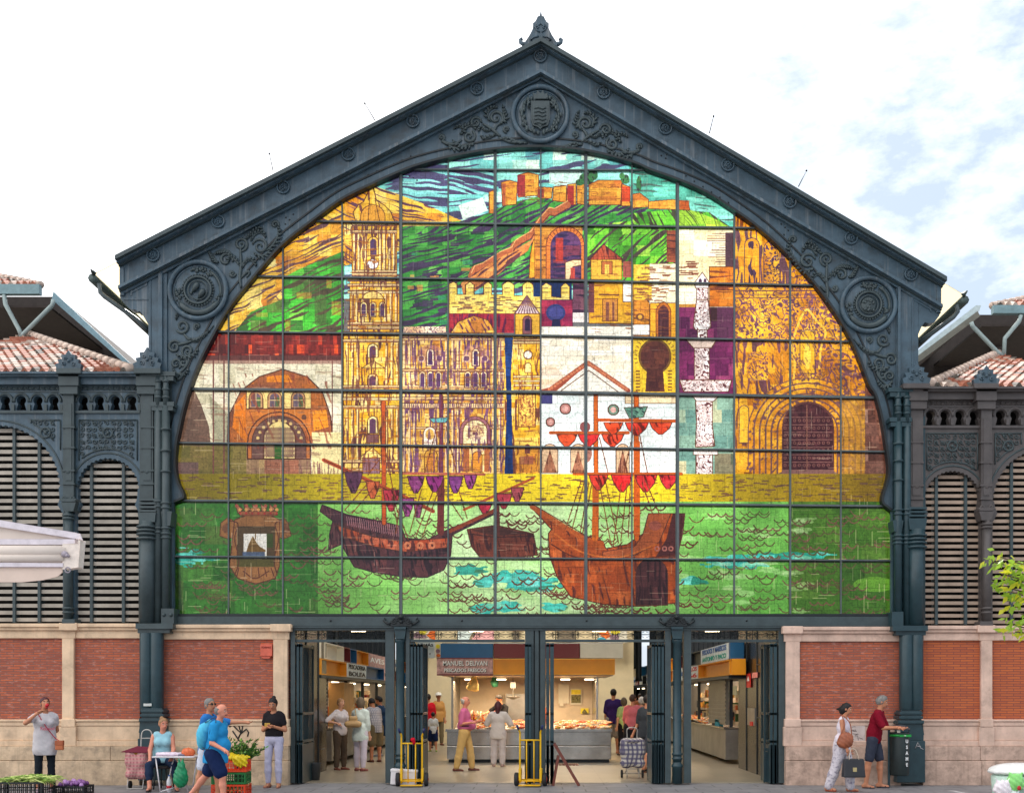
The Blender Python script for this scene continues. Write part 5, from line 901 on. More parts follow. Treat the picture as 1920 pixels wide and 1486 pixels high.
# ------------------------------------------------------------------ side wings
def scallop_arch(cx, sy, r, foot_y, foot_dx, x0, x1, yb, n=22, amp=2.6, a0=0, a1=180):
    """opening outline: straight sides, inward foot, scalloped arch"""
    p = [(x0, yb), (x0, foot_y+16), (x0+2, foot_y+14), (x0+foot_dx, foot_y), (x0+foot_dx-4, foot_y-12)]
    for i in range(n*4+1):
        t = math.pi*(i/(n*4)); k = abs(math.sin(i/(n*4)*n*math.pi)); rr = r-amp*(1-k); p.append((cx-rr*math.cos(t), sy-rr*math.sin(t)))
    p += [(x1-foot_dx+4, foot_y-12), (x1-foot_dx, foot_y), (x1-2, foot_y+14), (x1, foot_y+16), (x1, yb)]
    return p
def keyhole(cx, top, bot):
    p = [(cx-9.5, bot), (cx-6, (top*0.45+bot*.55))]
    for i in range(11): t = math.radians(-35+250*i/10); p.append((cx-9*math.cos(t), top+9.5-9*math.sin(t)))
    p += [(cx+6, top*.45+bot*.55), (cx+9.5, bot)]
    return p
def relief_panel(parent, x0, y0, x1, y1, cut=None, seed=1, Y=-.012):
    rs = random.Random(seed); m = MB(); cx = (x0+x1)/2; h = (y1-y0)
    ok = (lambda x, y: cut is None or (x-cut[0])**2+(y-cut[1])**2 > (cut[2])**2)
    m.tube([P(x0, y0, Y), P(x1, y0, Y)], .012, 5); 
    for xv in (x0, x1):
        ye = y0
        while ye < y1 and ok(xv, ye): ye += 2
        m.tube([P(xv, y0, Y), P(xv, ye, Y)], .012, 5)
    st = 11.5; i = 0; yy = y0+6
    while yy < y1:
        xx = x0+6
        while xx < x1-3:
            if ok(xx, yy):
                m.tube([P(a_, b_, Y) for a_, b_ in spiral(xx, yy, 5.0, 1.15, rs.uniform(0, 6), rs.choice((-1, 1)), n=12)], .010, 5)
                if rs.random() < .5: m.tube([P(xx-5, yy-5, Y), P(xx, yy, Y-.01), P(xx+5, yy+5, Y)], .009, 4)
            xx += st
        yy += st
    if cut: m.tube([P(cut[0]+cut[2]*math.cos(t), cut[1]-cut[2]*math.sin(t), Y) for t in [math.radians(a) for a in range(20, 161, 10)] if x0 < cut[0]+cut[2]*math.cos(t) < x1], .014, 5)
    c_ = P(cx, y0+24, Y); m.tube([c_+Vector((.09*math.cos(t), -.005, .09*math.sin(t))) for t in [2*math.pi*k/20 for k in range(21)]], .016, 6, False); m.ball(c_, .035, 8, 5)
    m.build('relief_panel', IRON2, parent)
def crest(parent, cx, by, w, h, Y=-.18):
    m = MB(); L = [(-.5, 0), (-.56, .22), (-.40, .30), (-.46, .48), (-.27, .52), (-.30, .74), (-.12, .76), (0, 1.0)]
    m.plate([(cx+a_*w, by-b_*h) for a_, b_ in L+[(-a_, b_) for a_, b_ in L[::-1]][1:]], Y, Y+.10)
    for s_ in (-1, 1):
        for q in ((.22, .25, .12), (.14, .55, .09)): m.tube([P(a_, b_, Y-.01) for a_, b_ in spiral(cx+s_*q[0]*w, by-q[1]*h, q[2]*h, 1.2, 1, s_, n=12)], .012, 5)
    m.ball(P(cx, by-h*.4, Y-.01), .03, 8, 5); m.build('pier_crest', IRON, parent)
def louvres(parent, x0, x1, y0, y1, pitch, mulls, mt, clip=None):
    m = MB(); y = y1-2
    while y > y0:
        z0 = Z(y, .12); 
        m.add([(X(x0, .12), .13, z0), (X(x1, .12), .13, z0), (X(x1, .12), .22, z0+.05), (X(x0, .12), .22, z0+.05), (X(x0, .12), .13, z0+.012), (X(x1, .12), .13, z0+.012), (X(x1, .12), .22, z0+.062), (X(x0, .12), .22, z0+.062)], [(3, 2, 1, 0), (4, 5, 6, 7), (0, 1, 5, 4), (1, 2, 6, 5), (2, 3, 7, 6), (3, 0, 4, 7)])
        m.box(X(x0, .12), .118, z0-.005, X(x1, .12), .13, z0+pitch*.0050); y -= pitch
    m.build('louvre_slats', mt, parent)
    m = MB()
    for q in mulls: m.pbox(q-2.6, y0, q+2.6, y1, .07, .26)
    m.build('louvre_mullions', IRON2, parent)
def wing(side):
    L = side < 0; q = 0 if L else 28
    w_ = thing('market_wing', 'low brick and louvred iron wing with tiled roof, left of the great arched window' if L else 'low brick and louvred iron wing with tiled roof, behind the litter bin', 'market wing', (0, 0, 0), 'side wings of the market')
    if L:
        xa, xb = -190, 262; piers = [(118, 138)]; bays = [(-130, 118), (140, 262)]; GUT, AR0, AR1 = 696, 741, 769
        holes = [scallop_arch(-5, 914, 118, 946, 10, -120, 118, 1166, 34, 3.2), scallop_arch(202, 917, 59, 946, 9, 141, 262, 1166, 20, 2.8)]
        keys = [keyhole(c, AR0, AR1) for c in (-84, -52, -21, 10, 40, 71, 101, 156, 186, 216, 247)]
    else:
        xa, xb = 1731, 2080; piers = [(1840, 1860)]; GUT, AR0, AR1 = 724, 768, 797
        holes = [scallop_arch(1786, 935, 53, 962, 8, 1732, 1839, 1170, 20, 2.8), scallop_arch(1960, 940, 99, 962, 9, 1861, 2060, 1170, 32, 3)]
        keys = [keyhole(c, AR0, AR1) for c in (1745, 1772, 1800, 1827, 1876, 1903, 1931, 1958, 1986, 2014)]
    yb = 1168 if L else 1172
    m = MB(); outer = [(xa, GUT+8), (xb, GUT+8), (xb, yb)]
    # openings share the bottom edge: run the outline round them
    seq = [(xa, GUT+8), (xb, GUT+8), (xb, AR1+8), (xa, AR1+8)]; m.plate(seq, 0, .14, keys)
    if L: bays_ = [(-190, -4, holes[0], None), (-4, 139, None, None)]
    for i, h in enumerate(holes):
        x0 = xa if i == 0 else (130 if L else 1850); x1 = (130 if L else 1850) if i == 0 else xb
        m.plate([(x0, AR1+8), (x1, AR1+8), (x1, yb)]+[(min(max(a_, x0+.5), x1-.3), min(b_, yb)) for a_, b_ in h[::-1]]+[(x0, yb)], 0, .14)
    m.build('arcade_screen', IRON if L else IRON_BR, w_)
    m = MB(); m.pbox(xa, GUT, xb, GUT+4, -.26, .2); m.pbox(xa, GUT+4.2, xb, GUT+9, -.20, .2); m.pbox(xa, GUT+9.4, xb, GUT+24, -.10, .2); m.build('wing_cornice', IRON if L else IRON_BR, w_)
    m = MB(); k = xa+4
    while k < xb-6: m.tube([P(k, GUT+29, -.012), P(k+5, GUT+34, -.02), P(k+10, GUT+29, -.012)], .012, 5); m.tube([P(k, GUT+35, -.012), P(k+5, GUT+29, -.02), P(k+10, GUT+35, -.012)], .009, 5); k += 10
    m.pbox(xa, GUT+24.5, xb, GUT+26.5, -.03, .0); m.pbox(xa, GUT+37, xb, GUT+38.6, -.02, .0); m.pbox(xa, AR1+.6, xb, AR1+5, -.04, 0); m.build('frieze', IRON2 if L else IRON_BR, w_)
    m = MB()
    for kh in keys:
        cx = sum(a_ for a_, b_ in kh)/len(kh); top = min(b_ for a_, b_ in kh)
        m.tube([P(cx-13.5*math.cos(t), top+10-13.5*math.sin(t), -.01) for t in [math.radians(d) for d in range(-8, 189, 14)]], .022, 6); m.pbox(cx+9.5+1.5, top+16, cx+9.5+7, top+28, -.04, 0)
    m.build('arcade_hoods', IRON2 if L else IRON_BR, w_)
    # relief panels, arch mouldings
    if L:
        relief_panel(w_, 148, 787, 257, 862, (202, 917, 76), 3); relief_panel(w_, 58, 787, 113, 880, (-5, 914, 138), 5)
        hood = [(-5, 914, 126), (202, 917, 68)]
    else:
        relief_panel(w_, 1738, 812, 1833, 880, (1786, 935, 70), 4); relief_panel(w_, 1866, 812, 1915, 900, (1960, 940, 118), 6); hood = [(1786, 935, 62), (1960, 940, 108)]
    m = MB()
    for cx, cy, r in hood: m.tube([P(cx-r*math.cos(t), cy-r*math.sin(t), .0) for t in [math.radians(d) for d in range(0, 181, 6)] if -190 < cx-r*math.cos(t) < 2080], .018, 6)
    m.build('arch_hood', IRON2, w_)
    # piers with crest and slender column
    for a_, b_ in piers+([(264, 287)] if L else [(1707, 1731)]):
        edge = (a_ > 200) if L else (a_ < 1800); cx = (a_+b_)/2; g_ = 5 if edge else 3; d_ = 0 if L else 28
        m = MB(); m.pbox(cx-20-g_, GUT-6, cx+20+g_, GUT+3, -.30, .1); m.pbox(cx-16-g_, GUT+3.5, cx+16+g_, GUT+26, -.2, .1); m.pbox(cx-14-g_, GUT+26.5, cx+14+g_, GUT+42, -.16, .1); m.pbox(a_, GUT+42.5, b_, 935+d_*.6, -.1, .1); m.pbox(a_+4, GUT+60, b_-4, 900+d_, -.115, -.1)
        for yy in (AR1+30, AR1+68, 880+d_, 905+d_): m.pbox(a_-1.5, yy, b_+1.5, yy+3, -.13, 0)
        m.ball(P(cx, AR1+115, -.1), (.05, .03, .05), 10, 6)
        if not edge:
            m.pbox(a_-3, 934+d_*.6, b_+3, 940+d_*.6, -.16, .1); m.plate([(a_-4, 941+d_*.6), (b_+4, 941+d_*.6), (b_-1, 958+d_*.6), (a_+1, 958+d_*.6)], -.15, .1)
            for yy in (942+d_*.6,): [m.tube([P(cx+s_*a2, b2, -.15) for a2, b2 in spiral(9, yy-8, 6, 1.2, 0, 1, n=12)], .014, 5) for s_ in (-1, 1)]
            shaft(m, cx, .082, 958+d_*.6, yb-3, -.07, (966+d_*.6, 972+d_*.6, 1140, 1148)); m.pbox(a_-2, yb-8, b_+2, yb, -.17, .1)
        m.build('iron_pier', IRON_BR if not L else IRON2, w_); crest(w_, cx, GUT-6, 40+g_*1.6, 40 if edge else 34, -.22)
    # louvred openings
    if L: louvres(w_, -125, 119, 796, 1166, 13.1, (-72, -22, 26, 73), LOUVRE_L); louvres(w_, 139, 263, 858, 1166, 13.1, (171, 231), LOUVRE_L)
    else: louvres(w_, 1731, 1841, 878, 1170, 11.8, (1756, 1811), LOUVRE_R); louvres(w_, 1859, 2066, 840, 1170, 11.8, (1897, 1945, 2000), LOUVRE_R)
    m = MB(); m.box(X(xa), .6, 0, X(xb), .65, Z(GUT)); m.build('louvre_shade_sheet', DARK, w_)  # near-black sheet stands in for the unlit space behind the louvres
    low_wall(w_, xa, 262 if L else xb, [(116, 138)] if L else [(1840, 1861)], BRICK if L else BRICK_R, STONE, STONE_D, -2 if L else 2) if L else low_wall(w_, 1731, xb, [(1840, 1861)], BRICK_R, STONE_P, STONE_DP, 2)
    # tiled roofs
    tile = tile_mat(); x_in = X(247) if L else X(1742); x_out = X(-190) if L else X(2080); z0 = Z(GUT+1); D = 5.0
    top = Z(629 if L else 665, 5); hipx = X(50, 5) if L else X(1872, 5)
    tiles(w_, x_out, x_in, 0.0, D, z0, top, lambda x, y: (x < x_in+(hipx-x_in)*y/D) if L else (x > x_in+(hipx-x_in)*y/D), tile)
    m = MB(); n = 19
    for k in range(n):
        t0, t1 = k/n, (k+1.12)/n; A0 = Vector((x_in, 0, z0+.05)).lerp(Vector((hipx, D, top+.05)), t0); B0 = Vector((x_in, 0, z0+.05)).lerp(Vector((hipx, D, top+.05)), t1); m.tube([A0, B0], [.10, .075], 10)
    m.build('ridge_tiles', mat('ridge_tile', (.55, .42, .34, 1), .8, 0, .2, 4, dirt=((.3, .2, .16, 1), 6, .55, .6)), w_)
    m = MB(); m.box(min(x_out, hipx), D-.05, top-.5, max(x_out, hipx), D+.0, top); m.build('ridge_board', MATS.get('roof_timber_and_shade') or mat('roof_timber_and_shade', (.05, .04, .035, 1), .9), w_); m = MB(); 
    m.plate([(-190, 720), (-190, 556), (100, 556), (236, 684), (240, 720)] if L else [(1721, 720), (1724, 676), (1836, 590), (2080, 590), (2080, 720)], 7.6, 7.7)
    m.build('gable_shade_sheet', mat('roof_timber_and_shade', (.05, .04, .035, 1), .9), w_)  # near-black sheet stands in for the shaded inside of the open gable
    # upper roof with open gable, boards and braces
    m = MB(); Yg = 4.6
    if L: bb = [(-190, 300), (100, 546), (243, 680)]; 
    else: bb = [(1721, 669), (1833, 581), (2080, 400)]
    if L: m.plate([(100, 546), (243, 680), (236, 683), (97, 561)], Yg, Yg+.12)
    else: m.plate([(1719, 668), (1833, 583), (1838, 592), (1723, 678)], Yg, Yg+.12)
    m.build('barge_board', mat('pale_blue_board', lin(120, 150, 160), .5) if L else mat('grey_board', lin(110, 108, 96), .5), w_)
    if not L:
        m = MB(); m.plate([(1717, 660), (1830, 572), (1840, 572), (1836, 583), (1719, 668)], Yg+.02, Yg+.05); m.build('glass_rail', mat('rail_glass', lin(190, 205, 205), .2), w_)
    m = MB(); x0g, x1g = (X(100, Yg), X(243, Yg)) if L else (X(1833, Yg), X(1721, Yg)); z0g, z1g = (Z(548, Yg), Z(682, Yg)) if L else (Z(583, Yg), Z(671, Yg)); xo = x_out*1.25; t_ = .12
    m.add([(x0g, Yg+.13, z0g), (x1g, Yg+.13, z1g), (x1g, 24, z1g), (x0g, 24, z0g), (x0g, Yg+.13, z0g-t_), (x1g, Yg+.13, z1g-t_), (x1g, 24, z1g-t_), (x0g, 24, z0g-t_)], [(0, 1, 2, 3), (7, 6, 5, 4), (0, 4, 5, 1), (2, 6, 7, 3), (1, 5, 6, 2), (3, 7, 4, 0)])
    m.box(xo, Yg, z0g-.35, x0g-(.1 if L else -.1), 24, z0g-.3); m.build('upper_roof', mat('roof_boards', (.045, .035, .03, 1), .9), w_)
    ze = Z(555, Yg) if L else Z(591, Yg); zt = Z(537, Yg) if L else Z(576, Yg); xe = X(79, Yg) if L else X(1858, Yg)
    m = MB(); m.box(xo, Yg-.15, ze, xe, Yg, zt); m.build('upper_gutter', mat('pale_gutter', lin(120, 148, 152), .5), w_)
    tiles(w_, xo, xe, Yg-.1, Yg+1.6, zt, zt+.95, lambda x, y: (x < xe-(y-Yg)*1.6) if L else (x > xe+(y-Yg)*1.6), tile)
    m = MB()
    for k in range(14):
        A0 = Vector((xe, Yg-.05, zt+.02)).lerp(Vector((xe+(-2.7 if L else 2.7), Yg+1.6, zt+1.05)), k/14); B0 = Vector((xe, Yg-.05, zt+.02)).lerp(Vector((xe+(-2.7 if L else 2.7), Yg+1.6, zt+1.05)), (k+1.1)/14); m.tube([A0, B0], [.085, .065], 8)
    m.build('ridge_tiles', MATS['ridge_tile'], w_)
    m = MB(); Yb = Yg-.1
    if L: m.tube([P(8, 553, Yb), P(10, 570, Yb), P(36, 618, Yb), P(40, 630, Yb)], .05, 8); m.tube([P(100, 562, Yb), P(98, 572, Yb), P(44, 626, Yb), P(38, 632, Yb)], .05, 8)
    else: m.tube([P(1821, 604, Yb), P(1824, 612, Yb), P(1872, 662, Yb), P(1880, 668, Yb)], .05, 8); m.tube([P(1914, 591, Yb), P(1911, 602, Yb), P(1884, 634, Yb), P(1882, 668, Yb)], .05, 8)
    m.build('roof_brace', mat('pale_pipe', lin(150, 165, 162), .45), w_)
    m = MB(); m.pbox(36 if L else 1866, 575 if L else 610, 52 if L else 1878, 628 if L else 662, 6.0, 6.3); m.build('roof_post', mat('roof_post', (.12, .10, .09, 1), .8), w_)
def tile_mat():
    if 'roof_tile' in MATS: return MATS['roof_tile']
    m = bpy.data.materials.new('roof_tile'); m.use_nodes = True; n = m.node_tree.nodes; L = m.node_tree.links.new; b = n['Principled BSDF']; b.inputs['Roughness'].default_value = .75
    uv = n.new('ShaderNodeUVMap'); uv.uv_map = 'tile'; sp = n.new('ShaderNodeVectorMath'); sp.operation = 'FLOOR'; L(uv.outputs[0], sp.inputs[0]); wn = n.new('ShaderNodeTexWhiteNoise'); wn.noise_dimensions = '2D'; L(sp.outputs[0], wn.inputs['Vector'])
    rp = n.new('ShaderNodeValToRGB'); rp.color_ramp.interpolation = 'CONSTANT'; e = rp.color_ramp.elements; e[0].color = (.56, .40, .31, 1); e[1].position = .26; e[1].color = (.46, .15, .08, 1)
    for p_, c_ in ((.56, (.60, .48, .40, 1)), (.68, (.38, .11, .06, 1)), (.84, (.11, .09, .07, 1))): k = e.new(p_); k.color = c_
    L(wn.outputs['Value'], rp.inputs[0]); nz = n.new('ShaderNodeTexNoise'); nz.inputs['Scale'].default_value = 9; mx_ = n.new('ShaderNodeMix'); mx_.data_type = 'RGBA'; mx_.blend_type = 'MULTIPLY'; mx_.inputs['Factor'].default_value = .5; L(rp.outputs[0], mx_.inputs['A']); L(nz.outputs['Fac'], mx_.inputs['B']); L(mx_.outputs['Result'], b.inputs['Base Color']); MATS['roof_tile'] = m; return m
def tiles(parent, x0, x1, y0, y1, z0, z1, keep, mt, tw=.165, rows=None):
    x0, x1 = min(x0, x1), max(x0, x1); nx = int((x1-x0)/tw); Ls = math.hypot(y1-y0, z1-z0); nr = rows or max(2, int(Ls/.30)); sub = 6; v = []; f = []; uv = []
    nxv = nx*sub+1
    for r in range(nr):
        for e in (0, 1):
            if e == 0: b = len(v)
            t = (r+e*1.06)/nr; y = y0+(y1-y0)*t; z = z0+(z1-z0)*t+(.045 if e == 0 else .005)
            for i in range(nxv): c = math.cos(2*math.pi*(i/sub)); v.append((x0+(x1-x0)*i/(nxv-1), y, z+.045*c))
        for i in range(nxv-1):
            xm = x0+(x1-x0)*(i+.5)/(nxv-1); ym = y0+(y1-y0)*(r+.5)/nr
            if keep(xm, ym): f.append((b+i, b+i+1, b+nxv+i+1, b+nxv+i)); uv.append(((i+sub/2)//sub+.5, r+.5))
        if True:                                     # little dark risers under each row of tile ends
            for i in range(nxv-1):
                xm = x0+(x1-x0)*(i+.5)/(nxv-1); ym = y0+(y1-y0)*(r+.1)/nr
                if keep(xm, ym): 
                    bb = len(v); a_, c_ = v[b+i], v[b+i+1]; v += [a_, c_, (c_[0], c_[1]+.01, c_[2]-.06), (a_[0], a_[1]+.01, a_[2]-.06)]; f.append((bb+3, bb+2, bb+1, bb)); uv.append(((i+sub/2)//sub+.5, r+.5))
    me = bpy.data.meshes.new('tiled_roof'); me.from_pydata(v, [], f); me.materials.append(mt); u = me.uv_layers.new(name='tile'); k = 0
    for p, q in zip(me.polygons, uv):
        for _ in p.vertices: u.data[k].uv = q; k += 1
    me.validate(); o = bpy.data.objects.new('tiled_roof', me); link(o, parent)
    m = MB(); m.add([(x0, y0+.05, z0-.08), (x1, y0+.05, z0-.08), (x1, y1, z1-.08), (x0, y1, z1-.08)], [(0, 1, 2, 3)]); return o
wing(-1); wing(1)
# ------------------------------------------------------------------ inside the market
YEL, BLU, MAR, WHT, GRY = [mat(n_, lin(*c_), .45, 0, .06, 3) for n_, c_ in (('yellow_laminate', (212, 140, 20)), ('blue_laminate', (14, 84, 130)), ('maroon_laminate', (104, 22, 30)), ('white_laminate', (214, 208, 190)), ('dark_laminate', (40, 48, 54)))]
SKYB = mat('pale_sign', (.62, .68, .66, 1), .6); WARM = mat('warm_panel', (.60, .50, .38, 1), .6, 0, .1, 2); SHUT = mat('roller_shutter', (.27, .26, .23, 1), .45, .5, .1, 2); PINKS = mat('pink_sign', (.5, .3, .28, 1), .7, 0, .3, 12)
def lamp(name, loc, sx, sy, e, parent, col=(1, .72, .42), rot=(0, 0, 0)):
    d = bpy.data.lights.new(name, 'AREA'); d.shape = 'RECTANGLE'; d.size = sx; d.size_y = sy; d.energy = e; d.color = col; o = bpy.data.objects.new(name, d); link(o, parent); o.location = loc; o.rotation_euler = rot
def emit(name, col, st):
    if name in MATS: return MATS[name]
    m = bpy.data.materials.new(name); m.use_nodes = True; b = m.node_tree.nodes['Principled BSDF']; b.inputs['Emission Color'].default_value = col; b.inputs['Emission Strength'].default_value = st; MATS[name] = m; return m
STEEL_W = mat('dark_steel', (.075, .068, .06, 1), .25, .8, .2, 1.5, .03)  # darker version of the steel for the entrance walls
TUBE = emit('lit_tube', (1, .8, .5, 1), 5)
# back of the hall: iron arcade with tall bright openings
bk = thing('back_facade', 'dark iron rear wall of the hall with tall narrow openings letting in daylight', 'rear wall', (0, 40, 0))
m = MB(); s_ = S(40)
xs = -9.2
while xs < 9.2:
    wv = random.choice((.9, 1.3, .7)); m.box(xs, 0, 0, xs+wv, .3, 11.5); xs += wv+random.choice((.22, .3, .5))
m.box(-9.2, 0, 0, 9.2, .35, 3.3); m.box(-9.2, 0, 7.4, 9.2, .35, 12); m.build('wall', IRON_D, bk)
for sx, nm in ((-1, 'dark iron side wall inside the hall on the left'), (1, 'dark iron side wall inside the hall on the right')):
    w0 = thing('side_wall', nm+' with slits of daylight above the stalls', 'side wall', (sx*8.15, 2, 0), 'inner side walls'); m = MB(); y = 0
    m.box(-.06, 0, 0, .06, 37, 3.4)
    while y < 37: m.box(-.06, y, 3.4, .06, y+1.3, 6.2); y += 1.3+random.choice((.15, .35))
    m.box(-.06, 0, 6.2, .06, 37, 7.6); m.build('wall', IRON_D, w0)
for x, y in ((-3.9, 12), (-3.9, 19), (-3.9, 26), (3.6, 12), (3.6, 19), (3.6, 26), (-6.9, 9), (-6.9, 16), (6.8, 9), (6.8, 16)):
    c_ = thing('iron_column', 'dark iron column holding the hall roof, over the stall roofs', 'column', (x, y, 0), 'iron columns inside the hall'); m = MB(); m.lathe([(.14, 2.2), (.11, 2.3), (.10, 9.5), (.2, 9.8)], (0, 0, 0), 10); m.build('shaft', IRON_D, c_)
# cream block in the middle with posters high up
cb = thing('cream_block', 'cream walled service block rising behind the central fish stall', 'service block', (0, 17, 0)); m = MB(); m.box(X(778, 17), 0, 0, X(1188, 17), 5, 5.9); m.build('wall', CREAM, cb)
m = MB(); m.pbox(962, 1160, 974, 1200, 16.8, 16.9); m.v = [(v[0], v[1]-17, v[2]) for v in m.v]; m.build('beam', mat('brown_beam', (.2, .16, .11, 1)), cb); m = MB(); m.pbox(1045, 1160, 1078, 1200, 16.8, 16.9); m.v = [(v[0], v[1]-17, v[2]) for v in m.v]; m.build('beam', mat('brown_beam', (.2, .16, .11, 1)), cb)
def board(name, label, cat, px0, py0, px1, py1, Y, mt, art=None, grp=None, th=.04):
    b = thing(name, label, cat, (0, Y, 0), grp); m = MB(); m.pbox(px0, py0, px1, py1, Y, Y+th); m.v = [(v[0], v[1]-Y, v[2]) for v in m.v]; m.build('panel', mt, b)
    for i, (nm, pts, mm) in enumerate(art or []):
        m = MB(); m.plate(pts, Y-.01-.004*i, Y-.001); m.v = [(v[0], v[1]-Y, v[2]) for v in m.v]; m.build(nm, mm, b)
    return b
el = lambda cx, cy, rx, ry, a0=0, a1=360, n=16: [(cx+rx*math.cos(math.radians(a0+(a1-a0)*k/n)), cy-ry*math.sin(math.radians(a0+(a1-a0)*k/n))) for k in range(n if a1-a0 == 360 else n+1)]
ORG = mat('print_orange', lin(226, 110, 40), .6, 0, .2, 9); PUR = mat('print_violet', lin(150, 120, 130), .6, 0, .3, 14); YLW = mat('print_yellow', lin(228, 210, 60), .6, 0, .15, 9); PNK = mat('print_pink', lin(240, 176, 176), .6, 0, .1, 5); PALEB = mat('print_pale_blue', lin(214, 228, 226), .6); TEA = mat('print_teal', lin(60, 150, 170), .6); TAU = mat('print_taupe', lin(150, 130, 104), .6)
board('shellfish_poster', 'wide poster of seafood shapes in orange and violet, high behind the left doorway', 'poster', 770, 1160, 816, 1200, 16, WHT, [('print', el(786, 1196, 14, 12, 0, 180), PUR), ('print', el(793, 1183, 7, 6), YLW), ('print', [(800, 1190), (808, 1181), (816, 1180), (816, 1199), (806, 1196)], ORG)])
board('fan_poster', 'pale poster with a pink quarter circle and taupe edge, high behind the middle doors', 'poster', 858, 1158, 926, 1204, 16, PALEB, [('print', [(877, 1203), (884, 1188), (896, 1175), (910, 1168), (926, 1166), (926, 1203)], TAU), ('print', [(882, 1203), (889, 1190), (900, 1179), (912, 1173), (926, 1171), (926, 1203)], PNK)])
board('fish_market_poster', 'bright poster of orange, yellow and blue seafood, high behind the right middle door', 'poster', 1122, 1158, 1176, 1204, 16, WHT, [('print', [(1122, 1176), (1136, 1176), (1146, 1192), (1134, 1198), (1122, 1186)], ORG), ('print', el(1154, 1183, 9, 6), YLW), ('print', el(1128, 1200, 9, 6, 0, 180), TEA), ('print', el(1152, 1194, 9, 6), PUR)])
hb = board('hanging_banner', 'white hanging banner reading MAS beside the fish stall', 'banner', 783, 1203, 815, 1233, 9, SKYB, [], None); 
t_ = text_front('MÁS', 803, 1209, 8.95, .10, INK, None, .27, .004); t_.parent = hb; t_.location.y -= 9
for tx_, px, py in (('AD', 797, 1217), ('a', 806, 1224)): t_ = text_front(tx_, px, py, 8.95, .09, INK, None, .13 if tx_ == 'AD' else .05); t_.parent = hb; t_.location.y -= 9
board('fruit_banner', 'narrow banner with yellow and orange fruit beside the white banner', 'banner', 816, 1205, 827, 1232, 9, WHT, [('print', el(821, 1211, 4, 4), YLW), ('print', el(821, 1220, 4, 4), PUR), ('print', el(822, 1228, 4, 3), ORG)])
# central fish stall
cs = thing('fish_stall', 'central fish stall with steel counter and blue, maroon, yellow and white fascia boxes', 'fish stall', (0, 6.3, 0))
def cpart(name, mt, *boxes, bevel=0, slot=None):
    m = MB()
    for b in boxes: m.pbox(*b)
    m.v = [(v[0], v[1]-6.3, v[2]) for v in m.v]; return m.build(name, mt, cs, bevel)
cpart('counter', STEEL, (838, 1371, 1146, 1397, 6.3, 7.3), (838, 1398, 1146, 1423, 6.3, 7.3), bevel=.01); cpart('counter_plinth', GRY, (841, 1423, 1142, 1430, 6.4, 7.3)); cpart('worktop', STEEL, (835, 1366, 1148, 1371, 6.24, 7.4))
cpart('back_wall', WARM, (850, 1262, 1122, 1400, 9.4, 9.5)); cpart('side_panel', STEEL_D, (846, 1266, 850, 1372, 7.2, 9.4)); cpart('side_panel', STEEL, (1118, 1266, 1121, 1372, 7.2, 9.4)); cpart('cold_shelf', STEEL_D, (948, 1300, 1000, 1350, 9.1, 9.3)); cpart('stall_roof', STEEL_D, (828, 1204, 1168, 1206, 6.1, 9.5)); cpart('ceiling', WARM, (828, 1264.6, 1150, 1266, 6.1, 9.5))
cpart('blue_box', BLU, (826, 1206, 924, 1233, 6.0, 6.4)); cpart('maroon_box', MAR, (925.5, 1206, 1087, 1233, 6.05, 6.4)); cpart('white_box', WHT, (1088, 1206, 1168, 1233, 6.0, 6.4)); cpart('yellow_box', YEL, (926, 1235, 1153, 1264, 6.05, 6.4)); cpart('box_rim', mat('yellow_trim', lin(232, 168, 50), .4), (925, 1234, 1153, 1235.6, 5.98, 6.1), (925, 1262.6, 1153, 1264, 5.98, 6.1), (924.6, 1234, 926, 1264, 5.98, 6.1))
sb = cpart('sign_board', PINKS, (819, 1234, 924, 1264, 5.95, 6.35)); cpart('sign_edge', MAR, (819, 1232.4, 924, 1234, 5.93, 6.0), (819, 1263, 924, 1265.5, 5.93, 6.0))
for s_, py, h_, w_ in (('MANUEL DELIVAN', 1243, .16, 1.08), ('PESCADOS FRESCOS', 1256, .12, 1.02)):
    t_ = text_front(s_, 872, py, 5.94, h_, INKW, cs, w_, .003); t_.location.y -= 6.3; t_.parent = sb; k = text_front(s_, 873, py+.8, 5.945, h_, INK, sb, w_, .006); k.location.y -= 6.3
m = MB(); 
for px in (880, 940, 1060, 1105): m.box(X(px, 7.6)-.12, 1.3, 2.07, X(px, 7.6)+.12, 1.36, 2.10)
m.build('lamp_tube', TUBE, cs)
lamp('stall_light', (-1.1, 1.2, 2.03), 2.4, .5, 80, cs); lamp('stall_light', (.9, 1.2, 2.03), 2.4, .5, 80, cs)
def small(name, label, cat, px, py, Y, w, h, mt, art=None): return board(name, label, cat, px-w/2, py-h/2, px+w/2, py+h/2, Y, mt, art, None, .02)
small('fish_chart', 'framed photo print with a yellow top on the stall back wall', 'picture', 1080, 1305, 9.34, 21, 30, WHT, [('print', [(1071, 1302), (1089, 1302), (1089, 1317), (1071, 1317)], mat('dark_print', (.13, .12, .05, 1), .7, 0, .9, 26)), ('print', [(1071, 1292), (1089, 1292), (1089, 1301), (1071, 1301)], YLW)]); small('blank_chart', 'blank pale board hung left of the framed print', 'notice board', 1057, 1300, 9.34, 20, 36, WHT); small('leaf_print', 'small yellow and dark print low on the stall wall', 'picture', 1096, 1332, 9.34, 15, 10, YLW, [('print', [(1091, 1334), (1096, 1328), (1103, 1337), (1092, 1337)], mat('dark_print', (.1, .1, .04, 1)))]); small('price_card', 'small white price card on the stall back wall', 'price card', 1053, 1318, 9.3, 7, 10, WHT)
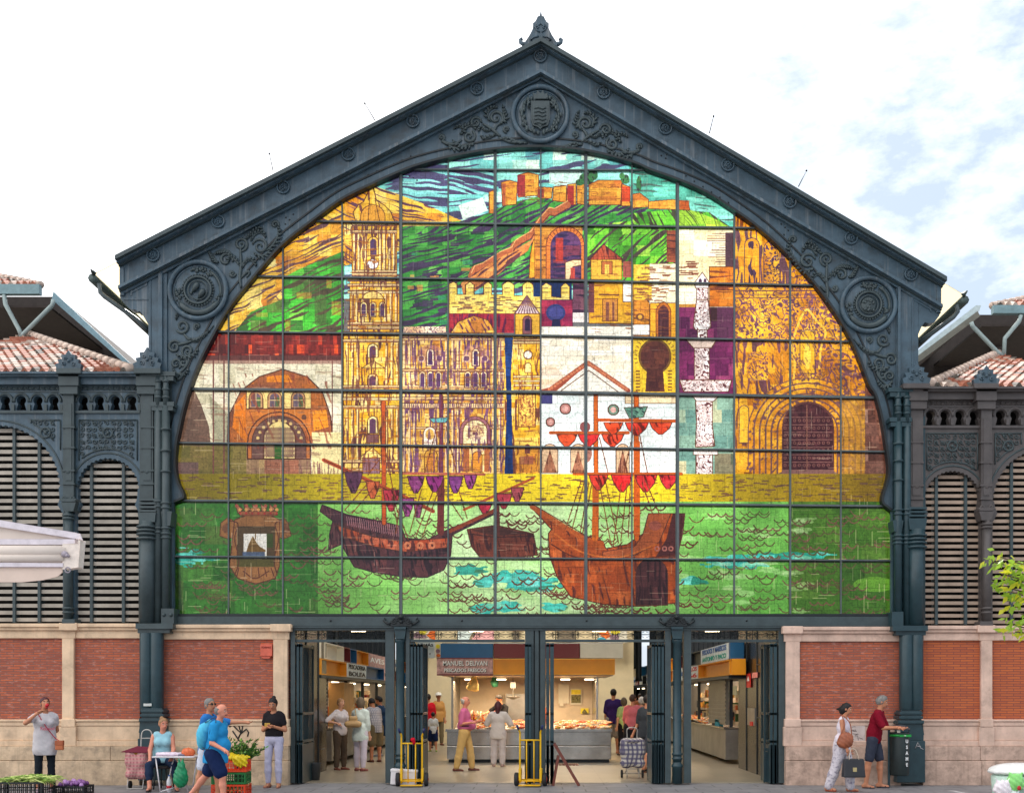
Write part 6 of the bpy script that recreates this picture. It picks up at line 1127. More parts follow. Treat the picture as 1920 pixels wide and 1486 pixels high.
bgm = thing('hanging_bags', 'yellow carrier bags hanging under the stall canopy', 'bag', P(889, 1268, 7.2)); m = MB(); m.tube([(0, 0, .06), (0, 0, -.05), (-.02, 0, -.2), (-.05, 0, -.32), (-.06, 0, -.36)], [.03, .08, .15, .17, .10], 9, flat_y=.5); m.build('bag', mat('yellow_bag', (.75, .55, .18, 1), .6, 0, .2, 9), bgm)
bgm = thing('scale', 'hanging pan scale with a dark dish beside the fishmonger', 'scale', P(962, 1292, 8)); m = MB(); m.tube([(0, 0, .3), (0, 0, -.18)], .02, 6); m.lathe([(.02, -.26), (.17, -.2), (.19, -.18)], (0, 0, 0), 14); m.box(-.07, -.03, .04, .07, .03, .2); m.build('scale', STEEL_D, bgm)
bgm = thing('green_net', 'dark green net hanging under the canopy above the fishmonger', 'net', P(927, 1270, 8)); m = MB(); m.tube([(0, 0, .05), (0, 0, -.1), (.02, 0, -.24)], [.04, .11, .07], 8); m.build('net', mat('dark_green', (.02, .12, .06, 1), .8, 0, .3, 20), bgm)
# fish laid on ice
FISHM = [mat('fish_'+n_, lin(*c_), .35, 0, .25, 30) for n_, c_ in (('orange', (226, 140, 80)), ('pale', (236, 210, 180)), ('silver', (170, 160, 150)), ('red', (205, 90, 60)), ('lemon', (230, 180, 60)))]
ICE = mat('crushed_ice', (.72, .68, .62, 1), .4, 0, .1, 30, .4)
def heap(label, x0, x1, y0, y1, z, hgt, n, side=0):
    t = thing('fish_display', label, 'fish', ((x0+x1)/2, (y0+y1)/2, z)); cx, cy = (x0+x1)/2, (y0+y1)/2
    m = MB(); m.add([(x0-cx, y0-cy, 0), (x1-cx, y0-cy, 0), (x1-cx, y1-cy, hgt*.8), (x0-cx, y1-cy, hgt*.8), (x0-cx, y1-cy, 0), (x1-cx, y1-cy, 0)], [(0, 1, 2, 3), (4, 5, 1, 0)]); m.build('ice_bed', ICE, t); m = MB()
    for k in range(n):
        m.slot = random.choice((0, 0, 1, 1, 2, 3, 4)); x = random.uniform(x0, x1)-cx; v = random.random(); y = y0+(y1-y0)*v-cy; L = random.uniform(.09, .2); a_ = random.uniform(-1.2, 1.2)+(1.57 if side else 0)
        p0 = Vector((x, y, hgt*.8*v+.01)); d = Vector((math.cos(a_), math.sin(a_)*.6, .15)); m.tube([p0, p0+d*L*.3, p0+d*L*.7, p0+d*L*.95, p0+d*L*1.1], [.01, .03, .026, .008, .024], 7)
    o = m.build('fish', FISHM, t); o['kind'] = 'stuff'; return t
heap('fish and shellfish heaped on the left half of the central counter', -2.1, -.35, 6.35, 7.2, Z(1366, 6.3), .2, 170); heap('pale fish heaped on the right half of the central counter', .32, 1.62, 6.35, 7.2, Z(1366, 6.3), .2, 130)
cr_ = thing('fish_crates', 'tilted crates of orange and green produce behind the counter', 'produce', P(912, 1352, 6.9)); m = MB()
for k in range(70): m.slot = random.choice((0, 1, 4, 3)); x = random.uniform(-.5, .5); m.tube([(x, random.uniform(-.1, .3), random.uniform(-.1, .18)), (x+random.uniform(-.1, .1), .1, random.uniform(.0, .28))], [.03, .012], 6)
cr_o = m.build('produce', FISHM, cr_); cr_o['kind'] = 'stuff'
for x_ in (-2.2, 2.2):  # unseen lamps added to brighten the cream block
    t = thing('fill_pendant', 'bell shaped lamp added unseen behind the glass to brighten the cream block', 'lamp', (x_, 12.5, 6.4), 'added pendant lamps in the hall'); m = MB(); m.lathe([(.03, .4), (.08, .3), (.25, .05), (.26, 0)], (0, 0, 0), 16); m.build('shade', IRON_D, t); m = MB(); m.ball((0, 0, .06), .09); m.build('bulb', TUBE, t); m = MB(); m.tube([(0, 0, .4), (0, 0, 6.2)], .012, 5); m.build('cord', IRON_D, t); lamp('hall_fill_light', (0, 0, -.05), 1.2, 1.2, 120, t, (1, .93, .8), (math.radians(35), 0, 0))
for x_ in (-3.7, -1.3, 1.2, 3.5):  # lamps added over the doorways to brighten the people inside
    t = thing('fill_downlight', 'small lamp added above the doorways to brighten the people inside', 'lamp', (x_, 1.7, 2.98), 'added downlights over the doorways'); m = MB(); m.box(-.16, -.05, 0, .16, .05, .08); m.build('housing', IRON_D, t); m = MB(); m.box(-.14, -.04, -.012, .14, .04, -.002); m.build('tube', TUBE, t); lamp('door_fill_light', (0, 0, -.03), .9, .2, 19, t, (1, .90, .76), (math.radians(38), 0, 0))
# rows of stalls along both sides
def xbox(m, xa, ya, za, xb, yb, zb): m.box(xa, ya, za, xb, yb, zb)
def stall_row(side, xf, xw, y_start, y_end, near, label):
    r = thing('stall_row', label, 'stalls', (0, 0, 0), 'rows of stalls along the aisles'); s = side                # s=+1 row on the right (faces left)
    ext = lambda x, d: x+s*d
    def module(row, ya, yb, kind):
        z0, z1 = ((2.12, 2.47) if row == 0 else (2.475, 2.84)); m = MB(); mt = {'y': YEL, 'b': BLU, 'm': MAR, 'w': WHT, 'k': GRY, 's': SKYB, 'o': PINKS}[kind[0]]
        if kind[0] in 'so': m.box(xf, ya, z0, ext(xf, .3), yb, z1)
        else:      # open box: frame and recessed back
            t = .025; m.box(ext(xf, .16), ya, z0, ext(xf, .3), yb, z1); m.box(xf, ya, z0, ext(xf, .16), yb, z0+t); m.box(xf, ya, z1-t, ext(xf, .16), yb, z1); m.box(xf, ya, z0+t, ext(xf, .16), ya+t, z1-t); m.box(xf, yb-t, z0+t, ext(xf, .16), yb, z1-t)
        o = m.build({'s': 'sign_board', 'o': 'sign_board'}.get(kind[0], 'fascia_box'), mt, r)
        if len(kind) > 1:
            lines = kind[1:]
            for i, (s_, c_, hh) in enumerate(lines):
                c, t_ = text(s_, 0, 0, 0, hh, c_, o, bold=.004); t_.location = (xf-s*.006, (ya+yb)/2, z1-(z1-z0)*(i+.5)/len(lines)); t_.rotation_euler = (math.radians(90), 0, math.radians(90) if s < 0 else math.radians(-90))
                t_.scale = ((yb-ya)*.86/max(c, .01), 1, 1)
    for q in near: module(*q)
    cur = [max([q[2] for q in near if q[0] == k] or [y_start]) for k in (0, 1)]
    for k in (0, 1):
        y = cur[k]+.02
        while y < y_end:
            L = random.choice((.6, .9, 1.3, 1.6)); c_ = random.choice(['y', 'b', 'w', 'm', 's', 's', 'k', 'o'])
            if c_ in 'so': module(k, y, y+L, (c_, (random.choice(('PESCADOS', 'MARISCOS', 'CARNES', 'POLLOS', 'FRUTAS')), random.choice((INKB, INKR, INK)), .15)))
            else: module(k, y, y+L, (c_,))
            y += L+.02
    m = MB(); m.box(xf, y_start, 2.05, ext(xw, .4), y_end, 2.11); m.build('canopy', GRY, r)
    m = MB(); m.box(ext(xw, -.12), y_start+2.2, .12, ext(xw, .5), y_end, .85); m.build('counter', STEEL_D, r); m = MB(); m.box(ext(xw, -.16), y_start+2.2, .86, ext(xw, .5), y_end, .9); m.build('worktop', STEEL, r)
    m = MB(); m.box(ext(xw, 1.3), y_start, 0, ext(xw, 1.35), y_end, 2.1); m.build('back_wall', WARM, r)
    pal = [mat('goods_%d' % i, lin(*c), .6, 0, .3, 25) for i, c in enumerate(((190, 90, 40), (60, 90, 50), (200, 180, 140), (120, 30, 30), (60, 60, 70), (210, 150, 60)))]; m = MB()
    for k in range(110):
        m.slot = random.randrange(6); y = random.uniform(y_start+2.4, y_start+15); z = random.choice((.92, 1.25, 1.6)); a = random.uniform(.05, .16); m.box(ext(xw, 1.0), y, z, ext(xw, 1.28), y+a*1.6, z+random.uniform(.08, .26))
    g_ = m.build('shelf_goods', pal, r); g_['kind'] = 'stuff'
    for y in np.arange(y_start+2.2, y_end, 2.6):
        m = MB(); m.box(ext(xw, -.02), y, .9, ext(xw, .06), y+.07, 2.1); m.build('stall_post', GRY, r)
    for y in np.arange(y_start+(3.4 if side > 0 else 5), min(y_end, 22), 5.2): lamp('stall_light', (ext(xw, .6), y, 2.02), .5, 2.0, 15, r)
    m = MB()
    for y in np.arange(y_start+3.0, y_end, 2.6): m.box(ext(xw, .5), y, 2.0, ext(xw, .55), y+.8, 2.04)
    m.build('lamp_tube', TUBE, r); return r
xl, xr = -4.72, 4.17; yl = lambda p: Yat(p, xl); yr = lambda p: Yat(p, xr)
rl = stall_row(-1, xl, -5.05, 3.0, 34, [(1, yl(610), yl(645), ('w',)), (1, yl(645.5), yl(657), ('m',)), (1, yl(657.5), yl(669), ('b',)), (1, yl(669.5), yl(691), ('y',)), (1, yl(691.5), yl(722), ('o', ('AVES', INKW, .2))), (0, yl(603), yl(650), ('y',)), (0, yl(650.5), yl(687), ('s', ('PESCADERIA', INK, .15), ('BOLEA', INK, .15))), (0, yl(687.5), yl(720), ('b',))], 'row of stalls down the left side under yellow, white and blue fascia boxes')
rr_ = stall_row(1, xr, 4.6, 3.6, 36, [(0, yr(1378)+.35, yr(1309), ('y',)), (0, yr(1308), yr(1290), ('s', ('CLOS', INKR, .15), ('66', INKR, .15))), (1, yr(1366)-.2, yr(1368), ('b',)), (1, yr(1366), yr(1314), ('s', ('PESCADOS Y MARISCOS', INKB, .17), ('ANTONIO Y PACO', INKG, .15))), (1, yr(1313), yr(1290), ('k',))], 'row of stalls down the right side under yellow, blue and black fascia boxes')
m = MB(); m.box(xl-.3, 2.9, 2.12, xl+.0, 2.99, 2.47); m.build('fascia_end', YEL, rl); m = MB(); m.box(xl-.3, 2.9, 2.475, xl+.0, 2.99, 2.84); m.build('fascia_end', WHT, rl)
m = MB(); m.box(4.17, 3.5, 2.12, 4.5, 3.6, 2.47); m.build('fascia_end', YEL, rr_); m = MB(); m.box(4.17, 3.5, 2.475, 4.5, 3.6, 2.84); m.build('fascia_end', BLU, rr_)
# steel lined entrance walls with doors
lw = thing('steel_wall', 'stainless steel lined wall inside the leftmost doorway', 'steel wall', (-4.75, .5, 0)); m = MB(); m.box(-.25, 0, 0, .0, 3.2, 3.4); m.build('panel', STEEL_W, lw, .01); m = MB(); m.box(0, 1.1, .02, .02, 1.14, 3.3); m.box(0, 2.3, .02, .02, 2.33, 3.3); m.build('seam', GRY, lw); m = MB(); m.box(.02, 2.5, .5, .03, 2.9, .52); m.build('rail', STEEL_D, lw)
m = MB(); m.box(-5.1, 3.9, .9, -5.05, 5.2, 2.05); [m.box(-5.05, 3.9, .95+k*.09, -5.03, 5.2, .99+k*.09) for k in range(12)]; m.build('roller_shutter', SHUT, rl)
m = MB(); m.box(-5.4, 7.2, .9, -5.0, 8.6, 2.0); m.build('wooden_cabinet', mat('orange_wood', (.62, .34, .12, 1), .5, 0, .1, 3), rl)
rw = thing('steel_wall', 'stainless steel lined wall inside the rightmost doorway with red stickers', 'steel wall', (4.55, .6, 0)); m = MB(); m.box(0, 0, 0, .25, 3.9, 3.4); m.build('panel', STEEL_W, rw, .01)
m = MB(); m.box(-.02, .9, .02, 0, .92, 2.3); m.box(-.02, 1.75, .02, 0, 1.78, 3.3); m.box(-.02, 2.9, .02, 0, 2.93, 3.3); m.box(-.02, .9, 2.3, 0, 1.75, 2.32); m.box(-.02, .9, 1.2, 0, 1.75, 1.22); m.build('door_seam', GRY, rw)
m = MB(); m.box(-.02, 1.95, 1.03, .0, 2.75, 1.4); m.build('vent_plate', STEEL_D, rw)
stk = [('fire_sticker', 1401, 1408, 1262, 1288, mat('sign_red', lin(200, 36, 30), .5)), ('notice_sticker', 1411, 1421, 1260, 1270, mat('sign_pink', lin(214, 130, 120), .6)), ('paper_notice', 1375, 1382, 1285, 1302, mat('sign_paper', lin(214, 216, 180), .7)), ('red_tag', 1407, 1412, 1352, 1360, mat('sign_red', lin(200, 36, 30), .5))]
for nm, p0, p1, q0, q1, mt in stk:
    y0, y1 = Yat(p1, 4.53), Yat(p0, 4.53); ym = (y0+y1)/2; m = MB(); m.box(-.035, y0-.6, Z(q1, ym), -.02, y1-.6, Z(q0, ym)); o = m.build(nm, mt, rw)
    if nm == 'fire_sticker': m = MB(); m.add([(-.04, y0-.55, Z(1276, ym)), (-.04, y1-.65, Z(1276, ym)), (-.04, (y0+y1)/2-.6, Z(1266, ym))], [(0, 1, 2)]); m.build('arrow', INKW, o)
for i, (s_, zz) in enumerate((('adepA', 1228), ('-----', 1236))):
    c, t_ = text(s_, 0, 0, 0, .16 if i == 0 else .07, INKW, rw); t_.location = (-.012, Yat(1394, 4.55)-.6, Z(zz, Yat(1394, 4.55))); t_.rotation_euler = (math.radians(90), 0, math.radians(-90))
m = MB(); m.box(4.52, 6.0, .95, 4.6, 8.6, 2.05); [m.box(4.50, 6.0, 1.0+k*.1, 4.52, 8.6, 1.045+k*.1) for k in range(11)]; m.build('roller_shutter', SHUT, rr_)
m = MB(); m.box(4.50, 6.9, .9, 4.62, 7.5, 1.06); m.build('blue_tub', mat('teal_tub', (.03, .25, .33, 1)), rr_)
heap('orange shellfish laid out on the right row counter beyond the shutter', 4.5, 5.0, 8.8, 14.5, .9, .14, 150, 1)
# bucket, signs with arrows
# ------------------------------------------------------------------ people: one blended surface per body, clothing over it
def surf(prims, h, k=.018, clip=None, wob=0, seed=0):
    """prims: ('c', p, q, r0, r1) tapered capsule | ('e', c, (rx, ry, rz) [, R]) ellipsoid | 'sub' variants; returns verts, quads"""
    lo = np.array([1e9]*3); hi = -lo; bb = []
    for p in prims:
        if p[0] in 'cC': a = np.minimum(p[1], p[2])-max(p[3], p[4]); b = np.maximum(p[1], p[2])+max(p[3], p[4])
        else: r = np.array(p[2]); r = np.array([max(r)]*3) if len(p) > 3 else r; a = np.array(p[1])-r; b = np.array(p[1])+r
        bb.append((a, b))
        if p[0].islower(): lo = np.minimum(lo, a); hi = np.maximum(hi, b)
    lo -= 3*h; hi += 3*h; n = np.ceil((hi-lo)/h).astype(int)+1; F = np.full(n, 1.0, np.float32)
    for p, (a, b) in zip(prims, bb):
        i0 = np.maximum(0, np.floor((a-lo-.06)/h).astype(int)); i1 = np.minimum(n, np.ceil((b-lo+.06)/h).astype(int)+1)
        if np.any(i1 <= i0): continue
        g = [lo[d]+h*np.arange(i0[d], i1[d]) for d in range(3)]; Xg, Yg, Zg = np.meshgrid(*g, indexing='ij'); sl = tuple(slice(i0[d], i1[d]) for d in range(3))
        if p[0] in 'cC':
            A, B = np.array(p[1]), np.array(p[2]); d = B-A; L = d@d+1e-9; t = np.clip(((Xg-A[0])*d[0]+(Yg-A[1])*d[1]+(Zg-A[2])*d[2])/L, 0, 1)
            D = np.sqrt((Xg-A[0]-t*d[0])**2+(Yg-A[1]-t*d[1])**2+(Zg-A[2]-t*d[2])**2)-(p[3]+(p[4]-p[3])*t)
        else:
            q = np.stack([Xg-p[1][0], Yg-p[1][1], Zg-p[1][2]], -1)
            if len(p) > 3: q = q@p[3]
            r = np.array(p[2]); kk = np.sqrt(((q/r)**2).sum(-1)); D = (kk-1)*min(r)*.5+(kk-1)*kk/(np.sqrt(((q/r**2)**2).sum(-1))+1e-6)*.5
        cur = F[sl]
        if p[0].isupper(): F[sl] = np.maximum(cur, -D)
        else: hh = np.clip(.5+.5*(cur-D)/k, 0, 1); F[sl] = cur*(1-hh)+D*hh-k*hh*(1-hh)
    Xg, Yg, Zg = np.meshgrid(*[lo[d]+h*np.arange(n[d]) for d in range(3)], indexing='ij')
    if wob: F += (wob*(np.sin(Zg*38+seed+7*np.sin(Xg*19+seed))*np.cos(Xg*30+Yg*26+seed*2)+.5*np.sin(Zg*80+Xg*60+seed))).astype(np.float32)
    if clip is not None: F = np.maximum(F, clip(Xg, Yg, Zg).astype(np.float32))
    sg = F < 0; n1 = n-1; acc = np.zeros(tuple(n1)+(3,)); cnt = np.zeros(tuple(n1)); C = lambda i, j, k_: (slice(i, n1[0]+i), slice(j, n1[1]+j), slice(k_, n1[2]+k_))
    off = [(i, j, k_) for i in (0, 1) for j in (0, 1) for k_ in (0, 1)]
    for a in off:
        for d in range(3):
            if a[d]: continue
            b = list(a); b[d] = 1; fa, fb = F[C(*a)], F[C(*b)]; mk = sg[C(*a)] != sg[C(*b)]; t = np.where(mk, fa/(fa-fb+1e-12), 0)
            for e in range(3): acc[..., e] += np.where(mk, a[e]+(t if e == d else 0), 0)
            cnt += mk
    act = cnt > 0; idx = -np.ones(tuple(n1), int); idx[act] = np.arange(act.sum()); ii = np.argwhere(act); V = lo+h*(ii+acc[act]/cnt[act][:, None]); Q = []
    for d in range(3):
        u, w = (d+1) % 3, (d+2) % 3; s0 = [slice(0, n[e]) for e in range(3)]; s0[d] = slice(0, n[d]-1); s1 = list(s0); s1[d] = slice(1, n[d]); A = sg[tuple(s0)]; B = sg[tuple(s1)]; e_ = np.argwhere(A != B)
        e_ = e_[(e_[:, u] > 0) & (e_[:, w] > 0) & (e_[:, u] < n1[u]) & (e_[:, w] < n1[w])]
        if not len(e_): continue
        du = np.zeros(3, int); du[u] = 1; dw = np.zeros(3, int); dw[w] = 1; G = lambda v: idx[v[:, 0], v[:, 1], v[:, 2]]; q = np.stack([G(e_-du-dw), G(e_-dw), G(e_), G(e_-du)], 1); fl = ~A[e_[:, 0], e_[:, 1], e_[:, 2]]; q[fl] = q[fl][:, ::-1]; Q.append(q)
    Q = np.vstack(Q) if Q else np.zeros((0, 4), int); return V, Q[(Q >= 0).all(1)]
def mesh_of(name, parts, mats, parent):
    """parts: list of (verts, faces, slot)"""
    v, f, mi = [], [], []
    for V, Q, s in parts: b = len(v); v += [tuple(p) for p in V]; f += [tuple(int(i)+b for i in q) for q in Q]; mi += [s]*len(Q)
    me = bpy.data.meshes.new(name); me.from_pydata(v, [], f); [me.materials.append(m) for m in mats]; me.polygons.foreach_set('material_index', mi); me.polygons.foreach_set('use_smooth', [True]*len(f)); me.validate(); o = bpy.data.objects.new(name, me); link(o, parent); return o
SKIN = {k: mat('skin_'+k, lin(*c), .55, 0, .07, 9, .03, spec=.35) for k, c in (('fair', (214, 160, 132)), ('tan', (190, 128, 96)), ('dark', (150, 96, 70)), ('red', (214, 140, 114)))}
HAIR = {k: mat('hair_'+k, lin(*c), .6, 0, .25, 30, .4, stretch=(1, 1, .2)) for k, c in (('black', (26, 20, 20)), ('brown', (62, 40, 30)), ('blond', (158, 120, 84)), ('grey', (120, 116, 112)), ('white', (196, 190, 182)), ('ash', (104, 90, 74)), ('auburn', (74, 30, 36)))}
EYE_M = mat('eye_dark', (.02, .015, .012, 1), .2); LIP = mat('lips', lin(160, 74, 66), .5); EYEW = mat('eye_white', (.6, .58, .55, 1), .3); SOLE = mat('shoe_brown', lin(84, 48, 34), .6)
def nrm(v): v = np.array(v, float); return v/(np.linalg.norm(v)+1e-9)
UP = np.array([0, 0, 1.])
def person(label, px, Y, H, yaw, skin='tan', hair=('black', 'short'), top=None, bottom=None, shoes=((84, 48, 34), 'shoe'), armL=None, armR=None, legL=None, legR=None, lean=(0, 0), head=(0, 0), w=1.0, belly=0, h=.014, grp=None, sink=0, bust=0, foot_fwd=None, hip_w=1.0, glasses=False, name='person', straight=0, hands=None, X0=None):
    th = math.radians(yaw); fw = np.array([math.sin(th), -math.cos(th), 0]); sd = np.array([math.cos(th), math.sin(th), 0])        # forward, person's left
    vec = lambda v, s=1: nrm(sd*v[0]*s+fw*v[1]+UP*v[2]); g = H/1.65
    armL = armL or [(.16, 0, -1), (.06, .18, -1)]; armR = armR or [(.16, 0, -1), (.06, .18, -1)]; legL = legL or [(.03, .02, -1), (.02, -.03, -1)]; legR = legR or [(.03, .02, -1), (.02, -.03, -1)]
    hip0 = np.zeros(3); tl, sl = .405*g, .40*g; legs = []
    for s, L in ((1, legL), (-1, legR)):
        a = hip0+sd*s*.088*g*w**.4; k_ = a+vec(L[0], s)*tl; f = k_+vec(L[1], s)*sl; legs.append((a, k_, f, s))
    zmin = min(l[2][2] for l in legs)-.075*g; shift = -zmin; mv = UP*shift
    hip0 = hip0+mv; legs = [(a+mv, b+mv, c+mv, s) for a, b, c, s in legs]
    tu = nrm(UP+fw*math.tan(math.radians(lean[0]))+sd*math.tan(math.radians(lean[1]))); tf = nrm(fw-tu*(fw@tu)); waist = hip0+UP*.10*g*.6+tu*.06*g; chest = hip0+tu*.36*g; sh = hip0+tu*.50*g; neck = hip0+tu*.555*g
    hy, hp = math.radians(head[0]), math.radians(head[1]); hu = nrm(tu*.5+UP*.7+fw*.0); hf = nrm(tf*math.cos(hy)+sd*math.sin(hy)); hf2 = nrm(hf*math.cos(hp)-UP*math.sin(hp)); hu2 = nrm(UP*math.cos(hp)+hf*math.sin(hp)); hs = np.cross(hu2, hf2)*1.0
    hc = neck+hu*.055*g+hu2*.085*g+hf2*.02*g
    arms = []
    for s, A in ((1, armL), (-1, armR)):
        a = sh+sd*s*.146*g*w**.7-tu*.045*g; e = a+vec(A[0], s)*.27*g; q = e+vec(A[1], s)*.24*g; arms.append((a, e, q, s, A))
    HR = np.stack([hs, hf2, hu2], 1); TR = np.stack([sd, tf, np.cross(sd, tf)*(1 if np.cross(sd, tf)@tu > 0 else -1)], 1)
    E = lambda c, r, R=None: ('e', c, r, R) if R is not None else ('e', c, r)
    torso = [E(hip0+tu*.02*g, (.146*g*w*hip_w, .11*g*w, .115*g), TR), ('c', waist-sd*.042*g, waist+sd*.042*g, .106*g*w, .104*g*w), E(chest-tu*.01*g, (.148*g*w, .105*g*w, .15*g), TR), ('c', sh-sd*.088*g*w-tu*.022*g, sh+sd*.088*g*w-tu*.022*g, .056*g, .056*g)]
    if belly or w >= 1.1 or straight: torso.append(E(waist+tu*.05*g, (.138*g*w, .106*g*w, .21*g), TR))
    if belly: torso.append(E(waist+tf*.05*g+tu*.03*g, (.135*g*w, .10*g+belly, .14*g), TR))
    if bust: torso += [E(chest+tf*.075*g+sd*s*.062*g+tu*.0*g, (.062*g, .055*g+bust*.5, .062*g), TR) for s in (1, -1)]
    body = [p for p in torso]
    sc_t = .94
    body = [(p[0], p[1], tuple(x*sc_t for x in p[2]))+tuple(p[3:]) if p[0] == 'e' else (p[0], p[1], p[2], p[3]*sc_t, p[4]*sc_t) for p in body]
    body += [('c', neck-tu*.03*g, hc-hu2*.05*g, .052*g, .046*g), E(hc+hu2*.012*g, (.072*g, .090*g, .098*g), HR), E(hc-hu2*.055*g+hf2*.025*g, (.052*g, .060*g, .055*g), HR), ('c', hc+hf2*.082*g+hu2*.0*g, hc+hf2*.100*g-hu2*.022*g, .010*g, .015*g), ('C', hc+hf2*.098*g+hu2*.012*g+hs*.030*g, hc+hf2*.098*g+hu2*.012*g+hs*.031*g, .014*g, .014*g), ('C', hc+hf2*.098*g+hu2*.012*g-hs*.030*g, hc+hf2*.098*g+hu2*.012*g-hs*.031*g, .014*g, .014*g)]
    body += [E(hc+hs*s*.074*g-hu2*.004*g-hf2*.004*g, (.012*g, .018*g, .028*g), HR) for s in (1, -1)]
    for a, b, c, s in legs: m_ = b+(c-b)*.3; body += [('c', a, b, .082*g*w**.7, .054*g), ('c', b, m_-vec((0, .3, 0))*.01, .054*g, .056*g), ('c', m_, c, .054*g, .036*g)]
    for a, e, q, s, A in arms: body += [('c', a, e, .050*g*w**.5, .038*g), ('c', e, q, .039*g, .025*g)]
    ft = []
    for (a, b, c, s) in legs:
        d = vec((.18, 1, 0), s) if foot_fwd is None else vec(foot_fwd, s); low = c-UP*(.045*g); shin = nrm(c-b)
        if shin[2] > -.86: d = nrm(d*.7+np.array([0, 0, shin@d*-.5-.2]))
        ft.append((c-d*.045*g-UP*.045*g, c+d*.13*g-UP*.052*g, d))
        body += [('c', c, ft[-1][0]+UP*.01, .036*g, .034*g), ('c', ft[-1][0]+UP*.012, ft[-1][1]+UP*.004, .032*g, .026*g)]
    parts = []; mats = [SKIN[skin], EYE_M, LIP, EYEW]
    for a, e, q, s, A in arms:         # palm belongs to the blended body, fingers are rooted in it
        d = nrm(q-e); hd = vec(A[2], s) if len(A) > 2 else nrm(d*.9-UP*.15); pn = nrm(np.cross(hd, sd*s+fw*.3)); sp = nrm(np.cross(hd, pn)); pc = q+hd*.045*g; body += [('c', q, q+hd*.07*g, .026*g, .030*g), ('c', q+hd*.05*g-sp*.018*g, q+hd*.075*g+sp*.018*g, .018*g, .018*g)]
        fm = MB(); base = q+hd*.075*g
        for i, (o_, L_) in enumerate(((-.027, .062), (-.009, .072), (.009, .068), (.027, .054))):
            b0 = base+sp*o_*g; k1 = b0+nrm(hd+pn*.25)*L_*.5*g; k2 = k1+nrm(hd+pn*.9)*L_*.32*g; k3 = k2+nrm(hd*.5+pn*1.2)*L_*.24*g; fm.tube([b0-hd*.02*g, b0, k1, k2, k3], [.010*g, .0098*g, .009*g, .008*g, .0055*g], 6)
        t0 = q+hd*.03*g-sp*.026*g; fm.tube([t0, t0+nrm(hd-sp*.9+pn*.3)*.03*g, t0+nrm(hd-sp*.5+pn*.6)*.058*g], [.012*g, .010*g, .007*g], 6); parts.append((fm.v, fm.f, 0))
    V, Q = surf(body, h, .022*g); parts.append((V, Q, 0))
    fm = MB()
    for s in (1, -1): fm.ball(hc+hf2*.078*g+hu2*.014*g+hs*s*.031*g, (.0115*g, .0115*g, .007*g), 8, 6)
    parts.append((fm.v, fm.f, 3)); fm = MB()
    for s in (1, -1):
        fm.ball(hc+hf2*.085*g+hu2*.013*g+hs*s*.031*g, (.0055*g,)*3, 6, 5); fm.tube([hc+hf2*.083*g+hu2*.036*g+hs*s*.014*g, hc+hf2*.084*g+hu2*.040*g+hs*s*.032*g, hc+hf2*.072*g+hu2*.034*g+hs*s*.048*g], .005*g, 5)
    parts.append((fm.v, fm.f, 1)); fm = MB(); fm.tube([hc+hf2*.078*g-hu2*.050*g-hs*.024*g, hc+hf2*.090*g-hu2*.046*g, hc+hf2*.078*g-hu2*.050*g+hs*.024*g], [.004*g, .009*g, .004*g], 6); parts.append((fm.v, fm.f, 2))
    x = X(px, Y) if X0 is None else X0
    root = thing(name, label, 'person', (x, Y, -sink), grp); mesh_of('body', parts, mats, root)
    # hair
    hn, hst = hair; hp_ = [E(hc+hu2*.018*g-hf2*.010*g, (.083*g, .098*g, .104*g), HR)]
    if hst in ('bob', 'messy', 'long'): hp_ += [E(hc-hf2*.035*g-hu2*.03*g, (.092*g, .075*g, .11*g), HR)]+[('c', hc+hs*s*.078*g-hf2*.01*g+hu2*.02*g, hc+hs*s*.074*g-hf2*.01*g-hu2*.07*g, .026*g, .018*g) for s in (1, -1)]
    if hst == 'bun!': hp_ += [E(hc+hu2*.088*g-hf2*.082*g, (.036*g,)*3)]
    if hst == 'flick': hp_ += [E(hc-hf2*.05*g-hu2*.03*g, (.085*g, .075*g, .095*g), HR), ('c', hc-hf2*.08*g-hu2*.02*g, hc-hf2*.17*g-hu2*.05*g, .05*g, .015*g)]
    if hst == 'long': hp_ += [('c', hc-hf2*.06*g-hu2*.04*g, hc-hf2*.08*g-hu2*.17*g, .075*g, .05*g)]
    line = {'bald': (.0, -.02)}.get(hst)
    def hclip(a, b, c):
        q = np.stack([a-hc[0], b-hc[1], c-hc[2]], -1); F_, U_, S_ = q@hf2, q@hu2, np.abs(q@hs)
        face = np.minimum(F_-.035*g-np.maximum(0, U_-.02*g)*1.0, .062*g-U_+.0*S_)           # >0 on the face
        r = face
        if hst == 'bald': r = np.maximum(r, np.maximum(U_-.035*g+.3*F_, F_-.0*g)); r = np.maximum(r, -(U_+.07*g))
        if hst in ('short', 'bald'): r = np.maximum(r, -(U_+.055*g-.25*F_))
        return r
    V, Q = surf(hp_, h*.85, .02*g, hclip, .0025, 3)
    xb = []
    if hst == 'bun': fm = MB(); fm.ball(hc+hu2*.085*g-hf2*.088*g, .040*g, 10, 8); xb = [(fm.v, fm.f, 0)]
    if hst != 'none': mesh_of('hair', [(V, Q, 0)]+xb, [HAIR[hn]], root)
    # top
    if top:
        mt, slv, hem, opt = top; e_ = .021*g; cl = [('e', p[1], tuple(x_+e_ for x_ in p[2]))+tuple(p[3:]) if p[0] == 'e' else ('c', p[1], p[2], p[3]+e_, p[4]+e_) for p in torso]
        if hem > .09: cl.append(('e', hip0-UP*.10*g, ((.166+.02*opt.get('flare', 0))*g*w*hip_w, (.128*w+.02*opt.get('flare', 0)+belly*.35)*g, .36*g)))
        if hem > .18: cl += [('c', hip0-UP*(hem-.10)*g+sd*s*.06*g, hip0+sd*s*.06*g+UP*.05*g, (.118+.03*opt.get('flare', 0))*g*w, .105*g*w) for s in (1, -1)]
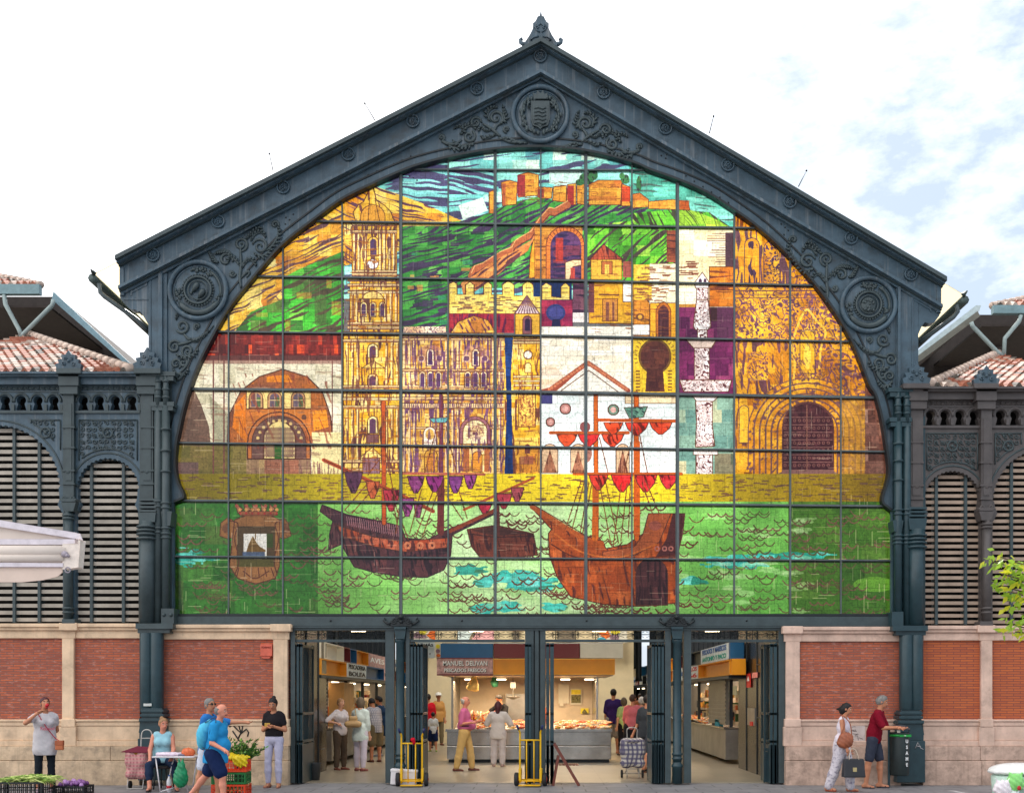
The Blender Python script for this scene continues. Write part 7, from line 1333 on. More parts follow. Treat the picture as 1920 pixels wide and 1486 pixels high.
        for a, e, q, s, A in arms:
            if slv <= 0: continue
            lw_ = opt.get('loose', .010)
            if slv <= 1: cl.append(('c', a-tu*.0, a+(e-a)*slv, (.050+lw_)*g*w**.5, (.048+lw_)*g))
            else: cl += [('c', a, e, (.049+lw_)*g*w**.5, (.043+lw_)*g), ('c', e, e+(q-e)*(slv-1), (.043+lw_)*g, (.036+lw_*.6)*g)]
        hemz = hip0[2]+(.075*g if hem <= .03 else -hem*g); nkr = opt.get('neck', .062)*g
        def tclip(a, b, c):
            q = np.stack([a-neck[0], b-neck[1], c-neck[2]], -1); up_ = q@tu; r = np.linalg.norm(q-up_[..., None]*tu, axis=-1); f_ = q@tf
            out_ = np.maximum(up_+.02*g+opt.get('scoop', .35)*np.maximum(0, f_)*(r < .12*g), (nkr-r)*(up_ > -.05*g)-.0)
            res = np.maximum(hemz-c, np.where(up_ > -.16*g, np.minimum(up_+.005*g, 1), -1))
            return np.maximum(res, np.where((r < nkr) & (up_ > -.055*g-opt.get('scoop', .0)*np.maximum(0, f_)), .02, -1))
        V, Q = surf(cl, h, .026*g, tclip, opt.get('wob', .0028), px % 7); mesh_of(opt.get('name', 'shirt'), [(V, Q, 0)], [mt], root)
    if bottom:
        mt, ln, opt = bottom; wd = opt.get('wide', .012); cl = [('e', hip0+tu*.02*g, (.155*g*w*hip_w, .118*g*w, .12*g), TR)]
        for a, b, c, s in legs:
            if ln <= 1: cl.append(('c', a, a+(b-a)*ln, (.088+wd)*g*w**.7, (.064+wd*1.6)*g))
            else: cl += [('c', a, b, (.088+wd)*g*w**.7, (.058+wd)*g), ('c', b, b+(c-b)*.4, (.060+wd)*g, (.063+wd*.9)*g), ('c', b+(c-b)*.4, b+(c-b)*(ln-1), (.062+wd)*g, (.046+wd)*g)]
        wz = hip0[2]+.115*g
        V, Q = surf(cl, h, .02*g, lambda a, b, c: c-wz, .003, px % 5); mesh_of(opt.get('name', 'trousers'), [(V, Q, 0)], [mt], root)
    if shoes:
        sm = mat('shoe_%d_%d_%d' % shoes[0], lin(*shoes[0]), .5, 0, .1, 20)
        for (p, q, d), (a, b, c, s) in zip(ft, legs):
            if shoes[1] == 'sandal':
                fm = MB(); fm.tube([p-UP*.022*g-d*.01, (p+q)/2-UP*.024*g, q-UP*.024*g+d*.02*g], [.028*g, .034*g, .024*g], 10, flat_y=1); 
                fm.v = [(v[0], v[1], max(.002 if c[2] < .12 else -9, v[2])) for v in fm.v]; fm.tube([q-d*.04*g+np.cross(d, UP)*.032*g, q-d*.045*g+UP*.024*g, q-d*.04*g-np.cross(d, UP)*.032*g], .009*g, 6); o = fm.build('sandal', sm, root)
            else: V, Q = surf([('c', p+UP*.004, q+d*.012*g, .041*g, .034*g), ('c', p+UP*.012*g, (p+q)/2+UP*.012*g, .038*g, .036*g)], h*.8, .02*g, lambda a_, b_, c_: (.0 if c[2] < .14*g else -9)-c_); mesh_of('shoe', [(V, Q, 0)], [sm], root)
    if glasses: fm = MB(); [fm.ball(hc+hf2*.092*g+hu2*.014*g+hs*s*.032*g, (.022*g, .02*g, .017*g), 8, 6) for s in (1, -1)]; fm.tube([hc+hf2*.088*g+hu2*.016*g+hs*.05*g, hc+hu2*.01*g+hs*.08*g], .005, 5); fm.tube([hc+hf2*.088*g+hu2*.016*g-hs*.05*g, hc+hu2*.01*g-hs*.08*g], .005, 5); fm.build('sunglasses', EYE_M, root)
    off_ = np.array([x, Y, -sink]); return root, dict(hip=hip0+off_, waist=waist+off_, sh=sh+off_, neck=neck+off_, hc=hc+off_, hands=[q+off_ for a, e, q, s, A in arms], elb=[e+off_ for a, e, q, s, A in arms], fw=fw, sd=sd, hf=hf2, hu=hu2, hs=hs, g=g, tf=tf, tu=tu, chest=chest+off_)
def bag_strap(m, pts, r=.008): m.tube(smooth3(pts), r, 5)
def smooth3(pts, n=5):
    P_ = np.array([tuple(p) for p in pts], float); Q = np.vstack([2*P_[0]-P_[1], P_, 2*P_[-1]-P_[-2]]); o = []
    for i in range(1, len(Q)-2):
        for k in range(n): t = k/n; o.append(.5*(2*Q[i]+(-Q[i-1]+Q[i+1])*t+(2*Q[i-1]-5*Q[i]+4*Q[i+1]-Q[i+2])*t*t+(-Q[i-1]+3*Q[i]-3*Q[i+1]+Q[i+2])*t**3))
    o.append(P_[-1]); return [Vector(p) for p in o]
def check_cloth(name, c1, c2, c3, s=.05):
    if name in MATS: return MATS[name]
    m = bpy.data.materials.new(name); m.use_nodes = True; n = m.node_tree.nodes; L = m.node_tree.links.new; b = n['Principled BSDF']; b.inputs['Roughness'].default_value = .85; tc = n.new('ShaderNodeTexCoord'); sp = n.new('ShaderNodeSeparateXYZ'); L(tc.outputs['Object'], sp.inputs[0]); cur = None
    ad = n.new('ShaderNodeMath'); ad.operation = 'ADD'; L(sp.outputs['X'], ad.inputs[0]); L(sp.outputs['Y'], ad.inputs[1]); base = None
    for src, col in ((ad.outputs[0], c2), (sp.outputs['Z'], c3)):
        a = n.new('ShaderNodeMath'); a.operation = 'PINGPONG'; a.inputs[1].default_value = s; L(src, a.inputs[0]); g = n.new('ShaderNodeMath'); g.operation = 'GREATER_THAN'; g.inputs[1].default_value = s*.55; L(a.outputs[0], g.inputs[0]); f = n.new('ShaderNodeMath'); f.operation = 'MULTIPLY'; f.inputs[1].default_value = .75; L(g.outputs[0], f.inputs[0])
        x = n.new('ShaderNodeMix'); x.data_type = 'RGBA'; L(f.outputs[0], x.inputs['Factor'])
        if base is None: x.inputs['A'].default_value = lin(*c1)
        else: L(base, x.inputs['A'])
        x.inputs['B'].default_value = lin(*col); base = x.outputs['Result']
    L(base, b.inputs['Base Color']); MATS[name] = m; return m
def print_cloth(name, c1, c2, sc=16, pos=.5): return mat('print_'+name, lin(*c1), .85, 0, .05, 10, .1, spec=.15, dirt=(lin(*c2), sc, pos, .9))
# ------------------------------------------------------------------ people outside
CW = cloth; dn = [(.14, .02, -1), (.05, .16, -1)]
r, K = person('woman in a grey printed top and black leggings drinking from a red can', 84, -1.55, 1.60, 38, 'tan', ('auburn', 'bun'), (CW('grey_top', (196, 190, 192)), .45, .22, {'flare': .2, 'scoop': .8, 'loose': .012}), (CW('black_leggings', (30, 36, 42)), 1.35, {'wide': .002}), ((150, 130, 140), 'shoe'), [(.25, -.45, -1), (-.6, -.45, -.6)], [(.62, .55, -.30), (-.80, .12, .72), (-.5, .2, .3)], w=1.18, bust=.05, head=(0, -6), grp=None)
m = MB(); q = K['hands'][1]; c = Vector(K['hc'])+Vector(K['hf'])*.135-Vector(K['hu'])*.055; can = thing('drink_can', 'red drink can held to the mouth of the woman in grey', 'can', c); m.lathe([(.02, -.05), (.03, -.045), (.03, .045), (.022, .055)], (0, 0, 0), 12); m.build('can', mat('red_can', lin(190, 24, 36), .3), can).rotation_euler = (math.radians(50), math.radians(40), 0)
m = MB(); bp = K['hip']+np.array([.30, -.10, -.02]); o_ = thing('shoulder_bag', 'small tan leather bag on a red strap at the hip of the woman in grey', 'bag', Vector(bp)); m.box(-.07, -.03, -.10, .07, .03, .06); m.build('bag', mat('tan_leather', lin(180, 100, 60), .5), o_, .012); m = MB(); m.box(-.072, -.036, -.02, .072, .036, .064); m.build('flap', mat('tan_leather_dark', lin(160, 84, 50), .5), o_, .01)
m = MB(); m.tube(smooth3([Vector(p)-Vector(bp) for p in (K['sh']+K['sd']*-.14+K['fw']*.05+np.array([0, 0, .06]), K['chest']+K['fw']*.16-K['sd']*.06, K['waist']+K['fw']*.17+K['sd']*.10, bp+np.array([0, -.02, .06]))]), .008, 5); m.build('strap', mat('red_strap', lin(170, 40, 60)), o_)
m = MB(); c = K['chest']+K['fw']*.172; 
t_ = text_front('Relaxed', 0, 0, 0, .085, mat('print_crimson', lin(190, 40, 80)), r, .22); t_.location = Vector(K['chest']+K['fw']*.185-np.array(tuple(r.location))+np.array([0.0, 0, -.10])); t_.rotation_euler = (math.radians(86), 0, math.radians(38))
# seated woman
r, K = person('blond woman in a light blue vest seated behind the white folding table', 306, -1.0, 1.56, 15, 'red', ('blond', 'bun'), (CW('aqua_vest', (150, 196, 208)), 0, .05, {'scoop': 1.0}), (CW('navy_trousers', (32, 46, 70)), 1.62, {'wide': .014}), ((50, 40, 40), 'sandal'), [(.15, .35, -1), (-.1, .8, -.5)], [(.25, .2, -1), (-.05, .75, -.75)], [(.35, .9, -.22), (.1, .25, -1)], [(.30, .9, -.18), (-.05, .32, -1)], lean=(10, 0), head=(25, 5), w=1.12, bust=.03)
st = thing('stool', 'low dark stool under the seated blond woman', 'stool', (K['hip'][0], K['hip'][1]+.03, 0)); zz = float(K['hip'][2])-.12; m = MB(); m.lathe([(.17, zz-.03), (.18, zz-.01), (.17, zz)], (0, 0, 0), 16); m.build('seat', mat('dark_seat', (.05, .04, .04, 1)), st)
for i in range(4): m = MB(); a_ = i*math.pi/2+.6; m.tube([(.13*math.cos(a_), .13*math.sin(a_), zz-.03), (.18*math.cos(a_), .18*math.sin(a_), 0)], .012, 6); m.build('leg', IRON_D, st)
# two men in blue
r, K = person('grey haired man in a blue shirt and sunglasses pointing to the right', 392, -2.7, 1.60, 78, 'tan', ('grey', 'short'), (CW('royal_shirt', (44, 110, 176)), .9, .12, {}), (CW('pale_shorts', (200, 204, 216)), .8, {'wide': .02}), ((40, 40, 50), 'shoe'), armR=[(.15, -.1, -1), (.05, .3, -1)], armL=[(.3, .9, -.2), (.25, 1, .02)], legL=[(.03, .25, -1), (.02, 0, -1)], legR=[(.03, -.2, -1), (.02, -.25, -1)], w=1.12, glasses=True, belly=.03, head=(-20, 0))
r, K = person('bald man in a light blue sports shirt striding past with a drawstring bag', 404, -4.0, 1.55, 82, 'red', ('grey', 'bald'), (CW('azure_shirt', (40, 140, 196)), .72, .14, {'loose': .02}), (CW('navy_shorts', (22, 38, 76)), .76, {'wide': .03}), ((150, 200, 60), 'shoe'), armR=[(.2, -.05, -1), (.15, .95, -.45)], armL=[(.2, -.3, -1), (.05, .2, -1)], legL=[(.03, -.5, -.85), (.0, -.62, -.72)], legR=[(.03, .42, -.9), (.02, .05, -1)], lean=(7, 0), w=1.2, belly=.06, head=(0, 3))
m = MB()
for k in range(3): m.tube([Vector(K['sh']-K['sd']*(.20)+K['tf']*(-.03+k*.018)+np.array([0, 0, .0])), Vector(K['elb'][1]*.55+K['sh']*.45-K['sd']*.13+K['tf']*(-.03+k*.018))], .004, 4)
st_ = m.build('sleeve_stripe', CW('stripe_navy', (20, 40, 90)), r); st_.location = -Vector(r.location)
o_ = thing('drawstring_bag', 'pale blue drawstring bag on the back of the striding bald man', 'bag', Vector(K['chest']-K['tf']*.22+np.array([0, -.06, -.1]))); V, Q = surf([('e', np.array([.0, 0, 0]), (.09, .15, .20)), ('c', np.array([.04, 0, .1]), np.array([.1, 0, .24]), .08, .03)], .014, .05, None, .004); mesh_of('bag', [(V, Q, 0)], [CW('pale_cyan', (84, 178, 208))], o_); m = MB(); m.tube(smooth3([Vector((.02, -.02, .2)), Vector(K['sh']-K['sd']*.17+K['tf']*.03+np.array([0, 0, .07]))-o_.location, Vector(K['waist']-K['sd']*.22)-o_.location, Vector((.02, -.1, -.16))]), .006, 5); m.build('cord', INK, o_)
# woman with phone
r, K = person('young woman in a black top and pale jeans looking at her phone', 514, -.62, 1.61, -6, 'tan', ('black', 'bun'), (CW('black_top', (34, 30, 34)), .55, .02, {'scoop': .9, 'neck': .075}), (CW('lilac_jeans', (186, 182, 204)), 1.9, {'wide': .004, 'name': 'jeans'}), ((150, 96, 84), 'sandal'), [(.22, -.02, -1), (-.62, .75, .28)], [(.22, -.02, -1), (-.60, .75, .26)], [(.02, .1, -1), (.02, .02, -1)], [(.04, .08, -1), (-.02, .02, -1)], head=(0, 26), w=1.02, hip_w=1.06)
o_ = thing('phone', 'phone in a yellow case held by the young woman in black', 'phone', Vector((K['hands'][0]+K['hands'][1])/2+K['fw']*.06+np.array([-.04, 0, .03]))); m = MB(); m.box(-.05, -.004, -.03, .05, .006, .04); m.build('phone', mat('yellow_case', lin(190, 150, 60), .4), o_, .003)
# couple on the right
FLO = print_cloth('floral_white', (206, 198, 204), (84, 76, 110), 22, .50)
r, K = person('dark haired woman in a white vest and patterned trousers walking with a big black bag', 1578, -1.45, 1.53, 62, 'tan', ('black', 'flick'), (CW('white_vest', (226, 214, 222)), 0, .16, {'flare': .5, 'scoop': .9}), (FLO, 1.95, {'wide': .035}), ((150, 70, 44), 'sandal'), [(.1, .1, -1), (-.02, .25, -1)], [(.12, .12, -1), (.05, .28, -1)], [(.03, .30, -1), (.02, .05, -1)], [(.03, -.22, -1), (.02, -.35, -1)], head=(5, 12), w=.95, lean=(5, 0))
hq = K['hands'][1]; o_ = thing('tote_bag', 'large black shopping bag with a small gold emblem carried by the walking woman', 'bag', Vector(hq+np.array([.10, -.04, -.34]))); m = MB(); m.add([(-.19, -.09, -.15), (.19, -.09, -.15), (.17, -.05, .17), (-.17, -.05, .17), (-.19, .09, -.15), (.19, .09, -.15), (.17, .05, .17), (-.17, .05, .17)], [(0, 1, 2, 3), (5, 4, 7, 6), (4, 0, 3, 7), (1, 5, 6, 2), (4, 5, 1, 0), (3, 2, 6, 7)]); m.build('bag', mat('black_leather', (.025, .025, .03, 1), .45), o_, .02)
for yy in (-.055, .055): m = MB(); m.tube(smooth3([(-.09, yy, .15), (-.06, yy*.5, .30), (-.02, 0, .34), (.04, yy*.5, .30), (.08, yy, .15)]), .008, 6); m.build('handle', mat('beige_strap', lin(190, 170, 150)), o_)
m = MB(); m.box(-.03, -.085, -.05, .035, -.065, .02); m.build('emblem', mat('gold_emblem', lin(200, 180, 130), .4, .6), o_)
bp = K['hip']+np.array([.02, -.20, .12]); o_ = thing('shoulder_bag', 'slouchy brown leather bag hanging from the shoulder of the walking woman', 'bag', Vector(bp)); V, Q = surf([('e', np.zeros(3), (.13, .07, .12)), ('e', np.array([-.03, 0, -.07]), (.13, .075, .09))], .012, .04, None, .005); mesh_of('bag', [(V, Q, 0)], [mat('brown_leather', lin(150, 84, 56), .5, 0, .2, 12)], o_); m = MB(); s0 = Vector(K['sh']-K['sd']*.13+np.array([0, 0, .06]))-o_.location
m.tube(smooth3([(-.1, 0, .06), (-.03, -.02, .25), s0, (.06, -.01, .28), (.1, 0, .06)]), .009, 6); m.build('strap', MATS['brown_leather'], o_)
r, K = person('grey haired man in a dark red shirt and grey shorts leaning over the litter bin', 1638, -.75, 1.66, 62, 'tan', ('grey', 'short'), (CW('maroon_shirt', (120, 12, 34)), .85, .07, {'loose': .018}), (CW('slate_shorts', (56, 60, 74)), .84, {'wide': .012}), ((44, 46, 58), 'sandal'), [(.25, .35, -.9), (-.1, 1, .02)], [(.25, .45, -.85), (.25, 1, .05)], [(.03, .24, -1), (.02, .0, -1)], [(.04, -.16, -1), (.02, -.12, -1)], lean=(11, 0), head=(10, 10), w=1.04, straight=1)
# ------------------------------------------------------------------ people inside
HH = .018; G2 = 'shoppers inside the market'
person('woman in white top and brown trousers, hand on hip, in the left doorway', 638, 3.8, 1.57, 50, 'fair', ('blond', 'short'), (CW('white_top', (216, 208, 212)), .95, .06, {}), (CW('brown_trousers', (92, 78, 66)), 1.9, {'wide': .014}), ((120, 66, 56), 'shoe'), [(.2, .1, -1), (-.3, .75, .1)], [(.85, -.35, -.8), (-.72, .75, -.22)], head=(5, 0), w=1.06, h=HH, grp=G2, bust=.03)
r, K = person('woman in a pale blue blouse and white trousers with a tan bag, seen from behind', 676, 3.5, 1.60, 160, 'fair', ('ash', 'bob'), (print_cloth('pale_blue', (176, 200, 212), (130, 168, 190), 12, .5), 1.5, .20, {'flare': .4, 'loose': .016}), (CW('white_slacks', (214, 204, 220)), 1.9, {'wide': .012}), ((120, 56, 56), 'shoe'), [(.25, .2, -1), (-.2, .7, .3)], dn, [(.03, .06, -1), (.02, 0, -1)], [(.04, -.1, -1), (0, -.1, -1)], head=(25, 0), w=1.06, h=HH, grp=G2)
bp = K['hip']+np.array([-.13, -.20, .28]); o_ = thing('shoulder_bag', 'tan handbag on the arm of the woman in the pale blue blouse', 'bag', Vector(bp)); V, Q = surf([('c', np.array([-.12, 0, -.09]), np.array([.12, 0, -.09]), .07, .07), ('c', np.array([-.05, 0, .04]), np.array([.05, 0, .04]), .05, .05)], .016, .06); mesh_of('bag', [(V, Q, 0)], [mat('beige_leather', lin(190, 156, 110), .5)], o_); m = MB(); m.tube(smooth3([(-.08, 0, .05), (-.02, 0, .24), (.03, 0, .34), (.05, 0, .2), (.08, 0, .04)]), .010, 6); m.build('strap', MATS['beige_leather'], o_)
person('man in a checked shirt and khaki shorts bending behind the two talking women', 704, 6.6, 1.62, 215, 'tan', ('black', 'short'), (check_cloth('check_grey', (190, 186, 190), (120, 122, 140), (150, 150, 160), .03), .9, .12, {}), (CW('khaki_shorts', (112, 100, 76)), .95, {'wide': .03}), ((90, 50, 40), 'shoe'), head=(0, 30), lean=(16, 0), h=.02, grp=G2, w=1.1)
person('woman in a navy dress leaning forward beside the left stall counter', 722, 9.2, 1.66, 260, 'tan', ('black', 'short'), (CW('navy_top', (40, 62, 92)), .5, .3, {'flare': .5}), (CW('denim', (44, 66, 96)), 1.9, {'wide': .01}), ((160, 160, 170), 'shoe'), armR=[(.2, .6, -.8), (0, .9, -.3)], legL=[(.03, .3, -1), (0, 0, -1)], legR=[(.03, -.35, -1), (0, -.4, -1)], lean=(14, 0), head=(0, 15), h=.02, grp=G2)
person('stall keeper in an orange apron behind the left fish counter', 657, 7.6, 1.62, 60, 'tan', ('brown', 'short'), (CW('orange_apron', (210, 110, 40)), .9, .2, {}), (CW('dark_trousers', (40, 38, 42)), 1.9, {}), ((40, 30, 30), 'shoe'), h=.02, X0=-5.6, grp='stall keepers')
person('person in a bright red shirt half hidden behind the folded gates', 803, 13.5, 1.68, 190, 'tan', ('black', 'short'), (CW('red_shirt', (190, 24, 40)), .9, .1, {}), (CW('dark_trousers', (40, 38, 42)), 1.9, {}), ((40, 30, 30), 'shoe'), h=.024, grp=G2, w=1.1)
person('small boy in a white t-shirt and navy shorts walking in the left aisle', 812, 11.6, 1.16, 200, 'tan', ('black', 'short'), (CW('white_tee', (206, 206, 204)), .8, .1, {'loose': .02}), (CW('navy_shorts', (22, 38, 76)), .85, {'wide': .03}), ((110, 150, 60), 'shoe'), legL=[(.03, .25, -1), (0, 0, -1)], legR=[(.03, -.15, -1), (0, -.3, -1)], h=.018, grp=G2)
r, K = person('man in a tan jacket and white cap in the left aisle', 822, 15.5, 1.72, 20, 'tan', ('grey', 'short'), (CW('tan_jacket', (190, 140, 80)), 1.6, .12, {}), (CW('khaki_shorts', (112, 100, 76)), 1.9, {}), ((90, 50, 40), 'shoe'), h=.026, grp=G2); o_ = thing('cap', 'white cap on the man in the tan jacket', 'cap', Vector(K['hc'])+Vector((0, 0, .05))); m = MB(); m.lathe([(.105, -.01), (.108, .02), (.08, .07), (.01, .09)], (0, 0, 0), 12); m.lathe([(.15, -.012), (.15, 0)], (0, -.03, 0), 12); m.build('cap', WHITEP, o_)
person('grey haired man in white shirt and black trousers facing us in the left aisle', 839, 18.0, 1.70, 10, 'tan', ('grey', 'short'), (CW('white_shirt', (214, 212, 210)), .9, .02, {}), (CW('black_trousers', (28, 28, 34)), 1.9, {}), ((40, 30, 30), 'shoe'), h=.026, grp=G2, belly=.03, w=1.1)
for i, (px, Y, H, c_, hc_, lab) in enumerate([(798, 19, 1.6, (70, 90, 150), 'brown', 'distant shopper in blue far down the left aisle'), (832, 24, 1.75, (150, 60, 60), 'black', 'distant shopper in red far down the left aisle'), (846, 27, 1.7, (90, 110, 90), 'grey', 'distant shopper in green beside the stall corner'), (1128, 18, 1.66, (96, 70, 100), 'brown', 'shopper in mauve close to the right corner of the fish stall'), (1136, 26, 1.78, (206, 200, 200), 'black', 'distant shopper in white far down the right aisle'), (1160, 22, 1.72, (90, 130, 170), 'grey', 'distant shopper in pale blue in the right aisle'), (1200, 24, 1.7, (170, 110, 80), 'brown', 'distant shopper in brown near the right gates'), (1176, 29, 1.75, (60, 60, 70), 'black', 'distant shopper in black at the end of the right aisle')]):
    person(lab, px, Y, H, random.choice((10, 170, 200, 340)), random.choice(('tan', 'fair')), (hc_, 'short'), (CW('far%d' % i, c_), .9, .1, {}), (CW('dark_trousers', (40, 38, 42)), 1.9, {}), ((40, 30, 30), 'shoe'), h=.034, grp=G2)
r, K = person('stout man in a pink shirt and yellow chinos strolling past the fish counter', 871, 3.5, 1.63, 84, 'red', ('white', 'bald'), (CW('pink_shirt', (206, 108, 150)), .9, .03, {}), (CW('yellow_chinos', (214, 176, 112)), 1.92, {'wide': .02}), ((96, 46, 34), 'shoe'), armR=[(.15, -.2, -1), (.05, .95, .15)], armL=[(.2, .1, -1), (-.1, 1, .25)], legL=[(.03, .28, -1), (.02, .1, -1)], legR=[(.03, -.22, -1), (.02, -.2, -1)], belly=.085, w=1.12, head=(0, 0), h=HH)
m = MB(); m.tube([Vector((.15*math.cos(a)*1.05, .15*math.sin(a)*1.25, 0)) for a in [2*math.pi*k/24 for k in range(25)]], .014, 6); b_ = m.build('belt', mat('belt_leather', lin(70, 40, 30)), r); b_.location = Vector(K['waist'])-Vector(r.location)+Vector((.02, 0, .03))
person('woman dressed in white with dark shoulder length hair at the fish counter, seen from behind', 934, 4.9, 1.50, 172, 'tan', ('auburn', 'long'), (CW('ivory_tunic', (212, 204, 200)), 1.0, .16, {'flare': .8, 'loose': .035}), (CW('ivory_slacks', (206, 196, 196)), 1.9, {'wide': .025}), ((170, 140, 130), 'shoe'), [(.55, .3, -.9), (-.3, .9, .1)], [(.6, .3, -.9), (-.3, .9, .1)], w=1.18, h=HH)
person('fishmonger in black leaning over the fish behind the counter', 945, 7.9, 1.72, 335, 'tan', ('black', 'short'), (CW('black_shirt', (26, 26, 30)), .6, .1, {}), (CW('dark_trousers', (40, 38, 42)), 1.9, {}), ((40, 30, 30), 'shoe'), [(.1, .5, -.8), (.1, 1, -.2)], [(.6, .7, -.6), (.75, .7, -.1)], lean=(22, 0), head=(0, 25), h=HH, grp='stall keepers')
person('second fishmonger in orange half hidden by the centre gates', 1010, 7.9, 1.62, 20, 'red', ('brown', 'short'), (CW('orange_apron', (210, 110, 40)), .9, .2, {}), (CW('dark_trousers', (40, 38, 42)), 1.9, {}), ((40, 30, 30), 'shoe'), lean=(12, 0), h=.02, grp='stall keepers')
person('tall man in a purple t-shirt and checked shorts at the corner of the fish stall', 1150, 10.6, 1.82, 170, 'tan', ('black', 'short'), (CW('purple_tee', (54, 34, 92)), .9, .1, {'loose': .02}), (check_cloth('check_khaki', (150, 140, 130), (110, 108, 110), (130, 124, 116), .03), .95, {'wide': .03}), ((120, 60, 40), 'sandal'), w=1.1, h=.02, grp=G2)
person('man in a salmon pink shirt and black trousers walking down the right aisle', 1186, 6.3, 1.66, 160, 'tan', ('brown', 'short'), (CW('salmon_shirt', (196, 104, 112)), .95, .05, {}), (CW('black_trousers', (28, 28, 34)), 1.0, {'wide': .04}), ((40, 30, 30), 'shoe'), w=1.15, head=(-30, 0), h=HH, grp=G2)
person('woman with a lime green bag beyond the man in salmon pink', 1170, 9.6, 1.58, 200, 'fair', ('ash', 'bob'), (CW('lime_top', (170, 196, 130)), .7, .1, {}), (CW('black_trousers', (28, 28, 34)), 1.9, {}), ((40, 30, 30), 'shoe'), h=.02, grp=G2)
person('old woman in a patterned blouse in the crowd behind the man with the checked cart', 1203, 11.0, 1.6, 190, 'fair', ('white', 'bob'), (print_cloth('rose', (190, 140, 130), (120, 70, 80), 18, .5), .9, .1, {}), (CW('dark_trousers', (40, 38, 42)), 1.9, {}), ((40, 30, 30), 'shoe'), h=.024, grp=G2)
r, K = person('man in a charcoal t-shirt and shorts pulling a checked shopping cart', 1213, 2.75, 1.66, 150, 'tan', ('black', 'short'), (CW('charcoal_tee', (58, 62, 68)), .85, .1, {}), (CW('grey_shorts', (66, 68, 78)), .92, {'wide': .03}), ((40, 34, 34), 'sandal'), armL=[(.2, 0, -1), (.35, -.35, -1)], legL=[(.03, .22, -1), (.02, .1, -1)], legR=[(.03, -.3, -.9), (.02, -.6, -.75)], w=1.12, h=HH)
CART_HAND = K['hands'][0]
# ------------------------------------------------------------------ hand trucks, cart, chair, crates and the rest of the street
YP = mat('yellow_enamel', lin(226, 176, 14), .4, 0, .08, 9, dirt=(lin(150, 110, 40), 12, .62, .6)); RUB = mat('rubber', (.02, .02, .022, 1), .7); HUB = mat('red_hub', lin(150, 50, 36), .5)
def hand_truck(label, px, Y, h, rz=0):
    t = thing('hand_truck', label, 'hand truck', (X(px, Y), Y, 0), 'yellow hand trucks by the doors', rz); w = .19; m = MB()
    for s in (-1, 1): m.tube(smooth3([(s*w, .02, .06), (s*w, .02, .5), (s*w, .02, h-.18), (s*w, .01, h-.10), (s*(w+.03), -.03, h-.02)]), .017, 8); m.tube([(s*w*.36, .02, .06), (s*w*.36, .02, h-.24)], .012, 8); m.tube([(s*w, .02, .38), (s*(w+.02), .15, .12)], .014, 6)
    m.tube([(-w, .02, h-.24), (w, .02, h-.24)], .014, 8); m.tube([(-w, .02, .10), (w, .02, .10)], .014, 8); m.tube([(-.28, .12, .12), (.28, .12, .12)], .012, 8); m.build('frame', YP, t)
    for s in (-1, 1):
        m = MB(); m.plate; m.box(s*.17, .0, .10, s*.215, .17, .33); m.build('mudguard', YP, t, .01); m = MB(); m.tube([(s*(w+.02), -.01, h-.05), (s*(w+.045), -.06, h+.03)], .021, 8); m.build('grip', mat('blue_grip', lin(30, 40, 90), .5), t)
        m = MB(); c = (s*.262, .10, .125); m.lathe([(.07, -.03), (.115, -.036), (.125, -.02), (.125, .02), (.115, .036), (.07, .03)], c, 20, 'x'); wh = m.build('wheel', RUB, t); m = MB(); m.lathe([(.068, -.032), (.068, .032)], c, 14, 'x'); m.lathe([(.025, -.045), (.025, .045)], c, 10, 'x'); m.build('rim', HUB, wh)
    m = MB(); m.box(-.2, -.20, .025, .2, .02, .035); m.build('toe_plate', YP, t); return t
hand_truck('yellow hand truck with a red rag, in front of the left entrance column', 772, -.42, 1.03, math.pi*.02); hand_truck('yellow hand truck standing alone by the centre door posts', 994, -.40, 1.09, -math.pi*.03)
o_ = thing('polystyrene_box', 'tilted white polystyrene box behind the left hand truck', 'box', (X(756, -.15), -.16, 0)); m = MB(); m.box(-.23, -.1, .01, .24, .1, .29); b_ = m.build('box', mat('polystyrene', (.8, .76, .76, 1), .7, 0, .03, 30), o_, .015); m = MB(); m.box(-.24, -.11, .25, .25, .11, .30); m.build('lid', MATS['polystyrene'], o_, .01); o_.rotation_euler[1] = .06
o_ = thing('red_rag', 'red rag tied to the bar of the left hand truck', 'rag', P(774, 1386, -.46)); V, Q = surf([('e', np.zeros(3), (.045, .04, .04)), ('e', np.array([.02, 0, -.05]), (.03, .03, .04))], .01, .02, None, .004); mesh_of('rag', [(V, Q, 0)], [CW('crimson', (190, 20, 40))], o_)
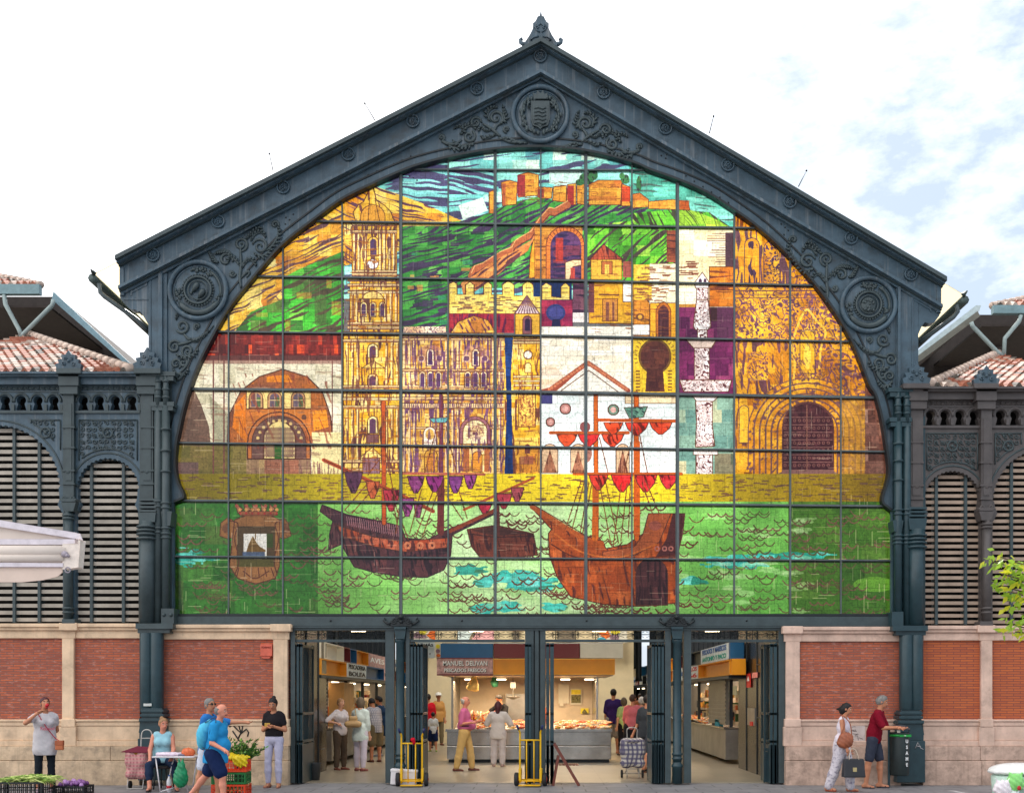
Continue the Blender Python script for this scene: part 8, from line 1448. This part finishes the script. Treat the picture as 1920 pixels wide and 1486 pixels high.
# shopping cart
PL = check_cloth('plaid_blue', (214, 206, 196), (60, 56, 110), (90, 84, 120), .045)
o_ = thing('shopping_cart', 'two wheeled shopping cart in blue and cream plaid pulled by the man in charcoal', 'shopping cart', (X(1186, 1.5), 1.5, 0)); V, Q = surf([('c', np.array([s*.16, y, z]), np.array([s*.16, y, z+.0]), .075, .075) for s in (-1, 1) for y in (-.05, .05) for z in (.30, .55, .72)]+[('e', np.array([0, 0, .52]), (.22, .13, .29))], .016, .10, None, .003); mesh_of('bag', [(V, Q, 0)], [PL], o_)
m = MB(); V, Q = surf([('e', np.array([0, -.02, .76]), (.235, .15, .05))], .014, .02); mesh_of('flap', [(V, Q, 0)], [PL], o_)
m = MB(); m.tube(smooth3([(-.12, .1, .12), (-.10, .12, .8), (-.09, .1, 1.0), (.09, .1, 1.0), (.10, .12, .8), (.12, .1, .12)]), .013, 6); m.tube([(-.2, .08, .1), (.2, .08, .1)], .01, 6); m.tube([(-.15, .08, .1), (-.12, -.1, .2), (.12, -.1, .2), (.15, .08, .1)], .01, 6); m.tube([(-.12, -.1, .2), (-.12, -.13, .02)], .01, 6); m.tube([(.12, -.1, .2), (.12, -.13, .02)], .01, 6); m.build('frame', mat('pale_metal', (.55, .52, .48, 1), .4, .5), o_)
for s in (-1, 1): m = MB(); m.lathe([(.05, -.014), (.085, -.018), (.085, .018), (.05, .014)], (s*.21, .08, .086), 16, 'x'); m.build('wheel', RUB, o_)
# folding wooden chair
WD = mat('dark_red_wood', lin(112, 58, 46), .5, 0, .2, 6, stretch=(6, 6, .6)); o_ = thing('folding_chair', 'dark wooden folding chair half folded beside the centre door posts', 'chair', (X(1060, -.1), -.1, 0))
def bar(m, a, b, w, t): 
    a, b = Vector(a), Vector(b); d = (b-a).normalized(); u = Vector((0, 1, 0)); v = d.cross(u).normalized(); vs = []
    for p in (a, b):
        for i, j in ((-1, -1), (1, -1), (1, 1), (-1, 1)): vs.append(p+v*w*i+u*t*j)
    m.add(vs, [(0, 1, 2, 3), (7, 6, 5, 4), (0, 4, 5, 1), (1, 5, 6, 2), (2, 6, 7, 3), (3, 7, 4, 0)])
for yy in (-.19, .19): m = MB(); bar(m, (-.21, yy, .78), (.25, yy, .0), .026, .014); m.build('leg', WD, o_)
for yy in (-.16, .16): m = MB(); bar(m, (-.13, yy, .55), (-.23, yy, .0), .024, .014); m.build('leg', WD, o_)
m = MB(); [m.box(-.12+k*.062, -.16, .375, -.07+k*.062, .16, .395) for k in range(6)]; m.build('seat', WD, o_); m = MB(); [bar(m, (-.21+k*.03, 0, .76-k*.051), (-.195+k*.03, 0, .735-k*.051), .006, .19) for k in (0, 1, 2)]; m.build('backrest', WD, o_)
o_ = thing('bucket', 'dark grey plastic bucket just inside the leftmost doorway', 'bucket', (X(590, 1.0), 1.0, .012)); m = MB(); m.lathe([(.095, 0), (.125, .32), (.135, .33), (.125, .335), (.118, .32), (.09, .02)], (0, 0, 0), 20); m.build('bucket', mat('grey_plastic', (.06, .065, .07, 1), .5), o_); m = MB(); m.tube(smooth3([(-.13, 0, .32), (0, -.06, .36), (.13, 0, .32)]), .006, 5); m.build('handle', IRON_D, o_)
# litter bin
o_ = thing('litter_bin', 'dark green litter bin with USAME lettering in front of the right iron column', 'litter bin', (X(1684, -.55), -.60, 0)); BIN = mat('bin_green', lin(36, 46, 46), .5, 0, .15, 9); m = MB(); m.lathe([(.16, .22), (.175, .25), (.18, .94), (.17, .96)], (0, 0, 0), 28); m.build('body', BIN, o_)
m = MB(); m.lathe([(.17, .955), (.17, 1.0), (.16, 1.0), (.16, .96)], (0, 0, 0), 28); m.build('rim', BIN, o_); m = MB(); m.lathe([(.19, 1.05), (.19, 1.075), (.10, 1.13), (.01, 1.145)], (0, 0, 0), 28); m.build('hood', mat('bin_hood', lin(70, 70, 74), .3), o_)
for s in (-1, 1): m = MB(); m.box(s*.165, -.012, 0 if s < 0 else .9, s*.205, .012, 1.09); m.build('post', IRON_TEAL, o_)
m = MB(); m.box(-.05, -.185, .925, .16, -.15, .965); m.lathe([(.1815, .925), (.1815, .965)], (0, 0, 0), 28); m.v = [v for v in m.v]; m.build('green_band', mat('bright_green', lin(30, 150, 60), .5), o_)
for i, ch in enumerate('USAME'): c, t_ = text(ch, 0, 0, 0, .085, INKW, o_, bold=.003); t_.location = (.085, -.168, .84-i*.105); t_.rotation_euler = (math.radians(90), 0, .45)
c, t_ = text('MALAGA', 0, 0, 0, .035, INKW, o_); t_.location = (.085, -.172, .945); t_.rotation_euler = (math.radians(90), 0, .45); m = MB(); m.box(-.09, -.162, 1.0, -.03, -.156, 1.045); m.build('ash_plate', mat('pale_plate', (.5, .46, .38, 1)), o_)
# ---- left corner: table, trolley, bags, crates
WT = mat('white_tube', (.72, .68, .70, 1), .4); o_ = thing('folding_table', 'small white folding table with thin tube legs before the seated woman', 'table', (X(331, -1.5), -1.5, 0)); m = MB(); m.box(-.36, -.2, .60, .36, .2, .625); m.build('tabletop', WT, o_, .008)
for a_, b_, yy in ((-.30, -.22, -.17), (-.1, -.24, .17), (.1, .26, -.17), (.3, .22, .17)): m = MB(); m.tube([(a_, yy, .6), (b_, yy, .01)], .011, 6); m.build('leg', WT, o_)
m = MB(); m.tube([(-.22, -.17, .02), (-.05, -.17, .07), (.0, .17, .08)], .009, 6); m.build('foot_bar', WT, o_)
for nm, lab, dx, w_, col, hh in (('plastic_packet', 'flat white packet with pink print on the white folding table', -.12, .20, (222, 206, 218), .06), ('orange_packet', 'orange packet at the right end of the white folding table', .22, .05, (214, 106, 60), .13), ('grey_packet', 'row of small grey packets on the white folding table', .12, .09, (110, 110, 130), .035)):
    q = thing(nm, lab, 'packet', (X(331, -1.5)+dx, -1.5-.03, .626)); V, Q = surf([('c', np.array([-w_, 0, hh*.5]), np.array([w_, 0, hh*.5]), hh*.55, hh*.5), ('e', np.array([0, 0, hh*.5]), (w_*.9, .08, hh*.6))], .010, .02, lambda a, b, c: -c, .003); mesh_of('packet', [(V, Q, 0)], [mat('pk_'+nm, lin(*col), .4, 0, .15, 20)], q)
o_ = thing('carrier_bag', 'green plastic carrier bag hanging from the right end of the white folding table', 'bag', (X(341, -1.7), -1.76, .33)); V, Q = surf([('e', np.array([0, 0, -.08]), (.13, .08, .16)), ('e', np.array([.01, 0, .06]), (.09, .05, .12)), ('c', np.array([-.02, 0, .12]), np.array([-.03, 0, .26]), .03, .012), ('c', np.array([.03, 0, .12]), np.array([.04, 0, .26]), .03, .012)], .012, .04, None, .006); mesh_of('bag', [(V, Q, 0)], [mat('green_film', lin(20, 130, 84), .3, 0, .25, 12)], o_)
o_ = thing('water_bottle', 'clear plastic water bottle on the ground under the white folding table', 'bottle', (X(317, -1.6), -1.6, 0)); m = MB(); m.lathe([(.035, 0), (.042, .02), (.042, .2), (.016, .26), (.016, .28)], (0, 0, 0), 14); b_ = m.build('bottle', mat('clear_plastic', (.62, .6, .62, 1), .1, 0, .1, 9), o_); m = MB(); m.lathe([(.043, .07), (.043, .12)], (0, 0, 0), 14); m.build('label', INKR, o_); m = MB(); m.lathe([(.018, .28), (.018, .30)], (0, 0, 0), 10); m.build('cap', INKB, o_)
PK = check_cloth('plaid_pink', (206, 140, 140), (170, 96, 104), (190, 150, 140), .03); o_ = thing('shopping_trolley', 'faded pink checked shopping trolley with an open flap, beside the seated woman', 'shopping cart', (X(258, -.9), -.9, 0)); V, Q = surf([('c', np.array([s*.13, y, z]), np.array([s*.13, y, z]), .06, .06) for s in (-1, 1) for y in (-.06, .06) for z in (.25, .5, .64)]+[('e', np.array([0, 0, .44]), (.19, .13, .26))], .014, .10, lambda a, b, c: c-.66, .004); mesh_of('bag', [(V, Q, 0)], [PK], o_)
m = MB(); m.box(-.17, -.10, .60, .17, .1, .663); m.build('bag_opening', mat('bag_lining', lin(150, 104, 40), .8), o_); m = MB(); m.add([(-.25, -.12, .67), (.22, -.14, .66), (.2, .12, .74), (-.05, .12, .76), (-.25, -.12, .66), (.22, -.14, .65), (.2, .12, .73), (-.05, .12, .75)], [(0, 1, 2, 3), (7, 6, 5, 4), (0, 4, 5, 1), (1, 5, 6, 2), (2, 6, 7, 3), (3, 7, 4, 0)]); m.build('flap', CW('plum', (112, 44, 60)), o_)
m = MB(); m.tube(smooth3([(-.02, .14, .1), (0, .16, .75), (.03, .16, 1.02), (.18, .16, 1.02), (.2, .16, .75), (.22, .14, .1)]), .011, 6); m.tube([(.01, .16, .9), (.2, .16, .9)], .009, 6); m.tube([(-.14, -.08, .2), (-.15, -.1, .01), (.13, -.1, .01), (.14, -.08, .2)], .01, 6); m.build('frame', mat('pale_metal', (.55, .52, .48, 1), .4, .5), o_)
for s in (-1, 1): m = MB(); m.lathe([(.04, -.012), (.07, -.014), (.07, .014), (.04, .012)], (s*.17, .1, .07), 14, 'x'); m.build('wheel', RUB, o_)
def crate(label, x, y, z, w, d, h, col, grp=None, rz=0):
    t = thing('crate', label, 'crate', (x, y, z), grp, rz); mt = mat('crate_%d_%d_%d' % col, lin(*col), .5, 0, .08, 9)
    m = MB(); m.box(-w, -d, .0, w, d, .015); m.build('bottom', mt, t)
    for ax in range(4):
        m = MB(); L, o = (w, d) if ax < 2 else (d, w); s = -1 if ax % 2 == 0 else 1
        def q(a0, z0, a1, z1):
            (m.box(a0, s*o-.006, z0, a1, s*o+.006, z1) if ax < 2 else m.box(s*o-.006, a0, z0, s*o+.006, a1, z1))
        q(-L, 0, L, .03); q(-L, h-.03, L, h); q(-L, .03, -L+.025, h-.03); q(L-.025, .03, L, h-.03); n = int(L/.035)
        for k in range(n): a = -L+.025+(2*L-.05)*(k+.5)/n; q(a-.007, .03, a+.007, h-.03)
        q(-L+.025, h*.48, L-.025, h*.54); m.build('side', mt, t)
    return t
for i, (c_, lab) in enumerate((((222, 66, 26), 'bottom orange crate of the stack behind the striding man'), ((24, 110, 50), 'green crate in the middle of the stack behind the striding man'), ((228, 70, 24), 'top orange crate of the stack, with a yellow bag over it'))): crate(lab, X(434, -2.1), -2.1, i*.20, .28, .19, .19, c_, 'stacked plastic crates', .03*i)
m = MB()
for k in range(40): a = random.uniform(-.2, .2); m.tube([(a, random.uniform(-.15, .15), .05), (a+random.uniform(-.1, .1), random.uniform(-.15, .15), random.uniform(.12, .2))], [.03, .015], 5)
o_ = thing('vegetables', 'pale vegetables filling the bottom orange crate', 'vegetables', (X(434, -2.1), -2.1, .02)); m.build('vegetables', mat('pale_veg', lin(190, 180, 120), .7, 0, .3, 14), o_)['kind'] = 'stuff'
o_ = thing('yellow_bag', 'crumpled yellow plastic bag spread over the crate stack', 'bag', (X(442, -2.1), -2.15, .60)); V, Q = surf([('e', np.array([0, 0, .03]), (.24, .16, .05)), ('e', np.array([.14, -.14, -.02]), (.12, .05, .10)), ('e', np.array([-.1, 0, .06]), (.1, .1, .05))], .012, .05, None, .012); mesh_of('bag', [(V, Q, 0)], [mat('yellow_film', lin(232, 200, 20), .35, 0, .2, 10)], o_)
# leafy laurel bunch in a dark pot
def leaf(m, p, d, L, w_):
    d = Vector(d).normalized(); s = d.cross(Vector((random.uniform(-1, 1), random.uniform(-1, 1), random.uniform(-.4, 1)))).normalized()*w_; p = Vector(p); m.add([p, p+d*L*.45+s, p+d*L, p+d*L*.45-s], [(0, 1, 2, 3)])
LF = [mat('leaf_dark', lin(40, 92, 30), .45, 0, .3, 20), mat('leaf_mid', lin(78, 132, 44), .45, 0, .3, 20), mat('leaf_light', lin(140, 176, 70), .5, 0, .2, 20)]
o_ = thing('laurel_bunch', 'bunch of leafy green branches standing behind the crate stack', 'plant', (X(452, -1.2), -1.2, 0)); m = MB(); m.lathe([(.10, .0), (.14, .55), (.15, .56)], (0, 0, 0), 14); m.build('pot', mat('dark_pot', (.04, .035, .03, 1)), o_); m = MB(); f = MB()
for k in range(46):
    a = random.uniform(0, 6.28); e = random.uniform(.25, 1.1); d = Vector((math.cos(a)*math.cos(e), math.sin(a)*math.cos(e)*.7, math.sin(e))); L = random.uniform(.25, .52); b0 = Vector((0, 0, .5)); m.tube([b0, b0+d*L], [.006, .003], 4)
    for q in range(16): t = random.uniform(.3, 1); f.slot = random.choice((0, 0, 1, 1, 2)); leaf(f, b0+d*L*t, d+Vector((random.uniform(-1, 1), random.uniform(-1, 1), random.uniform(-.6, .8))), random.uniform(.06, .10), .016)
m.build('stems', mat('twig', lin(70, 54, 30)), o_); f.build('leaves', LF, o_)
# crates of greens and of purple onions, lower left
BK = (32, 34, 36); crate('wide black crate holding long green vegetables, at the bottom left', X(46, -2.4), -2.4, 0, .40, .24, .26, BK, 'black crates on the ground'); crate('small black crate holding purple onions', X(138, -1.9), -1.9, 0, .26, .20, .15, BK, 'black crates on the ground')
o_ = thing('green_vegetables', 'long leafy green vegetables heaped over the wide black crate', 'vegetables', (X(46, -2.4), -2.4, .22)); f = MB()
for k in range(420):
    f.slot = random.choice((0, 1, 1, 2, 2)); x = random.uniform(-.42, .38); y = random.uniform(-.22, .2); z = random.uniform(0, .12)*(1-abs(x)*.8); a = random.uniform(-.35, .35); L = random.uniform(.12, .3); f.tube([(x, y, z), (x+L*.5, y+a*.1, z+.03), (x+L, y+a*.2, z+random.uniform(-.03, .05))], [.010, .009, .003], 5)
f.build('stalks', [mat('stalk_a', lin(96, 128, 44), .5, 0, .2, 20), mat('stalk_b', lin(140, 168, 70), .5, 0, .2, 20), mat('stalk_c', lin(196, 206, 120), .5, 0, .2, 20)], o_)['kind'] = 'stuff'
ON = [mat('onion_%d' % i, lin(*c), .35, 0, .2, 12) for i, c in enumerate(((140, 90, 150), (176, 130, 186), (110, 60, 120)))]; n = 0
for i in range(26):
    x, y = random.uniform(-.2, .2), random.uniform(-.15, .15); z = .13+.10*(1-(abs(x)/.24)**2)*random.uniform(.4, 1); r_ = random.uniform(.035, .045); o_ = thing('onion', 'purple onion in the small black crate', 'onion', (X(138, -1.9)+x, -1.9+y, z), 'purple onions in the small crate'); m = MB(); m.lathe([(.005, -r_), (r_*.8, -r_*.6), (r_, 0), (r_*.75, r_*.65), (.008, r_*1.15)], (0, 0, 0), 12); m.build('bulb', ON[i % 3], o_)
# folded awning at the far left, nearer the camera
Ya = -8.0; AW = mat('awning_canvas', (.70, .60, .52, 1), .7, 0, .04, 3); AWF = mat('awning_metal', (.66, .60, .64, 1), .4); o_ = thing('awning', 'rolled white awning reaching in from the left edge of the picture', 'awning', P(0, 1030, Ya)); o0 = Vector(o_.location); AX0 = -150
def aq(pts, y0, y1): m = MB(); m.plate(pts, y0, y1); m.v = [(v[0]-o0.x, v[1]-o0.y, v[2]-o0.z) for v in m.v]; return m
aq([(AX0, 950), (143, 998), (148, 1010), (AX0, 963)], Ya-.02, Ya+.08).build('arm', AWF, o_, .004); aq([(AX0, 963), (0, 986), (135, 1010), (AX0, 1010)], Ya+.03, Ya+.06).build('canvas', AW, o_); aq([(AX0, 1010), (140, 1010), (140, 1020), (AX0, 1020)], Ya-.03, Ya+.05).build('rail', AWF, o_, .004)
m = MB(); m.tube([P(AX0, 1034, Ya), P(128, 1034, Ya)], .075, 14); m.tube([P(AX0, 1046, Ya-.03), P(122, 1046, Ya-.03)], .05, 10); m.v = [(v[0]-o0.x, v[1]-o0.y, v[2]-o0.z) for v in m.v]; m.build('roll', AW, o_)
aq([(AX0, 1053), (118, 1055), (118, 1062), (AX0, 1062)], Ya-.07, Ya+.02).build('front_bar', AWF, o_, .004); aq([(AX0, 1063), (116, 1064), (117, 1072), (108, 1080), (80, 1087), (40, 1091), (AX0, 1091)], Ya-.04, Ya-.02).build('valance', mat('awning_valance', (.70, .55, .46, 1), .7, 0, .04, 3), o_); aq([(118, 1020), (146, 1018), (147, 1012), (151, 1012), (147, 1063), (118, 1066)], Ya-.06, Ya+.06).build('end_bracket', mat('bracket_cream', (.76, .66, .58, 1), .5, 0, .1, 20), o_, .006)
m = MB(); m.lathe([(.035, -.09), (.035, -.06)], P(127, 1040, Ya), 16, 'y'); m.lathe([(.018, -.11), (.018, -.05)], P(133, 1043, Ya), 12, 'y'); m.tube([P(127+5*math.cos(a), 1068+5*math.sin(a), Ya-.06) for a in [k*math.pi/6 for k in range(13)]], .007, 5); m.v = [(v[0]-o0.x, v[1]-o0.y, v[2]-o0.z) for v in m.v]; m.build('fittings', mat('grey_bolt', (.3, .26, .3, 1), .4), o_)
m = MB(); m.box(-3.2, -.06, -2.9, -3.1, .06, .6); m.box(-3.2, -.03, .3, -1.2, .05, .36); m.build('stand', AWF, o_)
# branch of a street tree at the right edge
Yt = -8.5; o_ = thing('street_tree', 'young street tree whose sunlit yellow green twigs reach in at the right edge', 'tree', (X(2250, Yt), Yt, 0)); ox = o_.location.x; m = MB(); m.tube([(0, 0, 0), (.02, 0, 1.2), (-.05, 0, 2.2), (-.1, 0, 3.4)], [.07, .06, .05, .02], 8); ends = []
for e_, z0 in (((1872, 1045), 2.2), ((1885, 1095), 2.0), ((1900, 1150), 1.8), ((1895, 1062), 2.4), ((1960, 1000), 2.6), ((2000, 1090), 2.3), ((1868, 1050), 2.3), ((1890, 1110), 1.9), ((1905, 1170), 1.7), ((1895, 1185), 1.9), ((1878, 1075), 2.1), ((1908, 1120), 2.0)):
    p = P(*e_, Yt); q = Vector((p.x-ox, random.uniform(-.15, .15), p.z)); b0 = Vector((-.03, 0, z0)); mid = (b0+q)/2+Vector((0, 0, .12)); m.tube(smooth3([b0, mid, q]), [.02]*11 if False else .008, 5); ends.append((b0, mid, q))
m.build('trunk', mat('bark', lin(96, 80, 60), .9, 0, .2, 12), o_); f = MB()
for b0, mid, q in ends:
    for k in range(95):
        t = random.uniform(.3, 1.04); p = (mid.lerp(q, (t-.5)*2) if t > .5 else b0.lerp(mid, t*2))+Vector((random.uniform(-.06, .06), random.uniform(-.1, .1), random.uniform(-.08, .07))); f.slot = random.choice((0, 1, 1)); leaf(f, p, (random.uniform(-1, .4), random.uniform(-.5, .5), random.uniform(-1, .35)), random.uniform(.08, .13), .026)
def leaf_mat(name, c):
    mm = bpy.data.materials.new(name); mm.use_nodes = True; n = mm.node_tree.nodes; L = mm.node_tree.links.new; b = n['Principled BSDF']; b.inputs['Base Color'].default_value = lin(*c); b.inputs['Roughness'].default_value = .5; t = n.new('ShaderNodeBsdfTranslucent'); t.inputs[0].default_value = lin(*c); x = n.new('ShaderNodeMixShader'); x.inputs[0].default_value = .5; L(b.outputs[0], x.inputs[1]); L(t.outputs[0], x.inputs[2]); L(x.outputs[0], n['Material Output'].inputs[0]); return mm
f.build('crown', [leaf_mat('young_leaf', (206, 204, 50)), leaf_mat('green_leaf', (150, 184, 56))], o_)
# bin heaped with plastic bags, lower right
Yb = -4.6; o_ = thing('rubbish_tub', 'white lidded plastic tub heaped with carrier bags at the bottom right corner', 'rubbish bin', (X(1905, Yb), Yb, 0)); m = MB(); m.lathe([(.30, 0), (.34, .50), (.33, .52)], (0, 0, 0), 24); m.build('tub', mat('green_white_tub', lin(196, 220, 206), .5, 0, .15, 6), o_); V, Q = surf([('e', np.array([.05, 0, .60]), (.42, .34, .10)), ('e', np.array([.05, 0, .57]), (.44, .36, .05))], .02, .03); mesh_of('lid', [(V, Q, 0)], [mat('milky_lid', (.8, .8, .78, 1), .3)], o_)
for i, (dx, dz, r_, c_, lab) in enumerate(((-.34, .34, .13, (232, 222, 226), 'white plastic bag tied on the left rim of the white tub'), (-.16, .44, .12, (140, 214, 120), 'bright green printed bag hanging on the front of the white tub'), (.10, .36, .16, (226, 216, 222), 'large white bag hanging on the right front of the white tub'), (-.20, .22, .12, (220, 234, 226), 'pale green bag low on the white tub'))):
    q = thing('plastic_bag', lab, 'bag', (X(1905, Yb)+dx, Yb-.34, dz), 'carrier bags on the tub'); V, Q = surf([('e', np.zeros(3), (r_, .07, r_*1.05)), ('c', np.array([-r_*.4, 0, r_*.6]), np.array([-r_*.8, -.02, r_*1.3]), .03, .01), ('c', np.array([r_*.4, 0, r_*.6]), np.array([r_*.7, -.02, r_*1.2]), .03, .01)], .011, .04, None, .008, i); mesh_of('bag', [(V, Q, 0)], [mat('film_%d' % i, lin(*c_), .3, 0, .12, 14, dirt=(lin(90, 170, 120), 7, .62, .5))], q)
    if i == 1: m = MB(); m.ball((.02, -.075, -.07), (.03, .012, .035), 10, 6); m.build('red_print', INKR, q)
